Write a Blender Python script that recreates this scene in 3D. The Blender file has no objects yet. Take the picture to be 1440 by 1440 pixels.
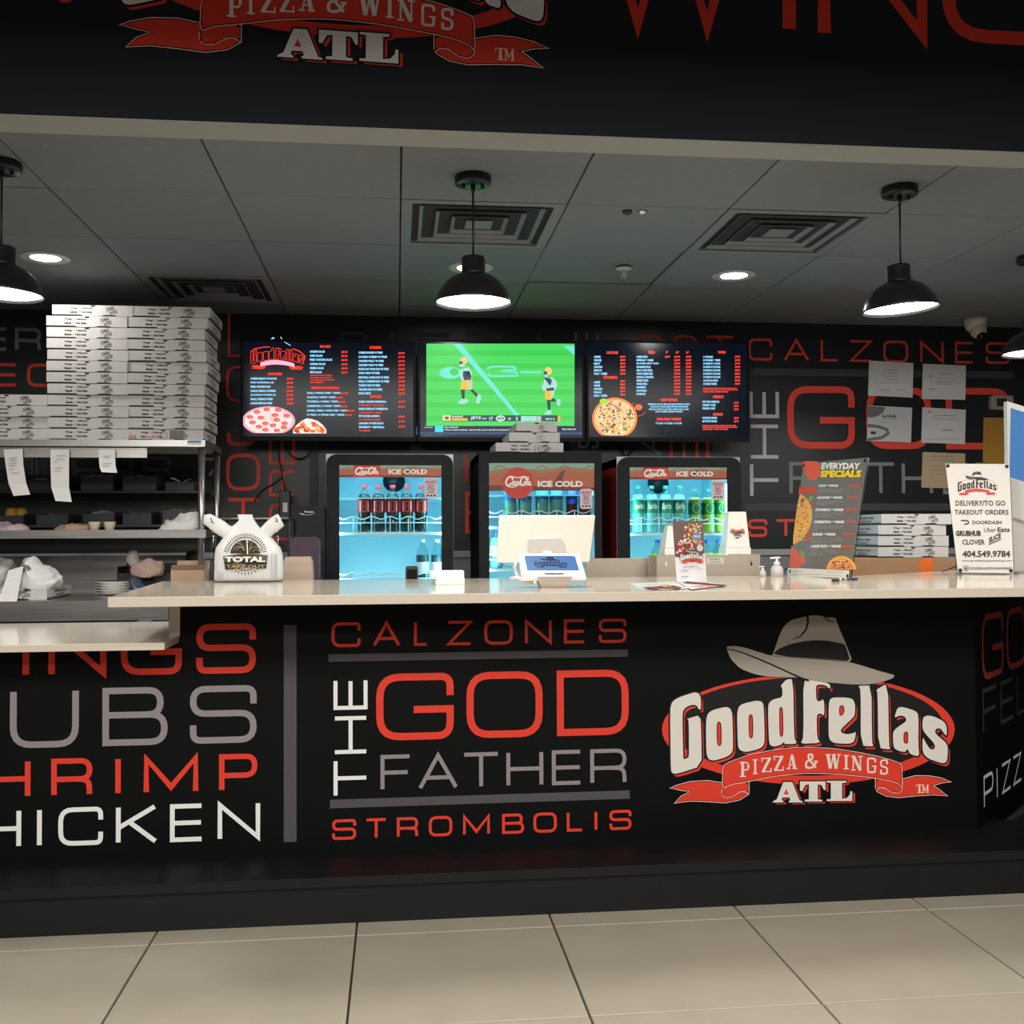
import bpy, math, random
from mathutils import Vector, Matrix
from mathutils.geometry import tessellate_polygon
random.seed(7)
R = math.radians
C = bpy.context.scene.collection
SC = bpy.context.scene

# ------------------------------------------------------------------ camera, world, exposure
F_PX, YAW, PITCH, ROLL, EYE = 1478.0, R(6.25), R(1.15), R(-0.25), 1.222
fw = Vector((math.sin(YAW) * math.cos(PITCH), math.cos(YAW) * math.cos(PITCH), math.sin(PITCH)))
rt = Vector((math.cos(YAW), -math.sin(YAW), 0))
up = rt.cross(fw)
rr = rt * math.cos(ROLL) + up * math.sin(ROLL)
uu = up * math.cos(ROLL) - rt * math.sin(ROLL)
cd = bpy.data.cameras.new('camera'); cam = bpy.data.objects.new('camera', cd); C.objects.link(cam)
cam.matrix_world = Matrix(((rr.x, uu.x, -fw.x, 0), (rr.y, uu.y, -fw.y, 0), (rr.z, uu.z, -fw.z, EYE), (0, 0, 0, 1)))
cd.sensor_width = 36; cd.sensor_fit = 'HORIZONTAL'; cd.lens = 36 * F_PX / 1440; cd.clip_start = .05
SC.camera = cam
SC.view_settings.view_transform = 'Standard'; SC.view_settings.look = 'None'
SC.view_settings.gamma = 1; SC.view_settings.use_curve_mapping = False
SC.view_settings.exposure = 0.0
w = bpy.data.worlds.new('world'); SC.world = w; w.use_nodes = True
w.node_tree.nodes['Background'].inputs[0].default_value = (1, .93, .86, 1)
w.node_tree.nodes['Background'].inputs[1].default_value = .08

def area_light(name, loc, size, energy, col=(1, .93, .84), rot=(0, 0, 0)):
    l = bpy.data.lights.new(name, 'AREA'); l.shape = 'RECTANGLE'; l.size, l.size_y = size
    l.energy = energy; l.color = col
    o = bpy.data.objects.new(name, l); C.objects.link(o); o.location = loc; o.rotation_euler = rot
    return o
# the mall hall's ceiling lights, behind and above the viewer
area_light('hall_light', (0.3, 0.2, 2.66), (6, 1.2), 330, (1, .96, .90))
area_light('hall_light', (0.3, -2.6, 2.66), (6, 1.2), 280, (1, .96, .90))

# ------------------------------------------------------------------ measuring: a photo point to a place on a plane
def ray(a, b):
    a -= 720; b -= 720
    x = a * math.cos(ROLL) + b * math.sin(ROLL); y = -a * math.sin(ROLL) + b * math.cos(ROLL)
    y = -y / F_PX; x = x / F_PX
    d = math.cos(PITCH) - y * math.sin(PITCH); u = math.sin(PITCH) + y * math.cos(PITCH)
    return Vector((d * math.sin(YAW) + x * math.cos(YAW), d * math.cos(YAW) - x * math.sin(YAW), u))
EY = Vector((0, 0, EYE))
def at(a, b, Y):
    r = ray(a, b); return EY + r * (Y / r.y)
def atz(a, b, Z):
    r = ray(a, b); return EY + r * ((Z - EYE) / r.z)

# ------------------------------------------------------------------ materials
def lin(c):
    c = c / 255.0
    return c / 12.92 if c <= .04045 else ((c + .055) / 1.055) ** 2.4
MATS = {}
def mat(name, rgb=(128, 128, 128), rough=.5, metal=0, emis=0, noise=0, nscale=8, bump=0, trans=0, spec=.5, ecol=None, clear=0, aniso=None, alpha=1):
    if name in MATS: return MATS[name]
    m = bpy.data.materials.new(name); m.use_nodes = True; nt = m.node_tree; b = nt.nodes['Principled BSDF']
    col = tuple(lin(c) for c in rgb) + (1,)
    b.inputs['Base Color'].default_value = col
    b.inputs['Roughness'].default_value = rough; b.inputs['Metallic'].default_value = metal
    b.inputs['Specular IOR Level'].default_value = spec
    b.inputs['Transmission Weight'].default_value = trans
    b.inputs['Coat Weight'].default_value = clear
    b.inputs['Alpha'].default_value = alpha
    if emis:
        b.inputs['Emission Color'].default_value = col if ecol is None else tuple(lin(c) for c in ecol) + (1,)
        b.inputs['Emission Strength'].default_value = emis
    if noise or bump:
        tc = nt.nodes.new('ShaderNodeTexCoord'); mp = nt.nodes.new('ShaderNodeMapping')
        nt.links.new(tc.outputs['Object'], mp.inputs[0])
        if aniso: mp.inputs['Scale'].default_value = aniso
        n = nt.nodes.new('ShaderNodeTexNoise'); n.inputs['Scale'].default_value = nscale; n.inputs['Detail'].default_value = 5
        nt.links.new(mp.outputs[0], n.inputs['Vector'])
        if noise:
            mx = nt.nodes.new('ShaderNodeMix'); mx.data_type = 'RGBA'
            mx.inputs[6].default_value = tuple(min(1, c * (1 - noise)) for c in col[:3]) + (1,)
            mx.inputs[7].default_value = tuple(min(1, c * (1 + noise)) for c in col[:3]) + (1,)
            nt.links.new(n.outputs[0], mx.inputs[0]); nt.links.new(mx.outputs[2], b.inputs['Base Color'])
            rm = nt.nodes.new('ShaderNodeMath'); rm.operation = 'MULTIPLY_ADD'
            rm.inputs[1].default_value = .15; rm.inputs[2].default_value = rough - .07
            nt.links.new(n.outputs[0], rm.inputs[0]); nt.links.new(rm.outputs[0], b.inputs['Roughness'])
        if bump:
            bp = nt.nodes.new('ShaderNodeBump'); bp.inputs['Strength'].default_value = bump; bp.inputs['Distance'].default_value = .004
            nt.links.new(n.outputs[0], bp.inputs['Height']); nt.links.new(bp.outputs[0], b.inputs['Normal'])
    MATS[name] = m
    return m
def clear_mat(name, rgb, mixf, rough=.05, body=None):
    """thin clear pane or film: mostly see-through, with a glossy face"""
    if name in MATS: return MATS[name]
    m = bpy.data.materials.new(name); m.use_nodes = True; nt = m.node_tree; b = nt.nodes['Principled BSDF']
    b.inputs['Base Color'].default_value = tuple(lin(c) for c in (body or rgb)) + (1,); b.inputs['Roughness'].default_value = rough
    t = nt.nodes.new('ShaderNodeBsdfTransparent'); mx = nt.nodes.new('ShaderNodeMixShader')
    t.inputs[0].default_value = tuple(.5 + .5 * lin(c) for c in rgb) + (1,)
    mx.inputs[0].default_value = mixf
    nt.links.new(t.outputs[0], mx.inputs[1]); nt.links.new(b.outputs[0], mx.inputs[2])
    nt.links.new(mx.outputs[0], nt.nodes['Material Output'].inputs[0])
    MATS[name] = m
    return m
def glow(name, rgb, s=1.0):
    return mat(name, rgb, rough=.3, emis=s)
def ink(rgb):
    return mat('print_%d_%d_%d' % rgb, rgb, rough=.55, spec=.3)
def lit(rgb, s=1.0):
    k = 'lit_%d_%d_%d_%d' % (rgb + (int(s * 100),))
    if k in MATS: return MATS[k]
    m = mat(k, rgb, rough=.35, emis=s)
    m.node_tree.nodes['Principled BSDF'].inputs['Base Color'].default_value = (.01, .01, .01, 1)
    return m

# ------------------------------------------------------------------ mesh building
class MB:
    def __init__(s): s.v = []; s.f = []; s.m = []; s.sm = []
    def add(s, vs, fs, mi=0, smooth=False):
        o = len(s.v); s.v += [tuple(v) for v in vs]
        for f in fs: s.f.append(tuple(i + o for i in f)); s.m.append(mi); s.sm.append(smooth)
        return s
    def box(s, x0, y0, z0, x1, y1, z1, mi=0, bev=0):
        if bev:
            b = bev
            pts = []; X = (x0, x1); Y = (y0, y1); Z = (z0, z1)
            for k in range(8):
                i, j, l = k & 1, (k >> 1) & 1, (k >> 2) & 1
                sx, sy, sz = (b, -b)[i], (b, -b)[j], (b, -b)[l]
                pts += [(X[i], Y[j] + sy, Z[l] + sz), (X[i] + sx, Y[j], Z[l] + sz), (X[i] + sx, Y[j] + sy, Z[l])]
            # faces per axis
            def q(ax, ks): return [k * 3 + ax for k in ks]
            fs = [q(0, (0, 4, 6, 2)), q(0, (1, 3, 7, 5)), q(1, (0, 1, 5, 4)), q(1, (2, 6, 7, 3)), q(2, (0, 2, 3, 1)), q(2, (4, 5, 7, 6))]
            for k1, k2, ax in ((0, 4, 2), (1, 5, 2), (2, 6, 2), (3, 7, 2), (0, 2, 1), (1, 3, 1), (4, 6, 1), (5, 7, 1), (0, 1, 0), (2, 3, 0), (4, 5, 0), (6, 7, 0)):
                o = [a for a in (0, 1, 2) if a != ax]
                fs.append([k1 * 3 + o[0], k1 * 3 + o[1], k2 * 3 + o[1], k2 * 3 + o[0]])
            for k in range(8): fs.append([k * 3, k * 3 + 1, k * 3 + 2])
            return s.add(pts, fs, mi)
        v = [(x0, y0, z0), (x1, y0, z0), (x1, y1, z0), (x0, y1, z0), (x0, y0, z1), (x1, y0, z1), (x1, y1, z1), (x0, y1, z1)]
        return s.add(v, [(0, 3, 2, 1), (4, 5, 6, 7), (0, 1, 5, 4), (1, 2, 6, 5), (2, 3, 7, 6), (3, 0, 4, 7)], mi)
    def lathe(s, prof, n=20, c=(0, 0, 0), mi=0, smooth=True, cap=True, sq=1.0):
        vs = []; fs = []
        for r, z in prof:
            for k in range(n):
                a = 2 * math.pi * k / n; vs.append((c[0] + r * math.cos(a), c[1] + r * math.sin(a) * sq, c[2] + z))
        for i in range(len(prof) - 1):
            for k in range(n):
                fs.append((i * n + k, i * n + (k + 1) % n, (i + 1) * n + (k + 1) % n, (i + 1) * n + k))
        if cap:
            if prof[0][0] > 1e-5: fs.append(tuple(range(n))[::-1])
            if prof[-1][0] > 1e-5: fs.append(tuple((len(prof) - 1) * n + k for k in range(n)))
        return s.add(vs, fs, mi, smooth)
    def tube(s, pts, r, n=6, mi=0, closed=False, smooth=True):
        pts = [Vector(p) for p in pts]; vs = []; fs = []; L = len(pts)
        for i, p in enumerate(pts):
            a = pts[i - 1] if i > 0 or closed else p
            b = pts[(i + 1) % L] if i < L - 1 or closed else p
            t = (b - a).normalized()
            ref = Vector((0, 0, 1)) if abs(t.z) < .9 else Vector((0, 1, 0))
            e1 = t.cross(ref).normalized(); e2 = t.cross(e1)
            ri = r[i] if isinstance(r, (list, tuple)) else r
            for k in range(n):
                an = 2 * math.pi * k / n; vs.append(p + e1 * math.cos(an) * ri + e2 * math.sin(an) * ri)
        for i in range(L if closed else L - 1):
            j = (i + 1) % L
            for k in range(n): fs.append((i * n + k, i * n + (k + 1) % n, j * n + (k + 1) % n, j * n + k))
        if not closed: fs.append(tuple(range(n))); fs.append(tuple((L - 1) * n + k for k in range(n))[::-1])
        return s.add(vs, fs, mi, smooth)
    def loft(s, secs, mi=0, smooth=True, cap=True):
        n = len(secs[0]); vs = [p for q in secs for p in q]; fs = []
        for i in range(len(secs) - 1):
            for k in range(n): fs.append((i * n + k, i * n + (k + 1) % n, (i + 1) * n + (k + 1) % n, (i + 1) * n + k))
        if cap: fs.append(tuple(range(n))[::-1]); fs.append(tuple((len(secs) - 1) * n + k for k in range(n)))
        return s.add(vs, fs, mi, smooth)
    def prism(s, fr, outer, holes=(), d0=0.0, d1=.01, mi=0):
        """polygon with holes in frame fr, front face at d0 towards the viewer side, back at -d1"""
        loops = [[Vector((p[0], p[1], 0)) for p in l] for l in [outer] + list(holes)]
        flat = [p for l in loops for p in l]; tri = tessellate_polygon(loops); n = len(flat)
        vs = [fr.pt(p.x, p.y, d0) for p in flat] + [fr.pt(p.x, p.y, -d1) for p in flat]
        fs = [tuple(t) for t in tri] + [tuple(i + n for i in t)[::-1] for t in tri]; o = 0
        for l in loops:
            k = len(l)
            for i in range(k): fs.append((o + i, o + (i + 1) % k, o + n + (i + 1) % k, o + n + i))
            o += k
        return s.add(vs, fs, mi)
    def build(s, name, mats, parent=None, local=False):
        me = bpy.data.meshes.new(name)
        off = Vector((0, 0, 0)); inv = None
        if parent is not None and not local:
            inv = world_of(parent).inverted()
            vs = [inv @ Vector(v) for v in s.v]
        else: vs = s.v
        me.from_pydata(vs, [], s.f)
        if not isinstance(mats, (list, tuple)): mats = [mats]
        for m in mats: me.materials.append(m)
        if len(mats) > 1: me.polygons.foreach_set('material_index', s.m)
        if any(s.sm): me.polygons.foreach_set('use_smooth', s.sm)
        me.update()
        import bmesh
        bm = bmesh.new(); bm.from_mesh(me)
        if s.recalc: bmesh.ops.recalc_face_normals(bm, faces=bm.faces)
        bm.to_mesh(me); bm.free()
        o = bpy.data.objects.new(name, me); C.objects.link(o)
        if parent is not None: o.parent = parent
        return o
    recalc = True
def world_of(o):
    m = Matrix.LocRotScale(o.location, o.rotation_euler, o.scale)
    return world_of(o.parent) @ m if o.parent else m
def tag(o, label, cat, group=None):
    o['label'] = label; o['category'] = cat
    if group: o['group'] = group
    return o
def thing(name, label, cat, loc=(0, 0, 0), rz=0, group=None):
    o = bpy.data.objects.new(name, None); C.objects.link(o); o.location = loc; o.rotation_euler = (0, 0, rz)
    o.empty_display_size = .05
    return tag(o, label, cat, group)
def struct(o, label=None):
    o['kind'] = 'structure'
    if label: o['label'] = label
    return o
def dup(root, loc, rz=0, label=None, group=None):
    r = root.copy(); C.objects.link(r); r.location = loc; r.rotation_euler = (0, 0, rz)
    if label: r['label'] = label
    if group: r['group'] = group
    for ch in KIDS.get(root, [c for c in root.children]):
        c = ch.copy(); C.objects.link(c); c.parent = r
        for g in ch.children:
            d = g.copy(); C.objects.link(d); d.parent = c
    return r
KIDS = {}

class Frame:
    def __init__(s, O, U, V, warp=None):
        s.O = Vector(O); s.U = Vector(U).normalized(); s.V = Vector(V).normalized(); s.N = s.U.cross(s.V); s.warp = warp
    def pt(s, u, v, d=0):
        p = s.O + s.U * u + s.V * v + s.N * d
        return s.warp(p) if s.warp else p
    def uv(s, a, b):
        r = ray(a, b); t = (s.O - EY).dot(s.N) / r.dot(s.N); p = EY + r * t - s.O
        return (p.dot(s.U), p.dot(s.V))
def wallframe(Y, x=0, z=0): return Frame((x, Y, z), (1, 0, 0), (0, 0, 1))
def rrect(x0, y0, x1, y1, r, which=(1, 1, 1, 1), n=5):
    out = []
    for (cx, cy, a0, k) in ((x1, y1, 0, 0), (x0, y1, 90, 1), (x0, y0, 180, 2), (x1, y0, 270, 3)):
        if not which[k]: out.append((cx, cy)); continue
        sx = -1 if cx == x1 else 1; sy = -1 if cy == y1 else 1
        for i in range(n + 1):
            a = R(a0 + 90 * i / n); out.append((cx + sx * r + r * math.cos(a), cy + sy * r + r * math.sin(a)))
    return out
def roundpts(pts, closed, n=4):
    """pts: (x,y) sharp or (x,y,r) rounded"""
    out = []; L = len(pts)
    for i, p in enumerate(pts):
        r = p[2] if len(p) > 2 else 0
        if not r or (not closed and i in (0, L - 1)): out.append(Vector(p[:2])); continue
        P = Vector(p[:2]); A = Vector(pts[i - 1][:2]); B = Vector(pts[(i + 1) % L][:2])
        la, lb = (A - P).length, (B - P).length
        if la < 1e-9 or lb < 1e-9: continue
        r2 = min(r, la / 2, lb / 2)
        a = P + (A - P) / la * r2; b = P + (B - P) / lb * r2
        for k in range(n + 1):
            t = k / n; out.append(a * (1 - t) ** 2 + P * 2 * t * (1 - t) * 1 + b * t * t)
    return out
def smooth_loop(pts, it=1):
    pts = [Vector(p[:2]) for p in pts]
    for _ in range(it):
        o = []
        for i, p in enumerate(pts):
            q = pts[(i + 1) % len(pts)]
            if (q - p).length < 1e-9: continue
            o += [p * .8 + q * .2, p * .2 + q * .8]
        pts = o
    return pts

TXT = {}
def text_mesh(s, weight=0, shear=0):
    k = (s, weight, shear)
    if k in TXT: return TXT[k]
    cu = bpy.data.curves.new('t', 'FONT'); cu.body = s; cu.resolution_u = 2; cu.offset = weight; cu.shear = shear
    cu.fill_mode = 'FRONT'
    ob = bpy.data.objects.new('t', cu); me = ob.to_mesh()
    vs = [(v.co.x, v.co.y) for v in me.vertices]; fs = [tuple(p.vertices) for p in me.polygons]
    ob.to_mesh_clear(); bpy.data.objects.remove(ob); bpy.data.curves.remove(cu)
    if vs:
        x0 = min(v[0] for v in vs); x1 = max(v[0] for v in vs); y0 = min(v[1] for v in vs); y1 = max(v[1] for v in vs)
        vs = [((v[0] - x0) / max(x1 - x0, 1e-6), (v[1] - y0) / max(y1 - y0, 1e-6)) for v in vs]
        ar = (x1 - x0) / max(y1 - y0, 1e-6)
    else: ar = 1
    TXT[k] = (vs, fs, ar)
    return TXT[k]

class Art:
    """flat print: coloured shapes in layers a third of a millimetre apart, one mesh"""
    def __init__(s, fr, eps=.0004, px=True):
        s.fr = fr; s.mb = MB(); s.mb.recalc = False; s.mats = []; s.eps = eps; s.layer = 1; s.px = px; s.T = None
    def q(s, p):
        if s.T: return s.T(p)
        return s.fr.uv(p[0], p[1]) if s.px else (p[0], p[1])
    def mi(s, m):
        if m not in s.mats: s.mats.append(m)
        return s.mats.index(m)
    vmax = None
    def emit(s, pts, fs, m):
        if s.vmax is not None and max(p[1] for p in pts) > s.vmax:
            np_, nf = [], []
            for f in fs:
                l = [pts[i] for i in f]; o = []
                for i in range(len(l)):
                    p, q = l[i], l[(i + 1) % len(l)]
                    if p[1] <= s.vmax: o.append(p)
                    if (p[1] - s.vmax) * (q[1] - s.vmax) < 0:
                        t = (s.vmax - p[1]) / (q[1] - p[1]); o.append((p[0] + (q[0] - p[0]) * t, s.vmax))
                if len(o) > 2: nf.append(tuple(range(len(np_), len(np_) + len(o)))); np_ += o
            pts, fs = np_, nf
            if not fs: return s
        vs = [s.fr.pt(p[0], p[1], s.eps * s.layer) for p in pts]; out = []
        for f in fs:
            a = 0
            for i in range(len(f)):
                p, q = pts[f[i]], pts[f[(i + 1) % len(f)]]; a += p[0] * q[1] - q[0] * p[1]
            out.append(f if a > 0 else f[::-1])
        s.mb.add(vs, out, s.mi(m)); return s
    def poly(s, pts, m, holes=(), rnd=0, sm=0):
        def pr(l):
            if sm: l = smooth_loop(l, sm)
            return [s.q(p) for p in l]
        loops = [[Vector((a, b, 0)) for a, b in pr(l)] for l in [pts] + list(holes)]
        tri = tessellate_polygon(loops); flat = [(p.x, p.y) for l in loops for p in l]
        return s.emit(flat, [tuple(t) for t in tri], m)
    def rect(s, x0, y0, x1, y1, m): return s.poly([(x0, y0), (x1, y0), (x1, y1), (x0, y1)], m)
    def ell(s, cx, cy, rx, ry, m, n=24, rot=0, clip=None):
        pts = []
        for k in range(n):
            a = 2 * math.pi * k / n; x, y = rx * math.cos(a), ry * math.sin(a)
            x, y = cx + x * math.cos(rot) - y * math.sin(rot), cy + x * math.sin(rot) + y * math.cos(rot)
            if clip: y = min(y, cy + clip)
            pts.append((x, y))
        s.poly(pts, m); s.layer += .1
        return s
    def stroke(s, pts, wd, m, closed=False, rnd=True, n=4):
        """wd in the units of pts; pts may carry corner radii"""
        P = roundpts(pts, closed, n)
        Q = [P[0]]
        for p in P[1:]:
            if (p - Q[-1]).length > 1e-7: Q.append(p)
        P = Q; L = len(P)
        if closed and (P[0] - P[-1]).length < 1e-7: P.pop(); L -= 1
        if L < 2: return s
        lft, rgt = [], []
        for i, p in enumerate(P):
            wi = wd[min(i, len(wd) - 1)] if isinstance(wd, (list, tuple)) else wd
            a = P[i - 1] if (i > 0 or closed) else None; b = P[(i + 1) % L] if (i < L - 1 or closed) else None
            d1 = (p - a).normalized() if a is not None else (b - p).normalized()
            d2 = (b - p).normalized() if b is not None else d1
            n1 = Vector((-d1.y, d1.x)); n2 = Vector((-d2.y, d2.x)); nn = n1 + n2
            if nn.length < .3: nn = n1
            nn.normalize(); k = 1 / max(.45, nn.dot(n1))
            lft.append(p + nn * wi / 2 * k); rgt.append(p - nn * wi / 2 * k)
        pts2 = [s.q(p) for p in lft + rgt]
        fs = [(i, (i + 1) % L, L + (i + 1) % L, L + i) for i in range(L if closed else L - 1)]
        s.emit(pts2, fs, m); s.layer += .12
        return s
    def text(s, t, x0, y0, x1, y1, m, weight=0, shear=0):
        """(x0,y0) the bottom left of the letters, (x1,y1) the top right, in the units of the art"""
        vs, fs, ar = text_mesh(t, weight, shear)
        a, b, c, d = s.q((x0, y0)), s.q((x1, y0)), s.q((x0, y1)), s.q((x1, y1))
        pts = []
        for (u, v) in vs:
            pts.append(tuple((a[i] * (1 - u) + b[i] * u) * (1 - v) + (c[i] * (1 - u) + d[i] * u) * v for i in (0, 1)))
        return s.emit(pts, fs, m)
    def up(s, k=1): s.layer += k; return s
    def build(s, name, parent=None, label=None):
        o = s.mb.build(name, s.mats, parent)
        if label: o['label'] = label
        return o

# wide square letters, as centre lines in a unit box; a third number rounds the corner
G_ = {
 'C': [[(1, .68), (1, 1, 1), (0, 1, 1), (0, 0, 1), (1, 0, 1), (1, .32)]],
 'G': [[(1, .68), (1, 1, 1), (0, 1, 1), (0, 0, 1), (1, 0, 1), (1, .45), (.48, .45)]],
 'O': ['c', [(1, 1, 1), (0, 1, 1), (0, 0, 1), (1, 0, 1)]],
 'D': ['c', [(1, 1, 1), (0, 1), (0, 0), (1, 0, 1)]],
 'S': [[(1, .7), (1, 1, 1), (0, 1, 1), (0, .52, 1), (1, .52, 1), (1, 0, 1), (0, 0, 1), (0, .3)]],
 'A': [[(0, -.02), (.5, 1), (1, -.02)], [(.2, .3), (.8, .3)]],
 'L': [[(0, 1.02), (0, 0), (1.02, 0)]],
 'Z': [[(-.02, 1), (1, 1), (0, 0), (1.02, 0)]],
 'E': [[(1.02, 1), (0, 1), (0, 0), (1.02, 0)], [(0, .5), (1, .5)]],
 'F': [[(1.02, 1), (0, 1), (0, -.02)], [(0, .5), (.95, .5)]],
 'N': [[(0, -.02), (0, 1), (1, 0), (1, 1.02)]],
 'M': [[(0, -.02), (0, 1), (.5, .12), (1, 1), (1, -.02)]],
 'T': [[(-.02, 1), (1.02, 1)], [(.5, 1), (.5, -.02)]],
 'H': [[(0, -.02), (0, 1.02)], [(1, -.02), (1, 1.02)], [(0, .5), (1, .5)]],
 'I': [[(.5, -.02), (.5, 1.02)]],
 'P': [[(0, -.02), (0, 1), (.5, 1)], [(.45, 1), (1, 1, 1), (1, .42, 1), (0, .42)]],
 'R': [[(0, -.02), (0, 1), (.5, 1)], [(.45, 1), (1, 1, 1), (1, .45, 1), (0, .45)], [(.6, .45), (.98, .42, 1), (1, -.02)]],
 'B': [[(.5, 1), (0, 1), (0, 0), (.5, 0)], [(.45, 1), (.93, 1, 1), (.93, .53, 1), (0, .53)], [(.3, .53), (1, .53, 1), (1, 0, 1), (.45, 0)]],
 'K': [[(0, -.02), (0, 1.02)], [(.02, .42), (.98, 1.02)], [(.3, .58), (1, -.02)]],
 'U': [[(0, 1.02), (0, 0, 1), (1, 0, 1), (1, 1.02)]],
 'W': [[(0, 1.02), (.25, 0), (.5, 1), (.75, 0), (1, 1.02)]],
 'Y': [[(0, 1.02), (.5, .45), (1, 1.02)], [(.5, .45), (.5, -.02)]],
 'V': [[(0, 1.02), (.5, 0), (1, 1.02)]],
 'J': [[(1, 1.02), (1, 0, 1), (0, 0, 1), (0, .3)]],
}
def glyph(art, ch, x0, z0, x1, z1, t, m, rot=0, rad=.3):
    """draws a wide letter in plane metres; rot=1 turns it a quarter anticlockwise"""
    g = G_[ch]; closed = g[0] == 'c'
    W_, H_ = x1 - x0, z1 - z0
    cx, cz = (x0 + x1) / 2, (z0 + z1) / 2
    if rot: W_, H_ = H_, W_
    r = rad * min(H_, W_ * 1.2); L0 = art.layer; k_ = 0
    if ch == 'I': wspan = 0
    else: wspan = W_ - t
    for pl in g:
        if pl == 'c': continue
        P = []
        for p in pl:
            a = (p[0] - .5) * wspan; b = (p[1] - .5) * (H_ - t)
            if rot: a, b = -b, a
            q = (cx + a, cz + b)
            P.append(q + (r,) if len(p) > 2 else q)
        old = art.T; art.T = lambda p: (p[0], p[1])
        art.layer = L0 + .7 * k_; k_ += 1
        art.stroke(P, t, m, closed=closed, n=5)
        art.T = old; art.layer = L0
def word(wall, fr, name_label, m, spans, ytop, ybot, xref, tpx, rot=0, vmax=None):
    """a printed word on a wall: spans = (letter, x0, x1) in photo points; heights read at xref"""
    a = Art(fr); a.vmax = vmax
    zt = fr.uv(xref, ytop)[1]; zb = fr.uv(xref, ybot)[1]
    t = (zt - zb) * tpx / (ybot - ytop)
    for ch, p0, p1 in spans:
        ym = (ytop + ybot) / 2
        x0 = fr.uv(p0, ym)[0]; x1 = fr.uv(p1, ym)[0]
        glyph(a, ch, x0, zb, x1, zt, t, m)
    return a.build('lettering', wall, name_label)
def word_up(wall, fr, name_label, m, spans, x0p, x1p, yref, tpx):
    a = Art(fr); x0 = fr.uv(x0p, yref)[0]; x1 = fr.uv(x1p, yref)[0]; t = (x1 - x0) * tpx / (x1p - x0p)
    for ch, y0, y1 in spans:
        xm = (x0p + x1p) / 2
        glyph(a, ch, x0, fr.uv(xm, y1)[1], x1, fr.uv(xm, y0)[1], t, m, rot=1)
    return a.build('lettering', wall, name_label)
# ------------------------------------------------------------------ the shop's logo, drawn once, in sixths of a photo point
LG = {}
LG['G'] = [[(132,880),(150,820),(200,785),(340,738),(378,752),(392,790),(392,888),(370,880),(360,855),(335,845),(300,850),(262,870),(240,900),(236,960),(243,1290),(250,1306),(285,1292),(292,1270),(290,975),(272,965),(388,930),(395,1100),(400,1362),(190,1428),(155,1424),(138,1400)]]
LG['o1'] = [[(435,980),(450,920),(490,890),(600,862),(640,875),(658,925),(665,1220),(645,1262),(600,1288),(500,1318),(455,1305),(437,1250)],[(528,1010),(545,988),(562,1010),(565,1170),(548,1195),(530,1170)]]
LG['o2'] = [[(697,920),(712,860),(750,835),(860,810),(905,818),(922,850),(932,1150),(915,1198),(870,1222),(770,1245),(720,1228),(703,1190)],[(797,945),(812,925),(828,945),(830,1110),(815,1130),(800,1110)]]
LG['d'] = [[(958,880),(965,830),(1000,800),(1080,782),(1078,700),(1062,688),(1112,632),(1170,628),(1178,1120),(1200,1165),(1185,1175),(1100,1178),(1090,1158),(1075,1180),(1010,1200),(975,1185),(965,1140)],[(1055,880),(1068,865),(1080,880),(1085,1095),(1070,1115),(1058,1095)]]
LG['F'] = [[(1255,625),(1330,632),(1480,665),(1482,715),(1440,680),(1380,675),(1362,690),(1365,800),(1385,820),(1430,795),(1435,940),(1395,915),(1368,935),(1372,1120),(1400,1168),(1230,1175),(1258,1120)]]
LG['e'] = [[(1470,840),(1480,800),(1510,783),(1630,785),(1675,800),(1692,840),(1692,920),(1680,950),(1572,1050),(1575,1080),(1620,1095),(1680,1085),(1697,1070),(1695,1120),(1680,1160),(1640,1175),(1520,1170),(1480,1145),(1468,1100)],[(1560,870),(1575,850),(1595,860),(1600,900),(1585,930),(1562,935)]]
LG['l1'] = [[(1720,688),(1740,684),(1830,683),(1835,1170),(1850,1197),(1740,1190),(1740,720)]]
LG['l2'] = [[(1868,720),(1970,662),(1978,1190),(1992,1224),(1888,1210),(1882,740)]]
LG['a'] = [[(2025,945),(2050,870),(2090,863),(2200,895),(2228,930),(2225,1180),(2235,1283),(2155,1262),(2135,1215),(2115,1245),(2060,1235),(2020,1210),(2012,1150),(2012,1080),(2035,1045),(2125,985),(2120,955),(2095,938),(2060,938),(2035,952)],[(2105,1080),(2135,1072),(2137,1165),(2115,1172),(2103,1150)]]
LG['s'] = [[(2260,990),(2268,950),(2300,935),(2360,945),(2440,985),(2465,1030),(2465,1110),(2440,1085),(2415,1045),(2380,1045),(2365,1070),(2380,1100),(2455,1160),(2475,1200),(2472,1300),(2455,1335),(2420,1338),(2310,1300),(2270,1260),(2260,1220),(2262,1115),(2285,1160),(2320,1215),(2350,1225),(2370,1200),(2355,1165),(2285,1090),(2262,1050)]]
ATLP = [[[(1085,1495),(1160,1495),(1222,1650),(1245,1656),(1245,1667),(1130,1667),(1130,1656),(1145,1648),(1135,1625),(1078,1625),(1070,1645),(1085,1656),(1085,1667),(995,1667),(1000,1656),(1030,1640)],[(1088,1600),(1130,1600),(1109,1552)]],
 [[(1225,1490),(1440,1490),(1440,1562),(1427,1562),(1405,1520),(1375,1515),(1375,1640),(1412,1645),(1412,1660),(1265,1660),(1265,1645),(1300,1640),(1300,1515),(1270,1520),(1243,1570),(1225,1566)]],
 [[(1450,1485),(1615,1485),(1615,1500),(1580,1505),(1580,1635),(1620,1630),(1645,1600),(1650,1572),(1666,1575),(1665,1655),(1450,1655),(1450,1642),(1485,1638),(1485,1502),(1450,1498)]]]
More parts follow.
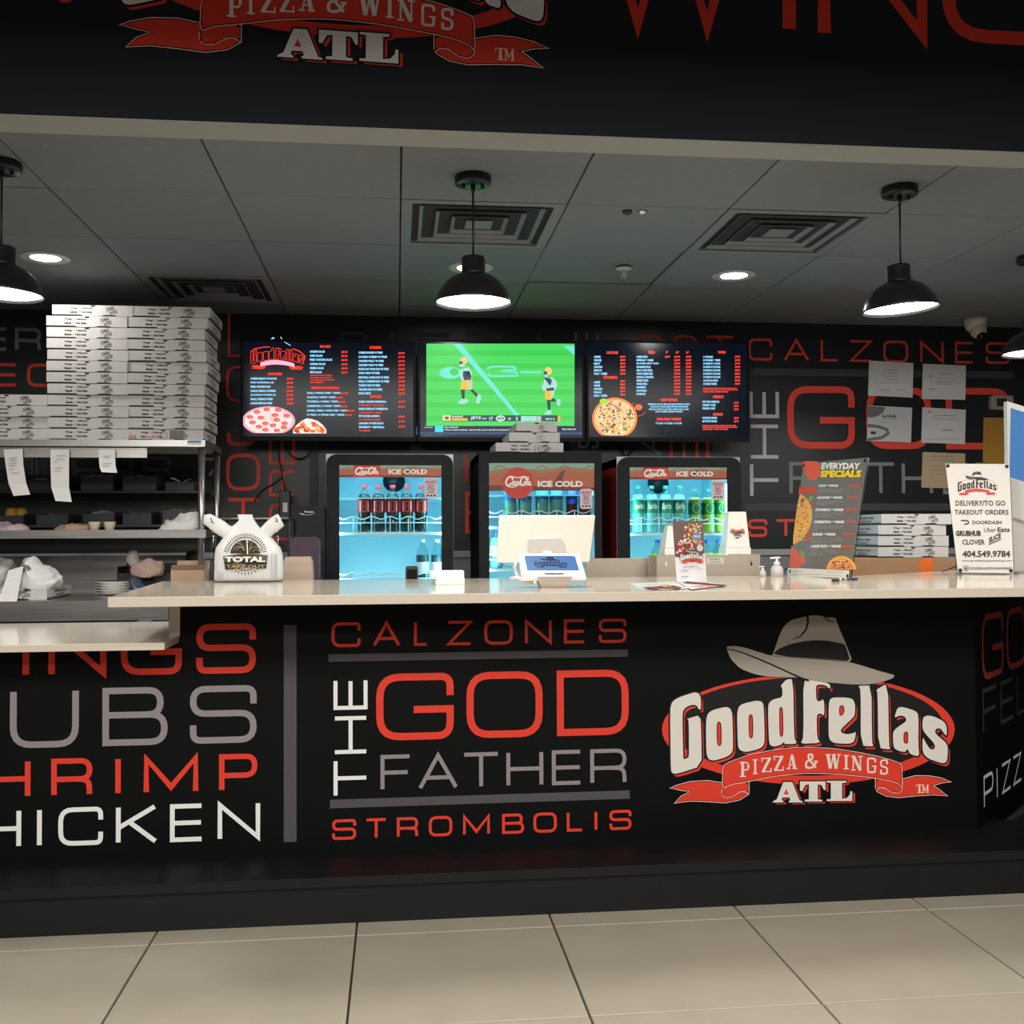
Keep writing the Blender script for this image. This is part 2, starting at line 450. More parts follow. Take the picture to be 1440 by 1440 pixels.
BAND = [(580,1358),(640,1325),(800,1270),(1000,1228),(1240,1205),(1500,1215),(1700,1245),(1900,1285),(2030,1325),(2075,1345),(2083,1400),(2088,1540),(2060,1508),(1980,1480),(1860,1460),(1600,1430),(1400,1420),(1240,1420),(1000,1445),(790,1490),(650,1512),(572,1550)]
TAILL = [(570,1505),(450,1486),(300,1495),(190,1525),(137,1547),(230,1565),(305,1576),(225,1618),(173,1673),(300,1655),(450,1660),(600,1670),(720,1645),(795,1595),(795,1490),(650,1510)]
CURLL = [(573,1548),(650,1510),(795,1490),(795,1595),(760,1572),(720,1575),(650,1618),(600,1625),(570,1605)]
TAILR = [(2085,1475),(2200,1445),(2320,1447),(2420,1465),(2497,1495),(2420,1502),(2345,1526),(2400,1562),(2467,1612),(2350,1602),(2200,1612),(2050,1626),(1950,1612),(1880,1575),(1865,1540),(1865,1470),(2000,1480)]
CURLR = [(2086,1540),(2050,1508),(1980,1480),(1865,1465),(1865,1568),(1895,1540),(1940,1542),(2000,1580),(2050,1588),(2080,1570)]
CROWN = [(990,432),(1010,380),(1050,260),(1090,180),(1150,130),(1250,105),(1300,92),(1380,90),(1430,105),(1460,110),(1500,104),(1528,118),(1535,150),(1570,235),(1610,325),(1672,492),(1500,470),(1300,455),(1000,438)]
HATBAND = [(1005,405),(1040,375),(1120,340),(1250,310),(1350,300),(1450,303),(1540,320),(1600,335),(1620,380),(1648,480),(1500,460),(1300,447),(1130,442),(1010,418)]
BRIM = [(605,370),(612,352),(680,347),(760,362),(880,400),(975,430),(1150,445),(1300,448),(1500,462),(1660,488),(1800,530),(1900,562),(2010,590),(2022,602),(2000,625),(1880,662),(1780,675),(1640,672),(1450,655),(1290,628),(1225,614),(1000,612),(850,590),(720,540),(640,460)]
# slab letters: thick and thin strokes in a unit box
SL = {
 'P': [([(.28,0),(.28,1)],.26),([(.28,.95),(.8,.95,.2),(.8,.47,.2),(.28,.47)],.13),([(.84,.8),(.84,.6)],.16),([(0,.05),(.58,.05)],.1),([(0,.95),(.4,.95)],.1)],
 'I': [([(.5,0),(.5,1)],.42),([(0,.05),(1,.05)],.1),([(0,.95),(1,.95)],.1)],
 'Z': [([(.12,0),(.88,1)],.26),([(0,.95),(.95,.95)],.1),([(.05,.05),(1,.05)],.1),([(.05,.7),(.05,1)],.1),([(.95,0),(.95,.3)],.1)],
 'A': [([(.2,0),(.47,1)],.1),([(.5,1),(.78,0)],.26),([(.25,.3),(.7,.3)],.09),([(0,.04),(.38,.04)],.09),([(.56,.04),(1,.04)],.09)],
 'W': [([(.15,1),(.32,0)],.2),([(.35,0),(.5,.95)],.08),([(.52,1),(.7,0)],.2),([(.72,0),(.88,1)],.08),([(0,.96),(.34,.96)],.09),([(.4,.96),(.66,.96)],.09),([(.76,.96),(1,.96)],.09)],
 'N': [([(.2,0),(.2,1)],.1),([(.2,1),(.8,0)],.24),([(.8,0),(.8,1)],.1),([(0,.04),(.4,.04)],.09),([(0,.96),(.25,.96)],.09),([(.6,.96),(1,.96)],.09)],
 'G': [([(.88,.7),(.82,.93,.2),(.5,.95,.2),(.15,.95,.35),(.15,.05,.35),(.5,.05,.2),(.85,.05,.2),(.85,.42)],.18),([(.55,.44),(1,.44)],.09)],
 'S': [([(.85,.68),(.85,.95,.3),(.14,.95,.3),(.14,.55,.25),(.86,.45,.25),(.86,.05,.3),(.15,.05,.3),(.15,.32)],.2),([(.88,.66),(.88,1)],.08),([(.12,0),(.12,.34)],.08)],
 'T': [([(.5,0),(.5,1)],.28),([(0,.95),(1,.95)],.1),([(.2,.05),(.8,.05)],.1),([(.04,.7),(.04,1)],.08),([(.96,.7),(.96,1)],.08)],
 'M': [([(.18,0),(.18,1)],.12),([(.18,1),(.5,.2)],.16),([(.5,.2),(.82,1)],.09),([(.82,0),(.82,1)],.2),([(0,.04),(.36,.04)],.09),([(.62,.04),(1,.04)],.09)],
 '&': [([(.95,.5),(.7,.1,.3),(.4,.02,.3),(.08,.05,.3),(.08,.45,.25),(.4,.58)],.17),([(.35,.56),(.6,.65,.3),(.62,.98,.3),(.3,.98,.3),(.28,.75)],.17),([(.28,.8),(.30,.68,.1),(.9,.04)],.17),([(.7,.5),(1.1,.5)],.08)],
}
PW = [('P',718,805,1325,1455),('I',828,868,1303,1430),('Z',900,985,1290,1413),('Z',1005,1088,1275,1402),('A',1112,1203,1265,1387),('&',1268,1370,1260,1380),
      ('W',1440,1570,1260,1383),('I',1592,1638,1267,1390),('N',1655,1755,1275,1400),('G',1785,1872,1290,1420),('S',1897,1972,1305,1433)]
def slab(art, ch, x0, x1, y0, y1, m):
    w_, h_ = x1 - x0, y1 - y0; L0 = art.layer; k_ = 0
    for pts, t in SL[ch]:
        art.layer = L0 + .35 * k_; k_ += 1
        P = []
        for p in pts:
            q = (x0 + p[0] * w_, y1 - p[1] * h_)
            P.append(q + (p[2] * w_,) if len(p) > 2 else q)
        horiz = len(pts) == 2 and abs(pts[0][1] - pts[1][1]) < .02
        art.stroke(P, t * (h_ * .8 if horiz else w_), m, n=3)
    art.layer = L0
PANEL_Y = 3.60
def logo(art, T, letters, red, black, hat, edge, detail=True, ring=True, small=True, band=True):
    """T maps sixths-of-a-point logo space to the plane of the art"""
    old = art.T; art.T = T; L0 = art.layer
    if ring:
        art.ell(1300, 1055, 1235, 465, red, n=64); art.up(); art.ell(1290, 1030, 1150, 415, black, n=64); art.up()
    if detail:
        for k in LG:
            o = [(x + 20, y + 26) for x, y in LG[k][0]]
            art.poly(o, red, sm=1)
        art.up()
        for k in LG: art.stroke([p for p in smooth_loop(LG[k][0])], 26, black, closed=True)
        art.up()
    for k in LG: art.poly(LG[k][0], letters, holes=LG[k][1:], sm=1)
    if detail:
        for k in LG:
            for h in LG[k][1:]:
                art.stroke(smooth_loop(h), 7, black, closed=True)
    art.up()
    if band:
        for tail in (TAILL, TAILR):
            art.poly(tail, red)
            if edge: art.stroke(tail, 11, edge, closed=True)
        art.up()
        for c in (CURLL, CURLR):
            art.poly(c, red)
            if edge: art.stroke(smooth_loop(c), 11, edge, closed=True)
        art.up(); art.poly(BAND, red, sm=1)
        if edge: art.stroke(smooth_loop(BAND), 11, edge, closed=True)
        art.up()
        if small:
            for ch, x0, x1, y0, y1 in PW: slab(art, ch, x0, x1, y0, y1, letters)
            slab(art, 'T', 2203, 2262, 1516, 1588, edge or letters); slab(art, 'M', 2252, 2312, 1516, 1588, edge or letters)
            if detail:
                for P in ATLP: art.poly([(x + 24, y + 16) for x, y in P[0]], red)
            art.up()
            if detail:
                for P in ATLP: art.stroke(P[0], 20, black, closed=True)
            art.up()
            for P in ATLP: art.poly(P[0], letters, holes=P[1:])
            art.up()
    art.poly(CROWN, hat, sm=1); art.poly(BRIM, hat, sm=1); art.up()
    art.poly(HATBAND, black, sm=1)
    art.stroke([(606,372),(720,397),(860,452),(1000,512),(1130,572),(1240,622),(1300,640)], [8,11,13,13,14,16,16], black)
    art.stroke([(1286,92),(1292,150),(1275,210),(1230,265),(1163,292)], [20,18,16,12,4], black)
    art.stroke([(1430,108),(1470,138),(1512,146)], [8,10,4], black)
    art.layer += 1; art.T = old
PF = wallframe(PANEL_Y)
def logo_unit(p):
    """logo space to metres on the counter front, about its middle"""
    x, y = PF.uv(920 + p[0] / 6, 850 + p[1] / 6); return x, y
_l = logo_unit((137, 1547)); _r = logo_unit((2497, 1495)); LCX = (_l[0] + _r[0]) / 2; LW = _r[0] - _l[0]; LCZ = logo_unit((1300, 1000))[1]
def logo_map(cx, cz, width, rot=0, flip=1, px=None, asp=1.0):
    k = width / LW
    def T(p):
        a, b = logo_unit(p); a = (a - LCX) * k * flip; b = (b - LCZ) * k * flip * asp
        c, s = math.cos(rot), math.sin(rot)
        return (cx + a * c - b * s, cz + a * s + b * c)
    return T

# ------------------------------------------------------------------ materials of the place
black_vinyl = mat('black_vinyl_wrap', (4, 6, 7), rough=.5, spec=.12, noise=.25, nscale=3, bump=.02)
wall_vinyl = mat('black_wall_vinyl', (25, 31, 34), rough=.36, spec=.5, noise=.2, nscale=2.5, bump=.05)
header_vinyl = mat('header_vinyl', (20, 25, 33), rough=.6, spec=.25, noise=.15, nscale=3)
black_paint = mat('black_painted_wood', (11, 11, 12), rough=.5, spec=.3, noise=.3, nscale=14, bump=.05)
grey_wall = mat('grey_wainscot', (135, 137, 142), rough=.6, noise=.05, nscale=5)
grey_trim = mat('grey_rail', (168, 168, 170), rough=.5, noise=.05)
ceil_m = mat('dark_ceiling_tile', (121, 124, 128), rough=.85, noise=.1, nscale=30, bump=.15)
ceil_dark = mat('ceiling_joint', (38, 39, 40), rough=.9)
soffit_m = mat('soffit_paint', (160, 160, 156), rough=.8, noise=.05)
tile_m = mat('stone_floor_tile', (150, 143, 128), rough=.42, noise=.13, nscale=4, bump=.02)
grout_m = mat('floor_grout', (62, 55, 48), rough=.9)
quartz = mat('cream_quartz', (198, 188, 172), rough=.10, spec=.5)
steel = mat('brushed_steel', (165, 163, 160), rough=.32, metal=.9, noise=.12, nscale=6, aniso=(1, 20, 20))
steel_d = mat('worn_steel', (128, 124, 120), rough=.45, metal=.75, noise=.2, nscale=8, aniso=(1, 12, 12))
white_card = mat('white_cardboard', (190, 188, 186), rough=.7, noise=.03, nscale=20)
shadow_card = mat('cardboard_shade', (90, 86, 82), rough=.8)  # white card darkened so the box gaps and notches look shaded
kraft = mat('kraft_cardboard', (160, 122, 88), rough=.8, noise=.08, nscale=15)
white_plastic = mat('white_plastic', (226, 222, 214), rough=.35)
blk_plastic = mat('black_plastic', (16, 17, 19), rough=.35, noise=.1)
blk_gloss = mat('black_gloss', (10, 12, 16), rough=.12)
chrome = mat('chrome', (200, 200, 200), rough=.15, metal=1)
RED = ink((205, 52, 34)); DRED = ink((150, 44, 36)); WHITE = ink((214, 216, 212)); GREY = ink((128, 122, 124)); DGREY = ink((72, 68, 72))
WGREY = ink((196, 199, 200)); BLACK = ink((12, 13, 14)); HATG = ink((150, 142, 132)); PINK = ink((235, 190, 175)); PAPERK = ink((58, 56, 56))
WRED = ink((240, 80, 64)); WDGREY = ink((72, 74, 78)); WMGREY = ink((136, 138, 142))

# ------------------------------------------------------------------ floor and ceiling, tile by tile
WALL_Y, CEIL = 5.85, 2.428
fl = MB().box(-3.6, -2.5, -.06, 4.9, 6.1, -.012).build('floor', grout_m); struct(fl)
tile_mesh = None
def piece_grid(parent, name, xs, ys, z, w_, d_, th, m, g, lift=None, rnd=0.0):
    global tile_mesh
    b = MB().box(-w_ / 2 + g, -d_ / 2 + g, 0, w_ / 2 - g, d_ / 2 - g, th, bev=.0015)
    first = None
    for x in xs:
        for y in ys:
            if first is None:
                first = b.build(name, m, parent, local=True); o = first
            else:
                o = first.copy(); C.objects.link(o)
            o.location = (x + w_ / 2, y + d_ / 2, z + random.uniform(-rnd, rnd) + (lift or {}).get((round(x, 2), round(y, 2)), 0))
TS = .61
piece_grid(fl, 'tile', [-.737 + TS * i for i in range(-5, 8)], [3.255 - TS * j for j in (0, 1, 2, 3)], -.0125, TS, TS, .0125, tile_m, .003, rnd=.0003)
cl = MB().box(-3.6, 3.14, CEIL + .012, 4.9, 6.1, CEIL + .1).build('ceiling', ceil_dark); struct(cl)
CX0, CY0 = -.594, 3.79
xs = [CX0 + TS * i for i in range(-5, 9)]; ys = [CY0 + TS * j for j in range(-1, 4)]
VENTS = [(1, 0), (3, 0), (-1, 2)]        # column, row of the diffusers
vent_cells = {(round(CX0 + TS * i, 2), round(CY0 + TS * j, 2)) for i, j in VENTS}
b = MB().box(-TS / 2 + .003, -TS / 2 + .003, 0, TS / 2 - .003, TS / 2 - .003, .014, bev=.002); first = None
for x in xs:
    for y in ys:
        if (round(x, 2), round(y, 2)) in vent_cells: continue
        if first is None: first = b.build('ceiling_tile', ceil_m, cl, local=True); o = first
        else: o = first.copy(); C.objects.link(o)
        lift = random.uniform(0, .002)
        if abs(x - (CX0 + 2 * TS)) < .01 and abs(y - (CY0 + TS)) < .01: lift = .009
        o.location = (x + TS / 2, y + TS / 2, CEIL + lift)

# walls of the kitchen
wb = MB().box(-3.6, WALL_Y, 0, 4.9, WALL_Y + .12, CEIL + .05).build('wall_back', wall_vinyl); struct(wb)
for n, x0, x1 in (('wall_left', -3.7, -3.55), ('wall_right', 4.85, 5.0)):
    struct(MB().box(x0, 3.1, 0, x1, 6.0, CEIL + .05).build(n, wall_vinyl))
zr = at(1100, 781, WALL_Y).z; zr2 = at(1100, 772, WALL_Y).z
wn = MB().box(-3.5, WALL_Y - .012, 0, 4.8, WALL_Y - .001, zr).build('wall_back_panel', grey_wall); struct(wn)
tr = MB().box(-3.5, WALL_Y - .025, zr, 4.8, WALL_Y - .001, zr2, bev=.003).build('trim_1', grey_trim); struct(tr)

# header over the counter
HB, HY = 2.40, 3.05
hd = MB().box(-3.6, HY, HB, 4.9, HY + .10, 4.3).build('wall_header', header_vinyl); struct(hd)
sf = MB().box(-3.6, HY + .001, HB - .004, 4.9, HY + .13, HB - .0005).build('trim_2', soffit_m); struct(sf)
HF = wallframe(HY)
HW_ = WHITE; HR_ = RED; HK_ = BLACK; HE_ = PINK; HR2_ = RED
pl, pr_ = HF.uv(170, 39), HF.uv(770, 65)
k = (pr_[0] - pl[0]) / LW
zc = (pl[1] + pr_[1]) / 2
tl_, tr_z = logo_unit((137, 1547))[1], logo_unit((2497, 1495))[1]
T = logo_map((pl[0] + pr_[0]) / 2, zc - ((tl_ + tr_z) / 2 - LCZ) * k, pr_[0] - pl[0])
a = Art(HF); logo(a, T, HW_, HR_, HK_, HW_, HE_); a.build('logo', hd, 'dim printed shop logo with ribbon, top cut off by the picture')
a = Art(HF)
zt = HF.uv(1000, -150)[1]
def hl(ch, x0, x1, yb):
    glyph(a, ch, HF.uv(x0, yb)[0], HF.uv(x0, yb)[1], HF.uv(x1, yb)[0], zt, .042, HR2_)
hl('W', 838, 1052, 40); hl('I', 1098, 1122, 46); hl('N', 1150, 1306, 52); hl('G', 1325, 1500, 58)
a.build('lettering', hd, 'dark red word WINGS')
a = Art(HF); a.ell(92, 0, 9, 4, HR2_); a.build('lettering', hd)

# ------------------------------------------------------------------ counter front
CX = at(1372, 1000, PANEL_Y).x
XL = at(253, 890, PANEL_Y).x
SQ = math.sqrt(.5)
wf = MB()
pf = wallframe(PANEL_Y)
wf.prism(pf, [(-3.4, .10), (CX, .10), (CX, 1.0095), (XL, 1.0095), (XL, .8615), (-3.4, .8615)], d1=.11)
wf = wf.build('wall_front', black_vinyl); struct(wf)
DF = Frame((CX, PANEL_Y, 0), (SQ, SQ, 0), (0, 0, 1))
wd = MB().prism(DF, [(0, .10), (2.2, .10), (2.2, 1.0095), (0, 1.0095)], d1=.11).build('wall_diagonal', black_vinyl); struct(wd)
# the foot ledge
lg = MB(); P0 = Frame((0, 0, .15), (1, 0, 0), (0, 1, 0))
lg.prism(P0, [(-3.4, 3.345), (2.62, 3.345), (4.4, 5.125), (4.4, 5.6), (-3.4, 3.8)][:2] + [(3.8, 4.525), (3.8, 5.0), (CX + .2, 3.70), (-3.4, 3.70)], d1=.03)
lg2 = MB().prism(P0, [(-3.4, 3.362), (2.60, 3.362), (3.8, 4.56), (3.8, 5.0), (CX + .2, 3.70), (-3.4, 3.70)], d0=-.03, d1=.15)
bb = lg.build('baseboard_front', black_paint); struct(bb); lg2.build('baseboard_riser', black_paint, bb)

P = lambda s, ml: None
word(wf, pf, 'red word WINGS, its start hidden under the low counter', RED, [('W', -110, -5), ('I', 28, 45), ('N', 68, 150), ('G', 170, 256)], 877, 947, 318, 9, vmax=.861)
word(wf, pf, 'red letter S ending the word WINGS', RED, [('S', 276, 360)], 877, 947, 318, 9)
word(wf, pf, 'grey word SUBS', GREY, [('S', -110, -22), ('U', 14, 111), ('B', 144, 236), ('S', 267, 361)], 964, 1045, 315, 9)
word(wf, pf, 'red word SHRIMP', RED, [('S', -120, -60), ('H', -32, 43), ('R', 72, 130), ('I', 158, 174), ('M', 202, 279), ('P', 308, 362)], 1060, 1113, 335, 7.5)
word(wf, pf, 'white word CHICKEN', WHITE, [('C', -110, -50), ('H', -30, 30), ('I', 48, 63), ('C', 82, 145), ('K', 163, 222), ('E', 239, 286), ('N', 306, 366)], 1128, 1181, 336, 6.5)
word(wf, pf, 'thin red word CALZONES', RED, [('C', 466, 507), ('A', 524, 563), ('L', 582, 602), ('Z', 629, 663), ('O', 681, 721), ('N', 738, 776), ('E', 793, 823), ('S', 842, 881)], 870, 904, 861, 4.2)
word(wf, pf, 'large red word GOD', RED, [('G', 529, 638), ('O', 656, 763), ('D', 783, 884)], 942, 1034, 834, 10)
word(wf, pf, 'grey word FATHER', GREY, [('F', 535, 578), ('A', 588, 644), ('T', 651, 702), ('H', 712, 764), ('E', 776, 818), ('R', 830, 881)], 1053, 1102, 855, 5.6)
word(wf, pf, 'red word STROMBOLIS', RED, [('S', 467, 501), ('T', 514, 544), ('R', 558, 588), ('O', 603, 636), ('M', 651, 689), ('B', 706, 737), ('O', 750, 783), ('L', 797, 820), ('I', 832, 844), ('S', 857, 888)], 1139, 1167, 872, 4)
word_up(wf, pf, 'white upright word THE', WHITE, [('E', 955, 998), ('H', 1007, 1060), ('T', 1068, 1120)], 469, 517, 1030, 5.7)
for (x0, y0, x1, y1) in ((399, 879, 417, 1184), (462, 916.5, 883, 927), (464, 1118, 885.5, 1130)):
    a = Art(pf); u0, v0 = pf.uv(x0, (y0 + y1) / 2 if x1 - x0 > 60 else y0); u1 = pf.uv(x1, (y0 + y1) / 2)[0]
    xm = (x0 + x1) / 2; v0, v1 = pf.uv(xm, y0)[1], pf.uv(xm, y1)[1]
    a.T = lambda p: p
    a.poly([(u0, v0), (u1, v0), (u1, v1), (u0, v1)], DGREY); a.build('printed_bar', wf)
a = Art(pf); logo(a, lambda p: logo_unit(p), ink((205, 200, 192)), RED, BLACK, HATG, PINK)
a.build('logo', wf, 'shop logo with grey fedora over white arched letters and red ribbon')
# the angled end
a = Art(DF)
def dl(txt, p0, yt, yb, x0, step, w_, t, m):
    zt_, zb_ = DF.uv(p0, yt)[1], DF.uv(p0, yb)[1]
    x = x0
    for ch in txt:
        glyph(a, ch, x, zb_, x + (w_ if ch != 'I' else .03), zt_, t, m); x += step if ch != 'I' else step * .5
dl('GOOD', 1385, 864, 957, .09, .35, .30, .024, ink((128, 44, 42))); dl('FELLAS', 1385, 968, 1032, .09, .25, .19, .016, ink((48, 45, 48))); dl('PIZZA', 1385, 1090, 1136, .09, .17, .13, .013, WGREY)
a.build('lettering', wd, 'faint red GOOD, dark FELLAS and pale PIZZA')

# ------------------------------------------------------------------ lettering on the back wall
bf = wallframe(WALL_Y)
word(wb, bf, 'red word CALZONES near the ceiling', WRED, [('C', 1052, 1086), ('A', 1102, 1138), ('L', 1154, 1179), ('Z', 1195, 1226), ('O', 1242, 1277), ('N', 1294, 1327), ('E', 1343, 1369), ('S', 1386, 1420)], 476, 507, 1069, 3.4)
word(wb, bf, 'large red word GOD half covered by certificates', WRED, [('G', 1107, 1202), ('O', 1218, 1310), ('D', 1330, 1424)], 543, 631, 1150, 9.5)
word(wb, bf, 'grey word FATHER behind the counter signs', WMGREY, [('F', 1110, 1146), ('A', 1156, 1210), ('T', 1218, 1259), ('H', 1268, 1312), ('E', 1326, 1362), ('R', 1372, 1412)], 650, 695, 1240, 5)
word(wb, bf, 'red word STROMBOLIS low on the wall', WRED, [('S', 1052, 1079), ('T', 1091, 1119), ('R', 1130, 1160), ('O', 1172, 1204)], 730, 755, 1065, 4)
word_up(wb, bf, 'pale grey upright word THE', WGREY, [('E', 549, 588), ('H', 597, 645), ('T', 651, 699)], 1054, 1096, 620, 5)
word(wb, bf, 'dark grey word PIZZA above the screens', WDGREY, [('P', 478, 518), ('I', 546, 556), ('Z', 583, 633), ('Z', 657, 707), ('A', 730, 786)], 468, 530, 600, 6)
word(wb, bf, 'pale grey word DELIVERY by the boxes', WMGREY, [('E', -25, 11), ('R', 21, 58), ('Y', 68, 100)], 461, 494, 40, 5)
word(wb, bf, 'dark red letters by the boxes', WRED, [('E', -10, 24), ('C', 38, 80)], 511, 544, 40, 4.5)
word(wb, bf, 'dark grey letters behind the steel shelves', WDGREY, [('T', 30, 62), ('T', 40, 60), ('E', 102, 140), ('R', 152, 188), ('S', 200, 241)], 642, 680, 220, 5)
word_up(wb, bf, 'pale upright letters beside the shelf post', WMGREY, [('D', 706, 742), ('A', 658, 698), ('I', 641, 650)], 284, 303, 700, 4)
word(wb, bf, 'red letters in a column', WRED, [('O', 318, 366)], 638, 690, 340, 5); word(wb, bf, 'red letters in a column', WRED, [('T', 319, 365)], 700, 750, 340, 5)
word(wb, bf, 'red letters in a column', WRED, [('J', 319, 362)], 570, 627, 340, 5)
word_up(wb, bf, 'red upright letters in a second column', WRED, [('E', 600, 653), ('R', 661, 698), ('O', 708, 760)], 378, 415, 680, 4)
word(wb, bf, 'dim red letters left of the screens', WRED, [('L', 320, 352)], 440, 502, 330, 3.6); word(wb, bf, 'dim red letters left of the screens', WRED, [('C', 318, 360)], 514, 565, 330, 3.6)
word(wb, bf, 'red letters between the coolers', WRED, [('I', 651, 661)], 637, 681, 656, 5); word(wb, bf, 'red letters between the coolers', WRED, [('E', 654, 690)], 691, 750, 665, 5)
word_up(wb, bf, 'red and grey letters above the right cooler', WRED, [('E', 610, 650)], 942, 982, 640, 4)
word(wb, bf, 'red letters above the right cooler', WRED, [('I', 990, 1000)], 600, 665, 990, 5)
word_up(wb, bf, 'grey letters above the right cooler', WMGREY, [('A', 596, 641)], 896, 930, 640, 4)
word_up(wb, bf, 'pale grey letters beside the middle cooler', WGREY, [('S', 590, 631)], 812, 842, 620, 4); word_up(wb, bf, 'grey letters above the screens', WMGREY, [('E', 467, 500)], 808, 842, 480, 3.5)
word(wb, bf, 'dim brown letters above the right screen', WRED, [('C', 893, 930), ('O', 945, 981), ('T', 992, 1032)], 471, 510, 960, 4)
for (x0, y0, x1, y1, m) in ((1054, 520, 1425, 530, WDGREY), (1048, 708, 1425, 718, WDGREY), (435, 600, 448, 713, WDGREY)):
    a = Art(bf); a.rect(x0, y0, x1, y1, m)
    xm, ym = (x0 + x1) / 2, (y0 + y1) / 2
    a = Art(bf); a.T = lambda p: p
    u0, u1 = bf.uv(x0, ym)[0], bf.uv(x1, ym)[0]; v0, v1 = bf.uv(xm, y0)[1], bf.uv(xm, y1)[1]
    a.poly([(u0, v0), (u1, v0), (u1, v1), (u0, v1)], m); a.build('printed_bar', wb)
# ------------------------------------------------------------------ counter tops
CT = 1.04
def ztop(px): return atz(px[0], px[1], CT)
cf0, cf1 = ztop((155, 839)), ztop((1440, 827)); FY = (cf0.y + cf1.y) / 2
CTY = FY
cbl = ztop((229, 817)); c1, c2 = ztop((1195, 810)), ztop((1340, 801))
ybk = ztop((700, 813)).y
TF = Frame((0, 0, CT), (1, 0, 0), (0, 1, 0))
outl = [(cf0.x, FY), (2.45, FY), (3.9, FY + 1.45), (3.9, FY + 2.3), (c2.x + .1, c2.y), (c1.x, c1.y), (c1.x - .25, ybk), (cbl.x, ybk)]
ctop = MB().prism(TF, outl, d1=.030)
ct = ctop.build('countertop', quartz); tag(ct, 'long high cream quartz bar top running across the shop', 'countertop')
bev = ct.modifiers.new('b', 'BEVEL'); bev.width = .003; bev.segments = 2; bev.limit_method = 'ANGLE'
LT = .885
l0, l1 = atz(0, 908, LT), atz(230, 903, LT); LFY = (l0.y + l1.y) / 2; lb = atz(150, 875, LT).y
XL2 = XL - .004
lt = MB().prism(Frame((0, 0, LT), (1, 0, 0), (0, 1, 0)), [(-3.4, LFY), (XL2, LFY), (XL2, lb), (-3.4, lb)], d1=.023)
lt = lt.build('low_countertop', quartz); tag(lt, 'lower cream quartz counter at the left, set under the bar top', 'countertop')
bev = lt.modifiers.new('b', 'BEVEL'); bev.width = .003; bev.segments = 2; bev.limit_method = 'ANGLE'
x0, x1 = at(238, 880, PANEL_Y).x, XL
po = MB().box(x0, PANEL_Y, LT, x1 + .001, PANEL_Y + .11, CT - .030).build('end_panel', quartz, ct)

# ------------------------------------------------------------------ pendant lamps
bulb = glow('lamp_diffuser', (255, 252, 246), 88)
lamp_black = mat('lamp_black_enamel', (22, 22, 23), rough=.3)
lamp_white = mat('lamp_white_enamel', (235, 232, 225), rough=.4)
RIMZ = at(665, 427, 3.522).z
def pendant(x, y, label, tilt=0, rimz=None, swing=(0, 0)):
    t = thing('pendant_lamp', label, 'lamp', (x, y, CEIL), group='black dome pendant lamps over the counter')
    rz = (rimz or RIMZ) - CEIL
    MB().lathe([(.060, 0), (.062, -.004), (.062, -.026), (.056, -.030), (0, -.030)][::-1], 24).build('canopy', lamp_black, t, local=True)
    for s in (-1, 1): MB().lathe([(0, -.042), (.006, -.042), (.006, -.030)], 8, (s * .032, 0, 0)).build('screw', lamp_black, t, local=True)
    MB().lathe([(.006, -.055), (.008, -.030)], 8).build('cord_grip', lamp_black, t, local=True)
    sx, sy = swing
    MB().tube([(0, 0, -.03), (sx * .5, sy * .5, rz * .45), (sx, sy, rz + .165)], .0035, 6).build('cord', lamp_black, t, local=True)
    def piece(mb, name, m):
        o = mb.build(name, m, t, local=True); o.location = (sx, sy, rz); o.rotation_euler = (0, R(tilt), 0); return o
    H_ = .165
    piece(MB().lathe([(.006, H_), (.010, H_ - .004), (.038, H_ - .008), (.040, H_ - .014), (.040, .105), (.046, .098)][::-1], 24), 'socket_cap', lamp_black)
    piece(MB().lathe([(.128, 0), (.129, .003), (.126, .012), (.118, .035), (.102, .060), (.080, .082), (.056, .095), (.040, .101), (.036, .098), (.054, .090), (.078, .077), (.099, .056), (.114, .032), (.123, .008), (.126, .001), (.128, 0)], 36, cap=False), 'shade', lamp_black)
    piece(MB().lathe([(0, .012), (.06, .013), (.120, .010), (.121, .014), (0, .018)], 32, cap=False), 'diffuser', bulb)
    return t
pendant(.258, 3.522, 'black dome pendant lamp hanging in the middle above the tablet')
pendant(1.756, 3.495, 'black dome pendant lamp hanging above the specials banner, leaning a little', tilt=-3.5)
pendant(-1.268, 3.535, 'black dome pendant lamp cut off by the left edge of the picture', tilt=1.5)
pendant(2.775, 4.318, 'far pendant lamp at the right edge, only its lit rim in view')

# ------------------------------------------------------------------ ceiling fittings
dl_glow = glow('downlight_lens', (255, 252, 246), 125)
dl_trim = mat('downlight_trim', (190, 188, 184), rough=.4)
for x, y, lab in ((-1.515, 4.735, 'round recessed ceiling downlight above the pizza box stacks'), (.335, 4.736, 'round recessed downlight half hidden behind the middle pendant'), (1.575, 4.768, 'round recessed ceiling downlight right of the middle, below the right diffuser')):
    t = thing('recessed_downlight', lab, 'light', (x, y, CEIL))
    MB().lathe([(.062, -.004), (.098, -.006), (.102, -.003), (.102, .001), (.062, .001)], 32, cap=False).build('trim_ring', dl_trim, t, local=True)
    MB().lathe([(0, -.003), (.062, -.003), (.062, 0), (0, .001)], 24, cap=False).build('lens', dl_glow, t, local=True)
vent_m = mat('vent_paint', (122, 125, 128), rough=.6, noise=.05)
vent_k = mat('vent_throat', (12, 12, 13), rough=.9)
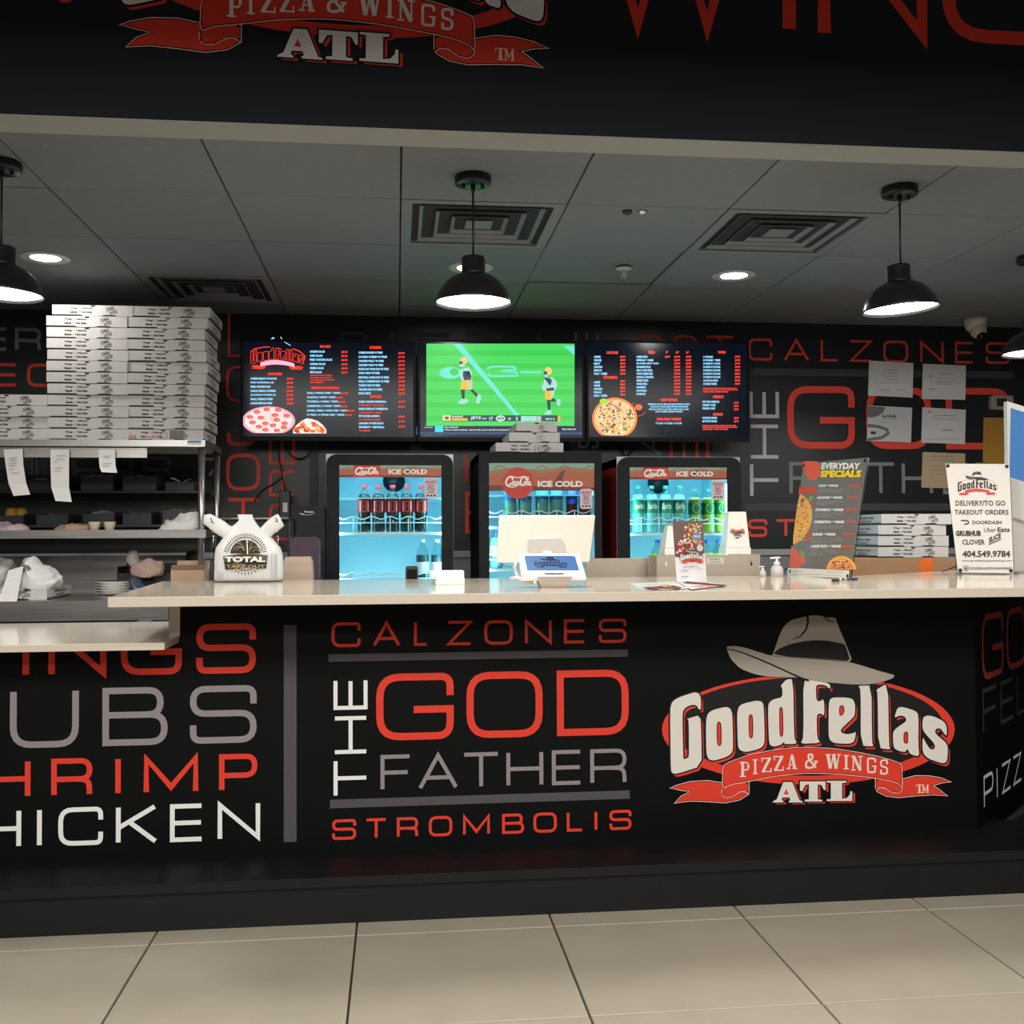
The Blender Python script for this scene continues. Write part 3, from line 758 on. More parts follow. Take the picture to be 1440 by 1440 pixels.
for (i, j), lab in zip(VENTS, ('square stepped ceiling diffuser behind the middle pendant', 'square stepped ceiling diffuser at the right, above the right downlight', 'square stepped ceiling diffuser at the left, above the right box stack')):
    t = thing('air_vent', lab, 'vent', (CX0 + TS * (i + .5), CY0 + TS * (j + .5), CEIL))
    MB().box(-.302, -.302, .045, .302, .302, .05).build('backing', vent_k, t, local=True)
    fr_ = Frame((0, 0, 0), (1, 0, 0), (0, -1, 0))
    sq = lambda r: [(-r, -r), (r, -r), (r, r), (-r, r)]
    MB().prism(fr_, sq(.302), [sq(.262)], d1=.012).build('frame', vent_m, t, local=True)
    for r in (.235, .172, .109):
        m = MB()
        for k in range(4):
            a0, a1 = math.pi / 4 + k * math.pi / 2, math.pi / 4 + (k + 1) * math.pi / 2
            q = 1.4142
            o0, o1 = (r * q * math.cos(a0), r * q * math.sin(a0)), (r * q * math.cos(a1), r * q * math.sin(a1))
            r2 = r - .042
            i0, i1 = (r2 * q * math.cos(a0), r2 * q * math.sin(a0)), (r2 * q * math.cos(a1), r2 * q * math.sin(a1))
            m.add([o0 + (.000,), o1 + (.000,), i1 + (.034,), i0 + (.034,), o0 + (.003,), o1 + (.003,), i1 + (.037,), i0 + (.037,)],
                  [(0, 1, 2, 3), (7, 6, 5, 4), (0, 4, 5, 1), (3, 2, 6, 7)])
        m.build('louver', vent_m, t, local=True)
    MB().box(-.052, -.052, .004, .052, .052, .008).build('centre_plate', vent_m, t, local=True)
t = thing('sprinkler_head', 'small white fire sprinkler head hanging from the ceiling', 'sprinkler', (1.03, 4.685, CEIL))
sw = mat('sprinkler_white', (200, 200, 196), rough=.4)
MB().lathe([(.038, 0), (.036, -.006), (.014, -.010)][::-1], 20).build('escutcheon', sw, t, local=True)
m = MB().lathe([(.007, -.045), (.008, -.008)], 8); m.tube([(-.007, 0, -.01), (-.016, 0, -.03), (-.004, 0, -.05)], .002); m.tube([(.007, 0, -.01), (.016, 0, -.03), (.004, 0, -.05)], .002)
m.build('frame', sw, t, local=True)
MB().lathe([(.014, -.052), (.014, -.050)], 12).build('deflector', chrome, t, local=True)
for x, lab in ((882, 'small dark metal ceiling hook, left of a pair'), (903, 'small silver metal ceiling hook, right of a pair')):
    p = atz(x, 297, CEIL)
    tag(MB().lathe([(.0, -.016), (.012, -.012), (.018, -.004), (.02, 0)], 12, p).build('ceiling_hook', chrome if x > 890 else lamp_black), lab, 'hook')
# dome camera
pc = at(1361, 452, 5.70)
t = thing('security_camera', 'white turret security camera under the ceiling in the right corner', 'camera', (pc.x, 5.62, CEIL))
MB().lathe([(.030, -.075), (.052, -.060), (.062, -.020), (.066, 0)], 24).build('housing', mat('camera_white', (214, 206, 196), rough=.4), t, local=True)
o = MB().lathe([(0, -.045), (.025, -.040), (.042, -.018), (.046, .008), (.040, .03)], 20).build('eyeball', mat('camera_white'), t, local=True); o.location = (.004, -.02, -.072); o.rotation_euler = (R(-25), 0, 0)
o = MB().lathe([(0, -.060), (.020, -.056), (.027, -.040)], 16).build('lens', blk_gloss, t, local=True); o.location = (.004, -.02, -.072); o.rotation_euler = (R(-35), 0, R(10))

# ------------------------------------------------------------------ the three screens
tv_bez = mat('screen_bezel', (8, 9, 11), rough=.5, spec=.2)
tv_face = mat('screen_glass_off', (9, 12, 17), rough=.16, spec=.22, emis=.5, ecol=(12, 22, 38))
TVY = 5.60
L_RED = lit((255, 58, 40), 1.3); L_BLU = lit((150, 215, 255), 1.15); L_CY = lit((120, 245, 225), .9); L_GRN = lit((66, 208, 88), 1.15)
def screen(px0, px1, py0, py1, label, bez=5):
    c = at((px0 + px1) / 2, (py0 + py1) / 2, TVY)
    t = thing('menu_screen', label, 'screen', (c.x, TVY + .05, c.z))
    ym, xm = (py0 + py1) / 2, (px0 + px1) / 2
    fr = wallframe(TVY)
    u0, u1 = fr.uv(px0, ym)[0], fr.uv(px1, ym)[0]; v1, v0 = fr.uv(xm, py0)[1], fr.uv(xm, py1)[1]
    b_ = .014
    m = MB().prism(fr, [(u0, v0), (u1, v0), (u1, v1), (u0, v1)], [[(u0 + b_, v0 + b_ * 1.6), (u1 - b_, v0 + b_ * 1.6), (u1 - b_, v1 - b_), (u0 + b_, v1 - b_)]], d0=0, d1=.014)
    m.build('bezel', tv_bez, t)
    MB().box(u0 + .004, TVY + .012, v0 + .004, u1 - .004, TVY + .045, v1 - .004).build('back_shell', tv_bez, t)
    MB().box(u0 + .25, TVY + .045, v0 + .15, u1 - .25, TVY + .10, v1 - .15).build('rear_case', tv_bez, t)
    MB().box((u0 + u1) / 2 - .1, TVY + .10, v0 + .2, (u0 + u1) / 2 + .1, WALL_Y - .002, v1 - .2).build('wall_bracket', tv_bez, t)
    MB().box(u0 + b_ * .8, TVY + .004, v0 + b_ * 1.3, u1 - b_ * .8, TVY + .0125, v1 - b_ * .8).build('display_panel', tv_face, t)
    return t, wallframe(TVY + .004)
# left menu
t, fr = screen(338, 585, 478, 620, 'left menu screen with red logo, pizza and chicken wings')
a = Art(fr, eps=.0003); q = lambda x, y: (330 + x / 5.538, 480 + y / 5.538)
def row(x0, x1, y, s, m, h=15):
    (ax, ay), (bx, by) = q(x0, y + h / 2), q(x1, y - h / 2); a.text(s, ax, ay + .15, bx, by - .15, m, weight=.055)
def rows(x0, ends, ys, texts, m, h=15):
    for x1, y, s in zip(ends, ys, texts): row(x0, x1, y, s, m, h)
row(255, 370, 254, 'APPETIZERS', L_RED, 18)
rows(123, (327, 305, 280, 320, 320, 297, 293), (290, 322, 353, 386, 418, 450, 482), ('CHEESE BREAD W/ SAUCE', 'FRIED MOZZARELLA (8)', 'FRIED MUSHROOMS', 'GARLIC BREAD SUPREME', 'JALAPENO POPPERS (6)', 'SMALL FRENCH FRIES', 'LARGE FRENCH FRIES'), L_BLU)
rows(405, (455,) * 7, (292, 324, 357, 388, 420, 452, 484), ('$5.99', '$7.99', '$6.99', '$5.99', '$7.99', '$3.49', '$5.25'), L_RED, 17)
row(663, 748, 40, 'SALADS', L_RED, 20)
rows(585, (703, 685, 760, 708, 695, 680), (80, 112, 143, 176, 208, 240), ('GARDEN SALAD', 'CHEF SALAD', 'FRIED CHICKEN SALAD', 'CAESAR SALAD', 'GREEK SALAD', 'SIDE SALAD'), L_BLU, 16)
rows(830, (880,) * 6, (84, 115, 147, 180, 212, 243), ('$8.75', '$9.99', '$9.99', '$8.99', '$8.99', '$4.99'), L_RED, 17)
rows(587, (755, 760, 780, 690), (265, 283, 301, 319), ('DRESSINGS: RANCH, ITALIAN', 'BLUE CHEESE, HONEY MUSTARD', 'THOUSAND ISLAND, BALSAMIC', 'EXTRA DRESSING'), L_RED, 9)
row(598, 815, 362, "EVERYDAY SPECIAL'S", L_RED, 20)
rows(563, (828, 788, 808, 828, 878, 858), (403, 437, 470, 505, 540, 573), ('SLICE, 5 WINGS, FRIES & DRINK', 'CALZONE, 5 WINGS & DRINK', 'STROMBOLI, 5 WINGS & DRINK', 'CHEESESTEAK, 5 WINGS & DRINK', 'BURGER, CHEESE, 5 WINGS, FRIES & DRINK', '16" PIZZA, 10 WINGS, FRIES & DRINK'), L_BLU, 16)
for x0, x1, y in ((830, 885, 405), (790, 843, 439), (810, 862, 472), (830, 880, 507), (880, 933, 541), (860, 915, 575)): row(x0, x1, y, '$14.99', L_RED, 15)
row(1052, 1142, 48, 'BURGERS', L_RED, 20)
rows(965, (1152, 1188, 1162, 1157, 1200, 1130, 1202, 1204, 1133, 1150, 1063), (88, 121, 153, 185, 216, 247, 281, 312, 343, 375, 405), ('CHEESE BURGER W/ FRIES', 'DOUBLE CHEESE W/ FRIES', 'CHICKEN PHILLY W/ FRIES', 'CHICKEN WRAP W/ FRIES', 'EGGPLANT PARM SUB W/ FRIES', 'GYRO WRAP W/ FRIES', 'MEATBALL PARM SUB W/ FRIES', 'PHILLY CHEESESTEAK W/ FRIES', 'TURKEY SUB W/ FRIES', 'VEGGIE SUB W/ FRIES', 'EXTRA MEAT'), L_BLU, 16)
rows(1275, (1325,) * 11, (93, 123, 155, 186, 217, 249, 282, 313, 345, 376, 407), ('$9.99', '$11.99', '$10.99', '$9.99', '$9.99', '$9.99', '$9.99', '$10.99', '$9.99', '$9.99', '$2.50'), L_RED, 17)
row(1055, 1145, 431, 'DINNERS', L_RED, 20)
rows(967, (1182, 1195, 1130, 1160, 1165), (470, 526, 582, 638, 668), ('BAKED CHICKEN PARMIGIANA', 'BAKED EGGPLANT PARMIGIANA', 'FETTUCCINE ALFREDO', 'LASAGNA W/ SIDE SALAD', 'SPAGHETTI & MEATBALLS'), L_BLU, 16)
rows(967, (1162, 1145, 1140, 1055), (498, 555, 610, 696), ('W/ SPAGHETTI & GARLIC BREAD', 'W/ SPAGHETTI & SALAD', 'W/ CHICKEN OR SHRIMP', 'W/ BREAD'), L_RED, 11)
rows(1275, (1325,) * 5, (470, 510, 587, 625, 665), ('$13.99', '$13.99', '$12.99', '$11.99', '$11.99'), L_RED, 17)
# logo on the screen
p0, p1 = fr.uv(*q(115, 150)), fr.uv(*q(550, 150)); zc = fr.uv(*q(330, 205))[1]
k = (p1[0] - p0[0]) / (logo_unit((2535, 1000))[0] - logo_unit((65, 1000))[0])
T = logo_map((p0[0] + p1[0]) / 2, zc + (LCZ - logo_unit((1300, 1600))[1]) * k - .004, LW * k)
a2T = T; a.T = T
for k_ in LG: a.stroke(smooth_loop(LG[k_][0]), 22, L_RED, closed=True)
a.stroke([(130,880),(300,720),(700,620),(1000,600)], 40, L_RED, n=6); a.stroke([(2000,650),(2300,760),(2520,960),(2520,1100),(2440,1250)], 50, L_RED)
a.up(); a.poly(TAILL, L_RED); a.poly(TAILR, L_RED); a.up(); a.poly(BAND, lit((255, 170, 190), 1.3), sm=1)
a.poly([(1000,250),(1130,130),(1200,180),(1120,250)], L_BLU); a.stroke([(1460,110),(1560,300),(1900,500)], 36, L_BLU); a.T = None
# pizza and wings
def pizza(cx, cy, rx, ry, clip, base, crust, tops, n, seed, topr, sides=7):
    rnd = random.Random(seed)
    x, y = q(cx, cy); kx, ky = q(cx + rx, cy)[0] - x, q(cx, cy + ry)[1] - y; cl_ = q(cx, clip)[1] - y
    a.ell(x, y, kx, ky, crust, 40, clip=cl_); a.up(); a.ell(x, y, kx * .9, ky * .9, base, 40, clip=min(cl_, ky)); a.up()
    for i in range(n):
        r_ = math.sqrt(rnd.random()) * .82; an = rnd.random() * 6.28; s_ = topr * (.7 + .6 * rnd.random())
        px_, py_ = x + kx * r_ * math.cos(an), y + ky * r_ * math.sin(an)
        if py_ + s_ * ky > y + cl_: continue
        a.ell(px_, py_, kx * s_, ky * s_ * (.6 + .5 * rnd.random()), tops[i % len(tops)], sides, rot=rnd.random())
    a.up()
pizza(265, 620, 207, 114, 715, lit((255, 222, 222), 1.05), lit((246, 170, 185), 1.05), (lit((255, 240, 235), 1.1), lit((250, 190, 180), 1.1)), 40, 3, .07, 8)
for (px_, py_) in ((175, 550), (250, 530), (340, 535), (405, 580), (120, 590), (205, 595), (315, 575), (140, 632), (240, 640), (330, 612), (390, 640), (190, 665), (300, 655), (240, 690), (385, 672), (330, 695)):
    X, Y_ = q(px_, py_); a.ell(X, Y_, 4.6, 2.7, lit((236, 84, 74), 1.05), 12); a.ell(X + .5, Y_ + .4, 3.2, 1.7, lit((250, 130, 110), 1.05), 10)
wb_ = [(455, 718), (455, 690), (480, 655), (520, 622), (560, 600), (600, 605), (650, 622), (690, 655), (715, 690), (715, 718)]
a.poly([q(*p) for p in wb_], lit((255, 230, 225), 1.1)); a.up()
rnd = random.Random(5)
for i in range(26):
    x = 480 + rnd.random() * 210; y = 712 - rnd.random() * max(4, (105 - abs(x - 585) * .75)); X, Y_ = q(x, min(y, 700))
    a.ell(X, Y_, 4.2, 1.9, lit(((240, 120, 50), (250, 160, 80), (205, 75, 45), (235, 100, 60))[i % 4], 1.05), 10, rot=rnd.random() * 1.6, clip=q(0, 716)[1] - Y_)
    a.build('picture', t, 'lit menu text in white and red')

# middle television
t, fr = screen(587, 822.5, 478, 621, 'middle television showing two football players on green turf')
t.name = 'television'
a = Art(fr, eps=.0003); q = lambda x, y: (590 + x / 6.261, 480 + y / 6.261)
a.rect(*q(60, 20), *q(1364, 745), L_GRN)
a.rect(*q(-30, 750), *q(1435, 798), lit((12, 30, 70), .8)); a.rect(*q(-30, 798), *q(1435, 822), lit((40, 78, 130), .8)); a.up()
band = lit((58, 196, 74), 1.15)
for i in range(6): a.rect(*q(60, 80 + i * 115), *q(1364, 125 + i * 115), band)
a.up()
a.poly([q(300, 22), q(365, 22), q(880, 655), q(945, 744), q(885, 744), q(840, 655)], L_CY); a.poly([q(1265, 40), q(1364, 40), q(1364, 125)], L_CY)
cx_, cy_ = q(270, 278); a.ell(cx_, cy_, 15.5, 8.2, L_CY, 28); a.up(); cx_, cy_ = q(305, 270); a.ell(cx_, cy_, 6.5, 5.2, band, 20)
for p_ in ([(590, 240), (650, 222, 9), (840, 225, 9), (850, 250, 9), (720, 262), (860, 275, 9), (860, 305, 9), (620, 308, 9), (600, 285)],):
    a.stroke([q(*p[:2]) + ((2.5,) if len(p) > 2 else ()) for p in p_], 2.6, L_CY)
a.stroke([q(890, 272), q(1075, 272)], 2.8, L_CY); a.up(2)
NAVY = lit((52, 72, 100), .8); YEL = lit((255, 190, 50), 1); DGR = lit((10, 70, 60), .8); PALE = lit((170, 225, 220), 1); HELM = lit((255, 205, 110), 1.05); SKN = lit((95, 85, 95), .7)
def player(dx, dy, run):
    g = lambda *ps: [q(x + dx, y + dy) for x, y in ps]
    if run:
        a.poly(g((1120, 515), (1152, 515), (1150, 605), (1130, 605)), DGR); a.poly(g((1150, 500), (1160, 500), (1215, 515), (1212, 535), (1150, 530)), DGR)
        a.poly(g((1128, 605), (1155, 605), (1162, 635), (1140, 648), (1092, 645)), PALE); a.poly(g((1195, 512), (1235, 508), (1242, 550), (1228, 575), (1212, 560)), PALE); a.up()
        a.poly(g((1105, 430), (1160, 432), (1155, 518), (1105, 515)), YEL); a.poly(g((1158, 430), (1188, 425), (1185, 470), (1155, 518)), PALE)
        a.poly(g((1100, 320), (1170, 318), (1205, 350), (1210, 400), (1188, 440), (1110, 435), (1085, 436), (1075, 410), (1092, 360)), PALE); a.up()
        a.poly(g((1090, 318), (1150, 325), (1165, 350), (1150, 392), (1130, 370)), NAVY); a.poly(g((1115, 415), (1180, 408), (1186, 432), (1118, 438)), NAVY)
        a.ell(*q(1132 + dx, 262 + dy), 5.2, 5.4, HELM, 16); a.up(); a.ell(*q(1108 + dx, 282 + dy), 2.6, 3.4, SKN, 10); a.ell(*q(1112 + dx, 305 + dy), 2.6, 2.0, PALE, 10)
    else:
        a.poly(g((362, 425), (398, 425), (396, 505), (375, 510)), DGR); a.poly(g((440, 425), (465, 418), (515, 470), (500, 490)), DGR)
        a.poly(g((372, 505), (425, 510), (428, 535), (395, 552), (330, 548)), PALE); a.poly(g((515, 465), (540, 475), (540, 515), (520, 550), (495, 545)), PALE); a.up()
        a.poly(g((368, 345), (465, 345), (465, 425), (358, 425)), YEL); a.poly(g((412, 360), (465, 345), (462, 425), (430, 428)), PALE)
        a.poly(g((362, 250), (430, 225), (460, 280), (462, 340), (375, 345), (348, 300)), PALE); a.up()
        a.poly(g((385, 262), (440, 265), (458, 310), (450, 338), (392, 342), (380, 300)), NAVY); a.poly(g((400, 262), (438, 262), (442, 305), (412, 310)), SKN)
        a.ell(*q(388 + dx, 170 + dy), 5.0, 5.0, HELM, 16); a.up(); a.ell(*q(365 + dx, 192 + dy), 3.0, 2.8, SKN, 10); a.ell(*q(375 + dx, 212 + dy), 4.4, 2.3, PALE, 10)
    a.up()
player(0, 0, False); player(0, 0, True)
TEAL = lit((8, 86, 84), .9); WHT = lit((225, 245, 240), 1.05)
a.rect(*q(203, 652), *q(1238, 705), TEAL); a.up()
a.rect(*q(203, 652), *q(275, 700), lit((250, 225, 150), 1)); a.rect(*q(283, 678), *q(423, 700), YEL); a.rect(*q(892, 658), *q(1070, 704), lit((160, 230, 215), 1)); a.rect(*q(1215, 655), *q(1238, 706), YEL)
a.up()
cx_, cy_ = q(712, 680); a.ell(cx_, cy_, 6.6, 4.1, WHT, 24); a.up(); a.ell(cx_, cy_, 4.7, 2.8, lit((10, 60, 50), .8), 20); a.up()
a.stroke([(cx_ + 2.4, cy_ - 1.2, 1), (cx_ - 2.2, cy_ - 1.8, 1.5), (cx_ - 2.6, cy_ + 1.6, 1.5), (cx_ + 2.2, cy_ + 1.7, 1), (cx_ + 2.2, cy_ + .3), (cx_ + .5, cy_ + .3)], 1.0, WHT)
a.ell(*q(240, 676), 3.2, 2.2, lit((70, 120, 130), .8), 12)
for s, x0, y0, x1, y1 in (('RUSHING', 285, 674, 382, 656), ('JETS', 448, 694, 540, 662), ('NYJ', 552, 692, 585, 674), ('17', 614, 697, 645, 666), ('GB', 778, 692, 803, 674), ('3', 846, 697, 863, 666), ('2ND & 10', 1108, 693, 1188, 676), ('NFL FANTASY', 218, 765, 345, 752), ('Fantasy', 45, 765, 118, 754), ("r Wong's Classic draft tips.  Scan the QR code in the left to download the app", 212, 790, 832, 773), ('Sportsbook', 1255, 784, 1375, 767)):
    a.text(s, *q(x0, y0), *q(x1, y1), WHT, weight=.03)
a.rect(*q(135, 746), *q(208, 800), lit((60, 225, 235), 1)); a.stroke([q(1030, 666), q(1062, 666), q(1062, 696), q(1030, 696)], .9, lit((235, 80, 120), 1), closed=True)
a.build('picture', t, 'lit green football picture with score bar')

# right menu
t, fr = screen(824.5, 1054, 479, 621, 'right menu screen with lists around a whole pizza')
a = Art(fr, eps=.0003); q = lambda x, y: (820 + x / 6, 480 + y / 6)
RY = [131 + 28.5 * i for i in range(12)]
row(195, 295, 95, 'CALZONES', L_RED, 22); rows(90, (148, 155, 145, 163, 157, 203), RY[:6], ('CHEESE', 'VEGGIE', 'MEAT', 'CHICKEN', 'SPINACH', 'STEAK & CHEESE'), L_BLU, 17)
rows(313, (357,) * 6, RY[:6], ('$8.99',) * 6, L_RED, 18)
row(170, 290, 304, 'STROMBOLI', L_RED, 22); rows(90, (143, 143, 162, 155, 203), (345, 373, 402, 430, 459), ('CHEESE', 'VEGGIE', 'CHICKEN', 'SPINACH', 'STEAK & CHEESE'), L_BLU, 17)
rows(313, (355,) * 5, (336, 364, 393, 421, 450), ('$8.99',) * 5, L_RED, 18)
row(550, 607, 93, 'PIZZA', L_RED, 22)
for s, x0, x1 in (('9"', 697, 717), ('14"', 783, 808), ('16"', 870, 893)): row(x0, x1, 93, s, L_RED, 20)
rows(450, (545, 593, 638, 572, 587, 590, 593, 552, 543, 531, 535, 526), RY, ('CHEESE PIZZA', 'PEPPERONI & CHEESE', 'BBQ CHICKEN, ONION & BACON', 'SUPREME PIZZA', 'MEAT LOVER PIZZA', 'WHITE CHEESE PIZZA', 'BUFFALO CHICKEN', 'GREEK PIZZA', 'VEGGIE PIZZA', 'MARGHERITA', 'HAWAIIAN', 'HOUSE PIE'), L_BLU, 17)
row(690, 732, 131, '$9.99', L_RED, 18)
for x0, x1 in ((768, 818), (867, 913)): rows(x0, (x1,) * 12, RY, ('$14.99', '$16.99', '$17.99', '$18.99', '$18.99', '$17.99') * 2, L_RED, 18)
row(655, 797, 494, 'PIZZA TOPPINGS', L_RED, 20)
for x0, x1, y, s in ((548, 900, 532, 'PEPPERONI, BACON, BEEF, SAUSAGE, PINEAPPLE, ONION'), (567, 887, 553, 'HAM, BLACK OLIVES, GREEN PEPPERS, MUSHROOMS'), (555, 893, 575, 'SPINACH, TOMATO, JALAPENO, FRESH GARLIC, BASIL'), (610, 838, 594, 'EXTRA CHEESE, GRILLED CHICKEN')): row(x0, x1, y, s, L_BLU, 15)
row(622, 827, 657, 'EXTRA PIZZA TOPPINGS', L_RED, 22); row(612, 832, 692, '9" $1.50 / 14" $2.50 / 16" $3.00', L_BLU, 18)
row(1137, 1202, 92, 'WINGS', L_RED, 22)
rows(1013, (1095, 1158, 1158, 1158, 1158, 1158, 1158, 1138, 1128), RY, ('6 WINGS', '10 WINGS & FRIES', '15 WINGS W/ 1 FLAVOR', '20 WINGS W/ 2 FLAVORS', '30 WINGS W/ 2 FLAVORS', '50 WINGS W/ 3 FLAVORS', '75 WINGS W/ 4 FLAVORS', 'ALL FLATS OR DRUMS', '5 CHICKEN TENDERS'), L_BLU, 17)
rows(1280, (1325,) * 9, RY, ('$7.99', '$12.99', '$17.99', '$23.99', '$34.99', '$56.99', '$82.99', '$2.00', '$8.99'), L_RED, 18)
rows(1013, (1297, 1305, 1225), (397, 411, 426), ('HOT, MILD, LEMON PEPPER, HONEY BBQ, TERIYAKI, GARLIC', 'PARMESAN, CAJUN, SWEET CHILI, MANGO HABANERO, PLAIN', 'RANCH OR BLUE CHEESE INCLUDED'), L_RED, 10)
row(1097, 1185, 468, 'DESSERTS', L_RED, 22); rows(1007, (1148, 1117, 1113), (510, 538, 566), ('NEW YORK CHEESECAKE', 'CARROT CAKE', 'FUNNEL CAKE'), L_BLU, 17); rows(1272, (1312,) * 3, (519, 547, 575), ('$4.99',) * 3, L_RED, 18)
row(1097, 1180, 616, 'DRINKS', L_RED, 22); rows(1007, (1130, 1130), (646, 674), ('FOUNTAIN DRINKS', 'BOTTLED DRINKS'), L_BLU, 17); rows(1272, (1312,) * 2, (647, 675), ('$2.49', '$2.79'), L_RED, 18)
rows(1007, (1290, 1303, 1223), (711, 725, 742), ('PRICES MAY CHANGE WITHOUT NOTICE. TAX NOT INCLUDED', 'CONSUMING RAW OR UNDERCOOKED FOOD MAY RAISE RISK', 'DELIVERY FEE APPLIES'), L_RED, 10)
pizza(267, 650, 190, 176, 795, lit((255, 205, 150), 1.05), lit((245, 140, 50), 1.05), (lit((240, 200, 90), 1), lit((110, 170, 90), .9), lit((255, 235, 200), 1.05), lit((205, 120, 130), .9), lit((90, 110, 70), .7), lit((235, 150, 70), 1)), 170, 8, .055)
a.ell(*q(172, 508), 6, 4, lit((180, 225, 60), 1), 14); a.ell(*q(465, 557), 5.6, 4.4, lit((240, 120, 60), 1), 12)
a.stroke([q(398, 545), q(432, 522)], .8, L_RED); a.stroke([q(455, 632), q(500, 622) + (2,), q(523, 600)], .9, L_RED)
a.build('picture', t, 'lit menu text in white and red')

# cables below the screens
cab = mat('cable_rubber', (10, 10, 11), rough=.5)
def cable(pts, Y, lab, r=.004):
    P_ = [at(x, y, Y) for x, y in pts]
    L_ = []
    for i in range(len(P_) - 1):
        p0, p1, p2, p3 = P_[max(i - 1, 0)], P_[i], P_[i + 1], P_[min(i + 2, len(P_) - 1)]
        for k in range(5):
            s = k / 5; L_.append(.5 * ((2 * p1) + (p2 - p0) * s + (2 * p0 - 5 * p1 + 4 * p2 - p3) * s * s + (3 * p1 - p0 - 3 * p2 + p3) * s ** 3))
    L_.append(P_[-1])
    tag(MB().tube(L_, r, 5).build('power_cable', cab), lab, 'cable')
cable([(393, 612), (392, 640), (396, 665), (400, 690), (402, 708)], WALL_Y - .05, 'black power cable hanging straight from the left screen')
cable([(398, 612), (405, 635), (420, 645), (436, 636), (439, 612)], WALL_Y - .03, 'black cable looping under the left screen')
cable([(872, 612), (874, 628), (880, 642), (893, 630), (907, 612)], WALL_Y - .03, 'black cable looping under the right screen', .005)
cable([(398, 670), (385, 680), (368, 690), (358, 705)], WALL_Y - .02, 'thin black cable sagging to the left across the red letters', .003)
p = at(401, 711, 5.75)
t = thing('power_adapter', 'black power adapter with white sticker hanging by the red letters', 'adapter', (p.x, 5.75, p.z - .07))
MB().box(-.028, -.02, 0, .028, .02, .15, bev=.004).build('body', blk_plastic, t, local=True)
MB().box(-.010, -.0215, .035, .014, -.019, .085).build('sticker', white_plastic, t, local=True)
# ------------------------------------------------------------------ scripts and small marks
SCRIPT = [([(.27,.62),(.29,.85,.1),(.20,1.0,.1),(.08,.8,.15),(.02,.4,.2),(.06,.08,.15),(.16,.12,.1),(.22,.34)], .05),
          ([(.30,.5,.05),(.24,.3,.1),(.27,.1,.05),(.33,.22,.05),(.33,.48,.05),(.30,.5)], .035), ([(.42,.46),(.37,.5,.05),(.35,.2,.1),(.40,.12,.05),(.44,.3)], .035),
          ([(.51,.46),(.46,.5,.05),(.44,.2,.08),(.49,.12,.05),(.52,.46),(.51,.15,.05),(.55,.25)], .035), ([(.56,.36),(.61,.42)], .03),
          ([(.76,.66),(.80,.9,.1),(.70,1.0,.1),(.60,.75,.15),(.57,.35,.2),(.61,.08,.15),(.69,.16)], .05),
          ([(.75,.5,.05),(.69,.3,.1),(.72,.1,.05),(.78,.22,.05),(.78,.48,.05),(.75,.5)], .035), ([(.80,.3),(.88,.8,.06),(.86,1.0,.05),(.82,.6,.1),(.82,.15,.05),(.86,.15)], .03),
          ([(.94,.46),(.89,.5,.05),(.87,.2,.08),(.92,.12,.05),(.95,.46),(.94,.12,.05),(1.0,.2)], .035), ([(.10,.02),(.28,-.08,.1),(.45,.06)], .03), ([(.2,1.02),(.45,.85,.1),(.72,1.0)], .03)]
def script(art, x0, y0, x1, y1, m, bold=1.0):
    """(x0,y0) bottom left, (x1,y1) top right, plane units of the art"""
    for pts, t in SCRIPT:
        P_ = [(x0 + p[0] * (x1 - x0), y0 + p[1] * (y1 - y0)) + ((p[2] * (x1 - x0),) if len(p) > 2 else ()) for p in pts]
        art.stroke(P_, t * abs(x1 - x0) * bold, m)

# ------------------------------------------------------------------ bottles
bot_clear = clear_mat('clear_bottle_plastic', (225, 245, 245), .14, body=(90, 120, 120))
cola_m = mat('cola_liquid', (30, 12, 9), rough=.08, clear=.5)
def bottle(name, label, loc, h, r, liq, fill, cap, lab_m, lab_z=(.42, .68), art=None, group=None, shape='cola', clear=None):
    t = thing(name, label, 'bottle', loc, group=group)
    if shape == 'cola': prof = [(.80, 0), (.98, .03), (1, .14), (.90, .24), (.88, .34), (.97, .42), (1, .5), (1, .66), (.96, .72), (.72, .80), (.42, .88), (.34, .92), (.34, .95)]
    else: prof = [(.85, 0), (1, .03), (1, .70), (.92, .76), (.62, .84), (.40, .90), (.36, .95)]
    P_ = [(a * r, b * h) for a, b in prof]
    body = MB(); 
    lq = [p for p in P_ if p[1] <= fill * h]
    body.lathe([(0, 0)] + P_, 14, cap=False)
    body.build('bottle', clear or bot_clear, t, local=True)
    MB().lathe([(0, .002)] + [(a * .96, b + .002) for a, b in lq] + [(0, lq[-1][1] + .002)], 14, cap=False).build('liquid', liq, t, local=True)
    MB().lathe([(0, h), (r * .40, h), (r * .42, h * .985), (r * .42, h * .93)][::-1], 12, cap=False).build('cap', cap, t, local=True)
    MB().lathe([(r * 1.015, lab_z[0] * h), (r * 1.015, lab_z[1] * h)], 14, cap=False).build('label', lab_m, t, local=True)
    if art:
        fr = Frame((0, 0, 0), (1, 0, 0), (0, 0, 1)); rr_ = r * 1.03
        fr.warp = lambda p: Vector((rr_ * math.sin(p.x / rr_), -(rr_ + (-p.y)) * math.cos(p.x / rr_), p.z))
        a = Art(fr, px=False, eps=.0003); art(a, r, h); o = a.mb.build('label_print', a.mats, t, local=True)
    return t

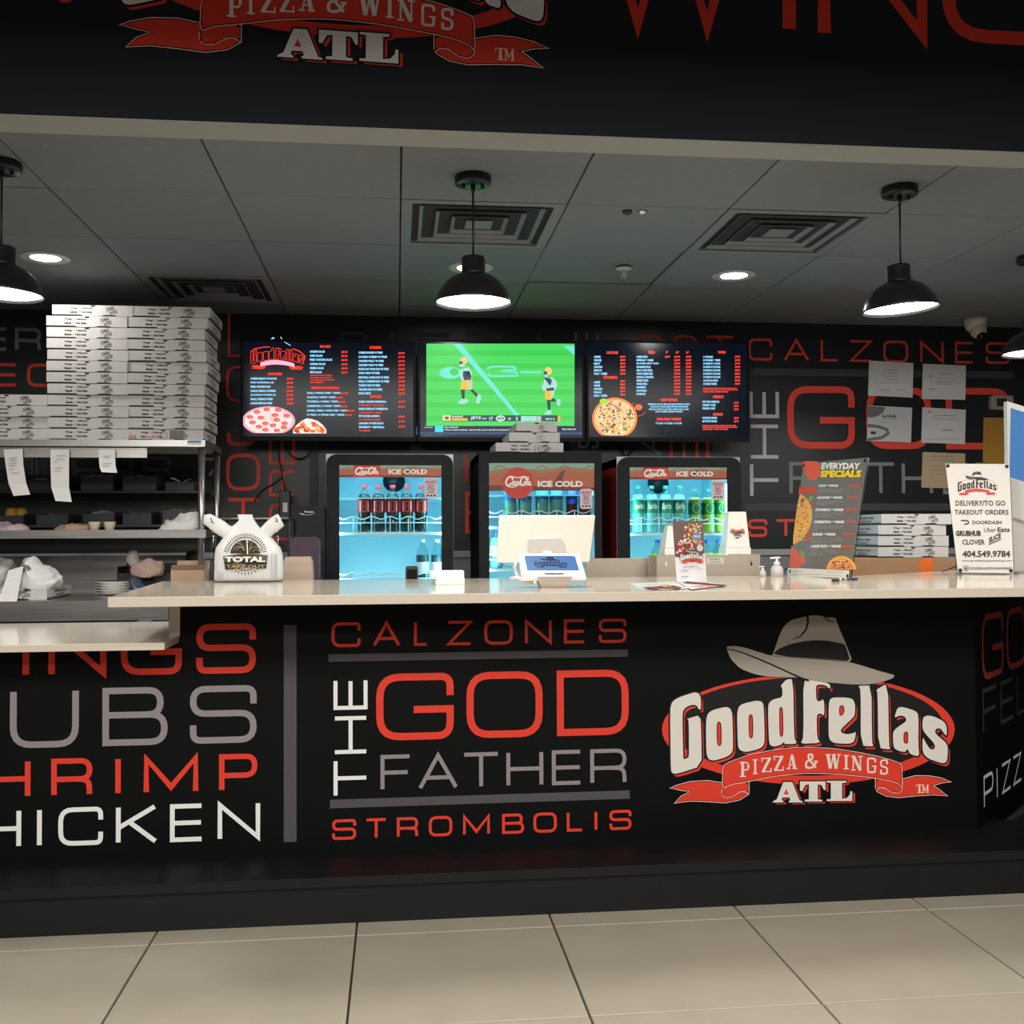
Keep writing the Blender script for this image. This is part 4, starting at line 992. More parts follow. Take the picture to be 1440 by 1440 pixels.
# ------------------------------------------------------------------ glass-door coolers
cool_body = mat('cooler_black_metal', (15, 22, 24), rough=.6, spec=.25, noise=.08)
cool_in = mat('cooler_liner', (190, 226, 236), rough=.5, emis=.10, ecol=(120, 215, 240))  # faint cyan glow put into the liner, on top of the strips' light
led = glow('cooler_led', (170, 240, 255), 62)
wire = mat('cooler_wire', (215, 235, 238), rough=.3)
glass = clear_mat('door_glass', (240, 252, 252), .05, .03, body=(4, 5, 6))
S_TEAL = lit((150, 175, 150), .75); S_ORG = lit((200, 100, 62), .7); S_DK = lit((140, 55, 35), .6); S_WH = lit((235, 225, 210), .9); S_RED = lit((205, 52, 34), .85); S_BR = lit((190, 120, 80), .7)
stick_m = mat('sticker_paper', (205, 185, 190), rough=.6)
FRY = 5.10
SHELL_L, SHELL_R = mat('cooler_red_side', (150, 28, 26), rough=.4), mat('cooler_silver_corner', (150, 155, 155), rough=.35, metal=.5)
def cooler(px0, px1, pyt, gx0, gx1, gy0, sy1, label, big=False, rnd=.05, side=None, shelves=(), fan=True):
    ym = 720
    fr = wallframe(FRY)
    x0, x1 = fr.uv(px0, ym)[0], fr.uv(px1, ym)[0]; zt = fr.uv((px0 + px1) / 2, pyt)[1]
    g0, g1 = fr.uv(gx0, ym)[0], fr.uv(gx1, ym)[0]; gt = fr.uv((gx0 + gx1) / 2, gy0)[1]; st = fr.uv((gx0 + gx1) / 2, sy1)[1]
    t = thing('drinks_cooler', label, 'cooler', ((x0 + x1) / 2, FRY + .3, 0))
    D = .60; yb = FRY + D; bt = .03
    m = MB()
    m.box(x0 + .002, FRY + .03, .02, x0 + bt, yb, zt - .008, 1); m.box(x1 - bt, FRY + .03, .02, x1 - .002, yb, zt - .008)
    m.box(x0 + .002, FRY + .03, zt - .05, x1 - .002, yb, zt - .008); m.box(x0 + .002, FRY + .03, .0, x1 - .002, yb, .12); m.box(x0 + bt, yb - .02, .12, x1 - bt, yb, zt - .05)
    m.build('cabinet', [cool_body, side or cool_body], t)
    m = MB()
    m.box(x0 + bt + .001, FRY + .035, .121, x0 + bt + .006, yb - .022, zt - .055); m.box(x1 - bt - .006, FRY + .035, .121, x1 - bt - .001, yb - .022, zt - .055)
    m.box(x0 + bt + .006, yb - .030, .121, x1 - bt - .006, yb - .022, zt - .055); m.box(x0 + bt + .006, FRY + .035, zt - .06, x1 - bt - .006, yb - .03, zt - .055)
    m.box(x0 + bt + .006, FRY + .04, gt - .16, x1 - bt - .006, yb - .03, gt - .155)
    m.build('liner', cool_in, t)
    if rnd:
        MB().prism(fr, [(x0, .10), (x1, .10), (x1, zt), (x0, zt)], [[(x0 + .03, .13), (x1 - .03, .13), (x1 - .03, zt - .03), (x0 + .03, zt - .03)]], d0=-.022, d1=.03).build('corner_shell', SHELL_R, t)
    fr2 = [(g0, .16), (g1, .16), (g1, gt), (g0, gt)]
    MB().prism(fr, rrect(x0 + .002, .10, x1 - .002, zt - .003, rnd or .008, (1, 1, 0, 0)), [fr2], d1=.022).build('door_frame', cool_body, t)
    MB().box(g0 + .001, FRY + .006, .165, g1 - .001, FRY + .010, gt - .001).build('glass_pane', glass, t)
    for x in (g0 - .007, g1 + .002):
        MB().box(x, FRY + .044, .2, x + .005, FRY + .052, st - .02).build('led_strip', led, t)
    MB().box(x0 + .012, FRY - .012, .9, x0 + .022, FRY - .001, .96 ).build('handle', chrome, t)
    # lit sign behind the glass
    a = Art(wallframe(FRY + .018), px=False); H_ = gt - st; W_ = g1 - g0
    a.T = lambda p: (g0 + p[0] * W_, st + p[1] * H_)
    a.rect(0, 0, 1, 1, S_ORG); a.up(); a.poly([(0, .55), (.2, .7), (.5, .62), (.75, .74), (1, .66), (1, 1), (0, 1)], S_BR); a.up()
    a.poly([(0, .72), (.2, .82), (.5, .76), (.75, .86), (1, .78), (1, 1), (0, 1)], S_TEAL); a.poly([(0, 0), (1, 0), (1, .12), (0, .2)], S_DK); a.up()
    for cx_ in (.05, .45, .66, .9): a.stroke([(cx_, .8), (cx_ + .05, .92), (cx_ + .12, .78)], .012, S_DK)
    a.poly([(.6, .2), (.68, .2), (.72, .8), (.66, .6)], S_DK); a.up()
    if big:
        c_ = (.275, .28); r_ = .148 * W_
        a.T = lambda p: (g0 + c_[0] * W_ + p[0] * r_, st + c_[1] * H_ + p[1] * r_)
        a.ell(0, 0, 1, 1, S_RED, 40); a.up(); script(a, -.82, -.22, .86, .42, S_WH, 1.3)
        a.T = lambda p: (g0 + p[0] * W_, st + p[1] * H_); a.text('ICE COLD', .46, .14, .89, .36, S_WH, weight=.045)
    else:
        a.rect(.14, 0, .40, 1, S_RED); a.up()
        T0 = a.T; a.T = None; a.px = False; k = W_
        script(a, g0 + .15 * W_, st + .22 * H_, g0 + .385 * W_, st + .82 * H_, S_WH, 1.3); a.T = T0
        a.text('ICE COLD', .48, .26, .86, .68, S_WH, weight=.045)
    a.build('sign', t, 'backlit orange and red sign strip')
    # sticker
    if big: sx, sz, sw_, sh = g1 - .075, st - .0, .062, .10
    else: sx, sz, sw_, sh = g1 - .083, st - .004, .066, .098
    if big: sz = st + .01
    sf_ = wallframe(FRY + .004)
    MB().prism(sf_, rrect(sx, sz - sh, sx + sw_, sz, .014), d1=.001).build('sticker', stick_m, t)
    a = Art(sf_, px=False); rd, bk = ink((170, 40, 60)), ink((40, 40, 44))
    for s_, c_, v0, v1, w0, w1 in (('BALANCE', rd, .76, .88, .1, .9), ('WHAT YOU', bk, .66, .72, .2, .8), ('EAT', bk, .52, .62, .3, .7), ('DRINK', rd, .40, .50, .22, .78), ('& DO', bk, .26, .36, .3, .7)):
        a.text(s_, sx + w0 * sw_, sz - sh + v0 * sh, sx + w1 * sw_, sz - sh + v1 * sh, c_, weight=.03)
    for i in range(3): a.ell(sx + (.25 + .25 * i) * sw_, sz - sh * .86, .006, .004, bk, 10)
    a.build('sticker_print', t)
    # fan
    if fan:
        fx = g0 + .53 * W_ if not big else g0 + .33 * W_
        MB().lathe([(.055, 0), (.058, .02)], 24).build('fan', blk_plastic, t, local=True)
        o = [c for c in C.objects if c.name.startswith('fan')][-1]; o.rotation_euler = (R(90), 0, 0); o.location = (fx - t.location.x, .20, st + .004)
    # shelves: a wire grid with a wavy front guard
    m = MB().box(g0 + .03, FRY + .045, st + .010, g1 - .03, FRY + .055, st + .016); m.build('led_strip', led, t)  # extra strip added out of sight behind the sign to brighten the interior
    for z in shelves:
        m = MB(); yf, yr = FRY + .065, yb - .05; n = 14
        xa, xb = x0 + bt + .010, x1 - bt - .010
        for k in range(n + 1): x = xa + (xb - xa) * k / n; m.tube([(x, yf, z), (x, yr, z)], .0025, 4)
        for y in (yf, (yf + yr) / 2, yr): m.tube([(xa, y, z - .004), (xb, y, z - .004)], .0035, 4)
        m.build('shelf', wire, t)
        m = MB(); q_ = 6
        m.tube([(xa + (xb - xa) * i / 48, yf - .006, z + .072 + .007 * math.cos(2 * math.pi * q_ * i / 48)) for i in range(49)], .0032, 5)
        m.tube([(xa, yf - .006, z + .048), (xb, yf - .006, z + .048)], .0028, 5)
        for i in range(q_ + 1): x = xa + (xb - xa) * i / q_; m.tube([(x, yf - .006, z), (x, yf - .006, z + .076)], .0028, 5)
        m.box(xa, yf - .012, z - .012, xb, yf - .008, z + .002)
        m.build('shelf_guard', wire, t)
    return dict(t=t, x0=x0, x1=x1, g0=g0, g1=g1, zt=zt, st=st)
ys_ = FRY + .12
zs1 = at(560, 749, ys_).z; zb1 = at(560, 812, ys_).z
fL = cooler(458, 638, 638, 477, 621, 654, 671, 'left glass-door drinks cooler with a row of five cola bottles', shelves=(zs1, at(560, 812, FRY).z - .055, .55), side=cool_body)
fM = cooler(673, 847, 635, 688, 837, 651, 690, 'middle glass-door drinks cooler behind the white till screen, boxes on top', big=True, rnd=0, shelves=(at(700, 738, ys_).z - .01, at(700, 800, ys_).z, .55), fan=False)
fR = cooler(869, 1043, 642, 886, 1024, 657, 674, 'right glass-door drinks cooler full of green and yellow drinks', shelves=(at(950, 750, ys_).z, at(950, 812, FRY).z - .05, .55), side=SHELL_L)

red_cap = mat('red_cap', (200, 40, 45), rough=.4); red_lab = mat('red_label', (190, 30, 28), rough=.4); wht_p = ink((235, 225, 220)); dk_p = ink((50, 12, 10))
def cola_art(a, r, h):
    a.poly([(-.62 * r, .44 * h), (-.5 * r, .44 * h), (-.5 * r, .66 * h), (-.62 * r, .66 * h)], wht_p); a.poly([(.55 * r, .44 * h), (.68 * r, .44 * h), (.68 * r, .66 * h), (.55 * r, .66 * h)], wht_p); a.up()
    a.poly([(-.22 * r, .45 * h), (.22 * r, .45 * h), (.10 * r, .55 * h), (.2 * r, .64 * h), (-.2 * r, .64 * h), (-.08 * r, .55 * h)], dk_p)
bt_ = at(510, 683, ys_).z - zs1; br = (at(540, 720, ys_).x - at(521, 720, ys_).x) / 2 * 1.03
first = None
names = ('leftmost', 'second from the left', 'middle', 'fourth from the left', 'rightmost')
for i, px in enumerate((511, 531, 551, 571, 591)):
    x = at(px, 720, ys_).x + .004; lab = 'red-capped cola bottle, %s in the row of the left cooler' % names[i]
    if first is None: first = bottle('cola_bottle', lab, (x, ys_, zs1 + .003), bt_, br, cola_m, .80, red_cap, red_lab, art=cola_art, group='cola bottles in the left cooler'); 
    else: dup(first, (x, ys_, zs1 + .003), label=lab)
sky_liq = mat('clear_drink', (150, 200, 215), rough=.1); wht_lab = mat('pale_label', (205, 215, 225), rough=.5); wht_cap = mat('white_cap', (220, 235, 240), rough=.4); dk_liq = mat('dark_drink', (50, 70, 80), rough=.1)
zlow = at(560, 812, FRY).z - .055
for px, lab, lm in ((594, 'dark drink bottle with pale label, low in the left cooler', wht_lab), (615, 'drink bottle with white label at the right edge of the left cooler', mat('white_label', (235, 240, 245), rough=.5))):
    x = at(px, 720, ys_).x; zt_ = at(px, 759, ys_).z
    bottle('drink_bottle', lab, (x, ys_, zlow + .003), zt_ - zlow, br * .95, dk_liq, .66, wht_cap, lm, (.28, .52))
# middle cooler: cartons and bottles
gr_l = mat('green_drink', (120, 165, 140), rough=.2); blu_l = mat('blue_drink', (30, 70, 150), rough=.2); red_l = mat('red_drink', (120, 20, 40), rough=.2)
def lemon_art(a, r, h):
    a.poly([(-.6 * r, .64 * h), (.6 * r, .64 * h), (.6 * r, .84 * h), (-.6 * r, .84 * h)], ink((12, 20, 30))); a.poly([(-.6 * r, .62 * h), (.6 * r, .62 * h), (.6 * r, .66 * h), (-.6 * r, .66 * h)], ink((215, 205, 60))); a.up()
    a.poly([(-.45 * r, .70 * h), (.45 * r, .72 * h), (.45 * r, .78 * h), (-.45 * r, .76 * h)], ink((220, 225, 210)))
zm = at(700, 738, ys_).z - .01
blue_lab = mat('blue_label', (40, 130, 180), rough=.4); tealcap = mat('teal_cap', (30, 110, 130), rough=.4)
tm = at(760, 690, ys_).z + .02 - zm
for px, lab in ((717, 'pale green juice bottle with blue label, first in the middle cooler'), (738, 'pale green juice bottle with blue label, second in the middle cooler'), (762, 'pale green juice bottle with blue label, third in the middle cooler'), (782, 'pale green juice bottle with blue label, fourth in the middle cooler')):
    x = at(px, 720, ys_).x; bottle('juice_bottle', lab, (x, ys_, zm + .003), tm, br * .98, gr_l, .9, tealcap, blue_lab, (.60, .88), art=lemon_art, shape='j')
for px, lab, lq in ((804, 'blue-labelled dark red drink bottle in the middle cooler', red_l), (822, 'blue and red drink bottle beside the sticker in the middle cooler', mat('bright_red_drink', (190, 25, 35), rough=.2))):
    x = at(px, 720, ys_).x; bottle('juice_bottle', lab, (x, ys_, zm + .003), tm, br * .85, lq, .9, mat('blue_cap', (25, 90, 190), rough=.4), mat('deep_blue_label', (35, 80, 180), rough=.4), (.55, .88), shape='j')
x = at(698, 720, ys_).x; bottle('water_bottle', 'clear water bottle with blue cap low in the middle cooler', (x, ys_, at(700, 800, ys_).z + .003), .19, br, sky_liq, .8, mat('blue_cap'), wht_lab, (.35, .6))
# right cooler
grn_cap = mat('green_cap', (20, 130, 105), rough=.4); grn_lab = mat('green_label', (16, 140, 85), rough=.4); clr_liq = mat('clear_soda', (150, 225, 220), rough=.1); lime_liq = mat('lime_soda', (190, 200, 70), rough=.15)
zr_ = at(950, 750, ys_).z; tr_h = at(930, 684, ys_).z - zr_
def sp_art(a, r, h): a.text('Sprite', -.85 * r, .47 * h, .85 * r, .63 * h, wht_p, weight=.04, shear=.25)
def lime_art(a, r, h):
    a.ell(0, .56 * h, .62 * r, .11 * h, ink((150, 205, 50)), 16); a.up(); a.poly([(-.5 * r, .53 * h), (.5 * r, .55 * h), (.5 * r, .60 * h), (-.5 * r, .58 * h)], ink((20, 90, 50)))
for px, lab in ((897, 'leftmost'), (916, 'second'), (936, 'third'), (955, 'fourth')):
    bottle('lemon_soda_bottle', 'green-capped clear soda bottle, %s from the left in the right cooler' % ('' if lab == 'leftmost' else lab) if lab != 'leftmost' else 'leftmost green-capped clear soda bottle in the right cooler', (at(px, 720, ys_).x, ys_, zr_ + .003), tr_h, br * .98, clr_liq, .8, grn_cap, grn_lab, art=sp_art, group='green soda bottles in the right cooler')
for px, lab in ((977, 'yellow-green soda bottle, left of three in the right cooler'), (996, 'yellow-green soda bottle, middle of three in the right cooler'), (1014, 'yellow-green soda bottle, under the sticker of the right cooler')):
    bottle('lime_soda_bottle', lab, (at(px, 720, ys_).x, ys_, zr_ + .003), tr_h * .93, br * .98, lime_liq, .82, grn_cap, mat('dark_green_label', (14, 95, 50), rough=.4), art=lime_art, group='lime soda bottles in the right cooler')
zlr = at(950, 812, FRY).z - .05
yl = mat('yellow_drink', (225, 230, 20), rough=.2, emis=.15, ecol=(225, 230, 20)); ll = mat('lime_drink', (160, 215, 30), rough=.2, emis=.1, ecol=(160, 215, 30))  # a faint glow is put into both drink colours
for px, lab, lq in ((924, 'lime drink bottle alone, low in the right cooler', ll), (993, 'yellow drink bottle, left of the low pair in the right cooler', yl), (1010, 'yellow drink bottle, right of the low pair in the right cooler', yl)):
    zt_ = at(px, 760, ys_).z
    bottle('sports_drink_bottle', lab, (at(px, 720, ys_).x, ys_, zlr + .003), zt_ - zlr, br, lq, .74, mat('blue_cap'), lq, (.3, .5), shape='j')

# ------------------------------------------------------------------ pizza boxes
TXK = ink((45, 42, 42))
BW, BH, BD = .352, .0505, .34
def box_print(a, w_, h_, stamp=True, words=True):
    if words:
        a.text('Wings  •  Calzones', -.28 * w_, .60 * h_, .0 * w_ - .002, .80 * h_, TXK, weight=.05)
        a.text('Salads  •  Hot Subs', -.28 * w_, .26 * h_, .0 * w_ - .002, .46 * h_, TXK, weight=.05)
    if stamp:
        c_, s_ = math.cos(R(14)), math.sin(R(14)); T_ = lambda p: (.235 * w_ + .88 * (p[0] * c_ - p[1] * s_), .52 * h_ + .88 * (p[0] * s_ + p[1] * c_))
        old = a.T; a.T = T_
        a.text('OPEN', -.020, .002, .016, .016, TXK, weight=.04); a.text('LATE', -.012, -.015, .022, -.001, TXK, weight=.04)
        a.stroke([(-.023, -.004), (-.023, .019), (.019, .019)], .002, TXK); a.stroke([(-.015, -.018), (.025, -.018), (.025, .002)], .002, TXK)
        a.T = old
def pizza_box(label, loc, rz=0, side='right', words=True, handwriting=None, stamp=True, w_=BW, group=None):
    t = thing('pizza_box', label, 'pizza box', loc, rz, group)
    h_ = BH
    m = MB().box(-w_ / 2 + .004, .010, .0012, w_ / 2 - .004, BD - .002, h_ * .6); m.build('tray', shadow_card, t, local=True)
    fr = Frame((0, 0, 0), (1, 0, 0), (0, 0, 1))
    n = [(-.012 * 1 + .024 * 0, 0)]
    notch = [(.012 * math.cos(R(-180 + 30 * i)) - .0, h_ + .0 + .009 * math.sin(R(-180 + 30 * i))) for i in range(7)]
    e0 = w_ / 2
    outer = [(-e0, .0065), (-e0 * .30, .0065), (-e0 * .24, .0005), (.22 * e0, .001), (.28 * e0, .0065), (e0 * .55, .0065), (e0 * .60, .001), (e0, .001), (e0, h_)] + notch[::-1] + [(-e0, h_)]
    m = MB().prism(fr, outer, d1=.002)
    m.box(-e0, .002, h_ - .002, e0, BD, h_); m.box(-e0, .002, .010, -e0 + .0015, BD, h_ - .002); m.box(e0 - .0015, .002, .010, e0, BD, h_ - .002)
    m.build('lid', white_card, t, local=True)
    a = Art(fr, px=False); box_print(a, w_, h_, words=words, stamp=stamp)
    if handwriting:
        hx = .11 * w_
        a.text(handwriting, hx - .010, .2 * h_, hx + .012, .75 * h_, ink((90, 88, 92)), weight=-.01)
        a.stroke([(hx + .001 + .021 * math.cos(k * .42), .47 * h_ + .021 * math.sin(k * .42)) for k in range(15)], .0012, ink((110, 108, 112)), closed=True)
    if a.mats: a.mb.build('print', a.mats, t, local=True)
    sg = 1 if side == 'right' else -1
    fs = Frame((sg * (e0 + .0002), 0, 0), (0, sg, 0), (0, 0, 1)); a = Art(fs, px=False)
    l0 = .10 if sg > 0 else -.24; 
    a.text('DELIVERED HOT & FRESH', l0, .55 * h_, l0 + .16, .75 * h_, TXK, weight=.03); a.text('FRESH DOUGH DAILY', l0 + .02, .25 * h_, l0 + .13, .43 * h_, TXK, weight=.03)
    a.mb.build('side_print', a.mats, t, local=True)
    return t
ORD = ['top', 'second', 'third', 'fourth', 'fifth', 'sixth', 'seventh', 'eighth', 'ninth', 'tenth', 'eleventh', 'bottom']
SY = 4.90
def stack(xls, y0, z0, w_px, n, what, group, proto=None):
    """xls: left edges in photo points, top to bottom"""
    out = []
    for i, xl in enumerate(xls):
        k = n - 1 - i; x = at(xl, 550, SY).x + BW / 2; lab = '%s white pizza box of the %s' % (ORD[i] if i < n - 1 else 'bottom', what)
        loc = (x, SY + random.uniform(-.004, .004), z0 + k * (BH + .0012))
        if proto is None: proto = pizza_box(lab, loc, R(random.uniform(-.5, .5)), group=group); out.append(proto)
        else: out.append(dup(proto, loc, R(random.uniform(-.6, .6)), lab, group))
    return proto, out
c45 = lambda v: v / 4.5
SHZ = at(150, 619, SY).z
s1 = [347, 312, 312, 315, 320, 315, 315, 320, 322, 322, 322, 322]
s2 = [843, 828, 810, 812, 822, 830, 822, 810, 808, 805, 808, 800]
BW = at(c45(787), 550, SY).x - at(c45(315), 550, SY).x
BH = (at(128, 400 + 198 / 4.5, SY).z - at(128, 618.5, SY).z) / 11 - .0012
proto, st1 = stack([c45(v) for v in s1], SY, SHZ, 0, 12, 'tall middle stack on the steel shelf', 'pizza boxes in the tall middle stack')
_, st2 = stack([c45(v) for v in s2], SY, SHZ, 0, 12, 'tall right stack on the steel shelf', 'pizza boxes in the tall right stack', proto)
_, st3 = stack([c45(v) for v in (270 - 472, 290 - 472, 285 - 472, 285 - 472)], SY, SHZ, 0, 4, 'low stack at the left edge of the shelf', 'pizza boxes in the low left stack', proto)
# red tag and sticker on the lowest right box
bx = st2[-1]; a = Art(Frame((0, -.001, 0), (1, 0, 0), (0, 0, 1)), px=False)
a.rect(-.17, .010, -.12, .022, ink((205, 45, 40))); a.rect(-.08, .012, -.02, .018, ink((225, 130, 140))); a.stroke([(-.012, .008), (.016, .008), (.016, .034), (-.012, .034)], .002, TXK, closed=True); a.rect(.028, .006, .09, .046, ink((110, 108, 110))); a.up()
a.text('FRAGILE', -.166, .012, -.124, .020, wht_p)
o = a.mb.build('shipping_label', a.mats, bx, local=True)

# ------------------------------------------------------------------ steel shelf rack over the prep table
def px_box(mb, x0, x1, y0, y1, Y0, Y1, mi=0): pass
XR = at(1300 / 4.5, 620, SY - .03).x
rk = thing('steel_shelf_rack', 'two-tier stainless steel overshelf carrying the pizza box stacks', 'shelf', ((XR - 3.2) / 2, 5.0, 0))
Z1, Z2 = SHZ, at(150, 745, SY - .03).z
def shelf_mesh(z, hz, x1, y0, y1):
    m = MB().box(-3.3, y0, z - .004, x1, y1, z - .0005); m.box(-3.3, y0, z - hz, x1, y0 + .0015, z - .004); m.box(-3.3, y1 - .0015, z - hz, x1, y1, z - .004); m.box(x1 - .0015, y0, z - hz, x1, y1, z - .004)
    return m
shelf_mesh(Z1, .030, XR, SY - .03, SY + .42).build('upper_shelf', steel, rk)
XR2 = at(290, 750, SY - .03).x
shelf_mesh(Z2, .038, XR2, SY - .03, SY + .42).build('lower_shelf', steel, rk)
TZ = .93
px_ = at(283, 700, SY + .01).x
MB().tube([(px_, SY + .015, TZ + .001), (px_, SY + .015, Z1 - .005)], .0155, 12).build('post', steel, rk)
MB().tube([(px_ + .004, SY + .40, TZ + .001), (px_ + .004, SY + .40, Z1 - .005)], .0155, 12).build('post', steel, rk)
MB().tube([(-2.6, SY + .015, TZ + .001), (-2.6, SY + .015, Z1 - .005)], .0155, 12).build('post', steel, rk)
x1 = at(207, 637, SY - .035).x; zt_, zb_ = at(100, 630, SY - .035).z, at(100, 643.5, SY - .035).z
m = MB().box(-3.3, SY - .040, zb_, x1, SY - .034, zt_); m.box(-3.3, SY - .046, zt_ - .004, x1, SY - .034, zt_)
m.build('ticket_rail', steel, rk)
a = Art(wallframe(SY - .0305)); a.rect(263.5, 619.5, 283, 622.5, ink((60, 130, 180))); a.rect(263, 622.5, 283, 625.5, ink((205, 205, 205))); a.build('sticker', rk)
paper = mat('receipt_paper', (216, 214, 212), rough=.7)
def receipt(pts_l, pts_r, lab, lines):
    """hanging strip: pairs of left and right edge points"""
    m = MB(); n = len(pts_l); vs = []
    for i in range(n):
        y = SY - .050 - .02 * (i / (n - 1)) ** 2
        vs += [at(*pts_l[i], y), at(*pts_r[i], y - .006)]
    nv = len(vs); vs2 = vs + [v + Vector((0, .0006, 0)) for v in vs]; fs = []
    for i in range(n - 1): fs += [(2 * i, 2 * i + 1, 2 * i + 3, 2 * i + 2), (nv + 2 * i + 2, nv + 2 * i + 3, nv + 2 * i + 1, nv + 2 * i)]
    m.add(vs2, fs); 
    t = thing('order_ticket', lab, 'receipt', tuple((vs[0] + vs[1]) / 2)); m.build('paper', paper, t)
    a = Art(wallframe(SY - .0505 - .022)); g_ = ink((120, 120, 122))
    for (x0, x1, y, s) in lines: a.stroke([(x0, y), (x1, y - .6)], .7, g_)
    a.build('print', t)
receipt([(5, 632), (8, 655), (12, 680), (19, 697.5)], [(31.5, 631), (33, 655), (37, 680), (42.5, 695.5)], 'paper order ticket at the far left, curling right under the rail', [(12, 24, 644, 0), (14, 23, 648, 0), (11, 23, 652, 0), (12, 22, 655, 0), (12, 20, 660, 0), (15, 26, 665, 0)])
receipt([(71, 632), (71, 655), (72, 685), (78, 704.5)], [(97.5, 632), (97, 655), (97, 685), (101, 706)], 'longest paper order ticket, hanging second from the left', [(79, 92, 641, 0), (79, 90, 646, 0), (76, 82, 650, 0), (76, 88, 658, 0), (77, 85, 662.5, 0)])
receipt([(138.5, 632), (139, 645), (140, 657), (143, 664)], [(162, 632), (162, 645), (162.5, 655), (165, 665)], 'short paper order ticket, third from the left under the rail', [(146, 156, 641.5, 0), (147, 154, 644, 0), (145, 157, 652, 0), (145, 154, 656, 0)])

# things lying on the lower shelf
def blob(name, lab, cat, poly, Y, depth, m, wob=.006, seed=1):
    """soft lump: outline in photo points, rounded in depth"""
    rnd = random.Random(seed); P_ = [at(x, y, Y) for x, y in smooth_loop(poly, 2)]; cx_ = sum((p for p in P_), Vector()) / len(P_)
    zb = min(p.z for p in P_); secs = []
    ph = [rnd.random() * 6 for _ in range(4)]
    for k in range(15):
        t_ = -1 + 2 * k / 14; s_ = max(.05, math.sqrt(max(0, 1 - t_ * t_ * .97))) 
        ring = []
        from mathutils import noise as nz
        for i, p in enumerate(P_):
            q_ = cx_ + (p - cx_) * s_; q_.z = zb + (p.z - zb) * (.35 + .65 * s_)
            nv = nz.turbulence_vector(Vector((q_.x * 18 + seed, t_ * depth * 18, q_.z * 18)), 3, False); lift = min(1, (p.z - zb) / .02)
            q_.x += wob * 3.2 * nv.x; q_.z += wob * 3.6 * nv.z * lift
            q_.z = max(q_.z, zb); ring.append(Vector((q_.x, Y + t_ * depth, q_.z)))
        secs.append(ring)
    o = MB().loft(secs).build(name, m); return tag(o, lab, cat)
LY = SY + .07
tan = mat('tan_cloth', (165, 135, 115), rough=.9, noise=.15, nscale=30); pinkc = mat('pink_cloth', (190, 165, 168), rough=.9, noise=.12, nscale=30)
blob('cloth', 'pale pink folded cloth at the left end of the lower shelf', 'cloth', [(-6, 747), (-4, 738), (8, 735), (20, 736), (28, 740), (41, 744), (41, 747)], LY, .06, pinkc)
blob('cloth', 'tan folded cloth on the lower shelf beside the paper cups', 'cloth', [(77, 747), (78, 741), (92, 736), (110, 734), (128, 737), (129, 747)], LY, .06, tan, seed=3)
for px, lab in ((135.5, 'small cream paper cup, left of two on the lower shelf'), (156.5, 'small cream paper cup, right of two on the lower shelf')):
    p = at(px, 747.3, LY); r_ = .027
    t = thing('paper_cup', lab, 'cup', (p.x, LY - .03, Z2))
    MB().lathe([(r_ * .72, 0), (r_, .034), (r_ * 1.06, .036), (r_ * .95, .034), (r_ * .7, .004)], 16).build('cup', mat('cream_paper', (222, 205, 178), rough=.6), t, local=True)
blob('paper_sheets', 'crumpled white paper sheets at the right end of the lower shelf', 'paper', [(216, 747), (224, 741), (236, 738), (250, 727), (258, 722), (268, 725), (283, 722), (285, 747)], LY, .05, paper, .008, 5)
for i, (x0, x1, y0, y1) in enumerate(((216, 246, 741, 744), (226, 262, 735, 738))):
    pass

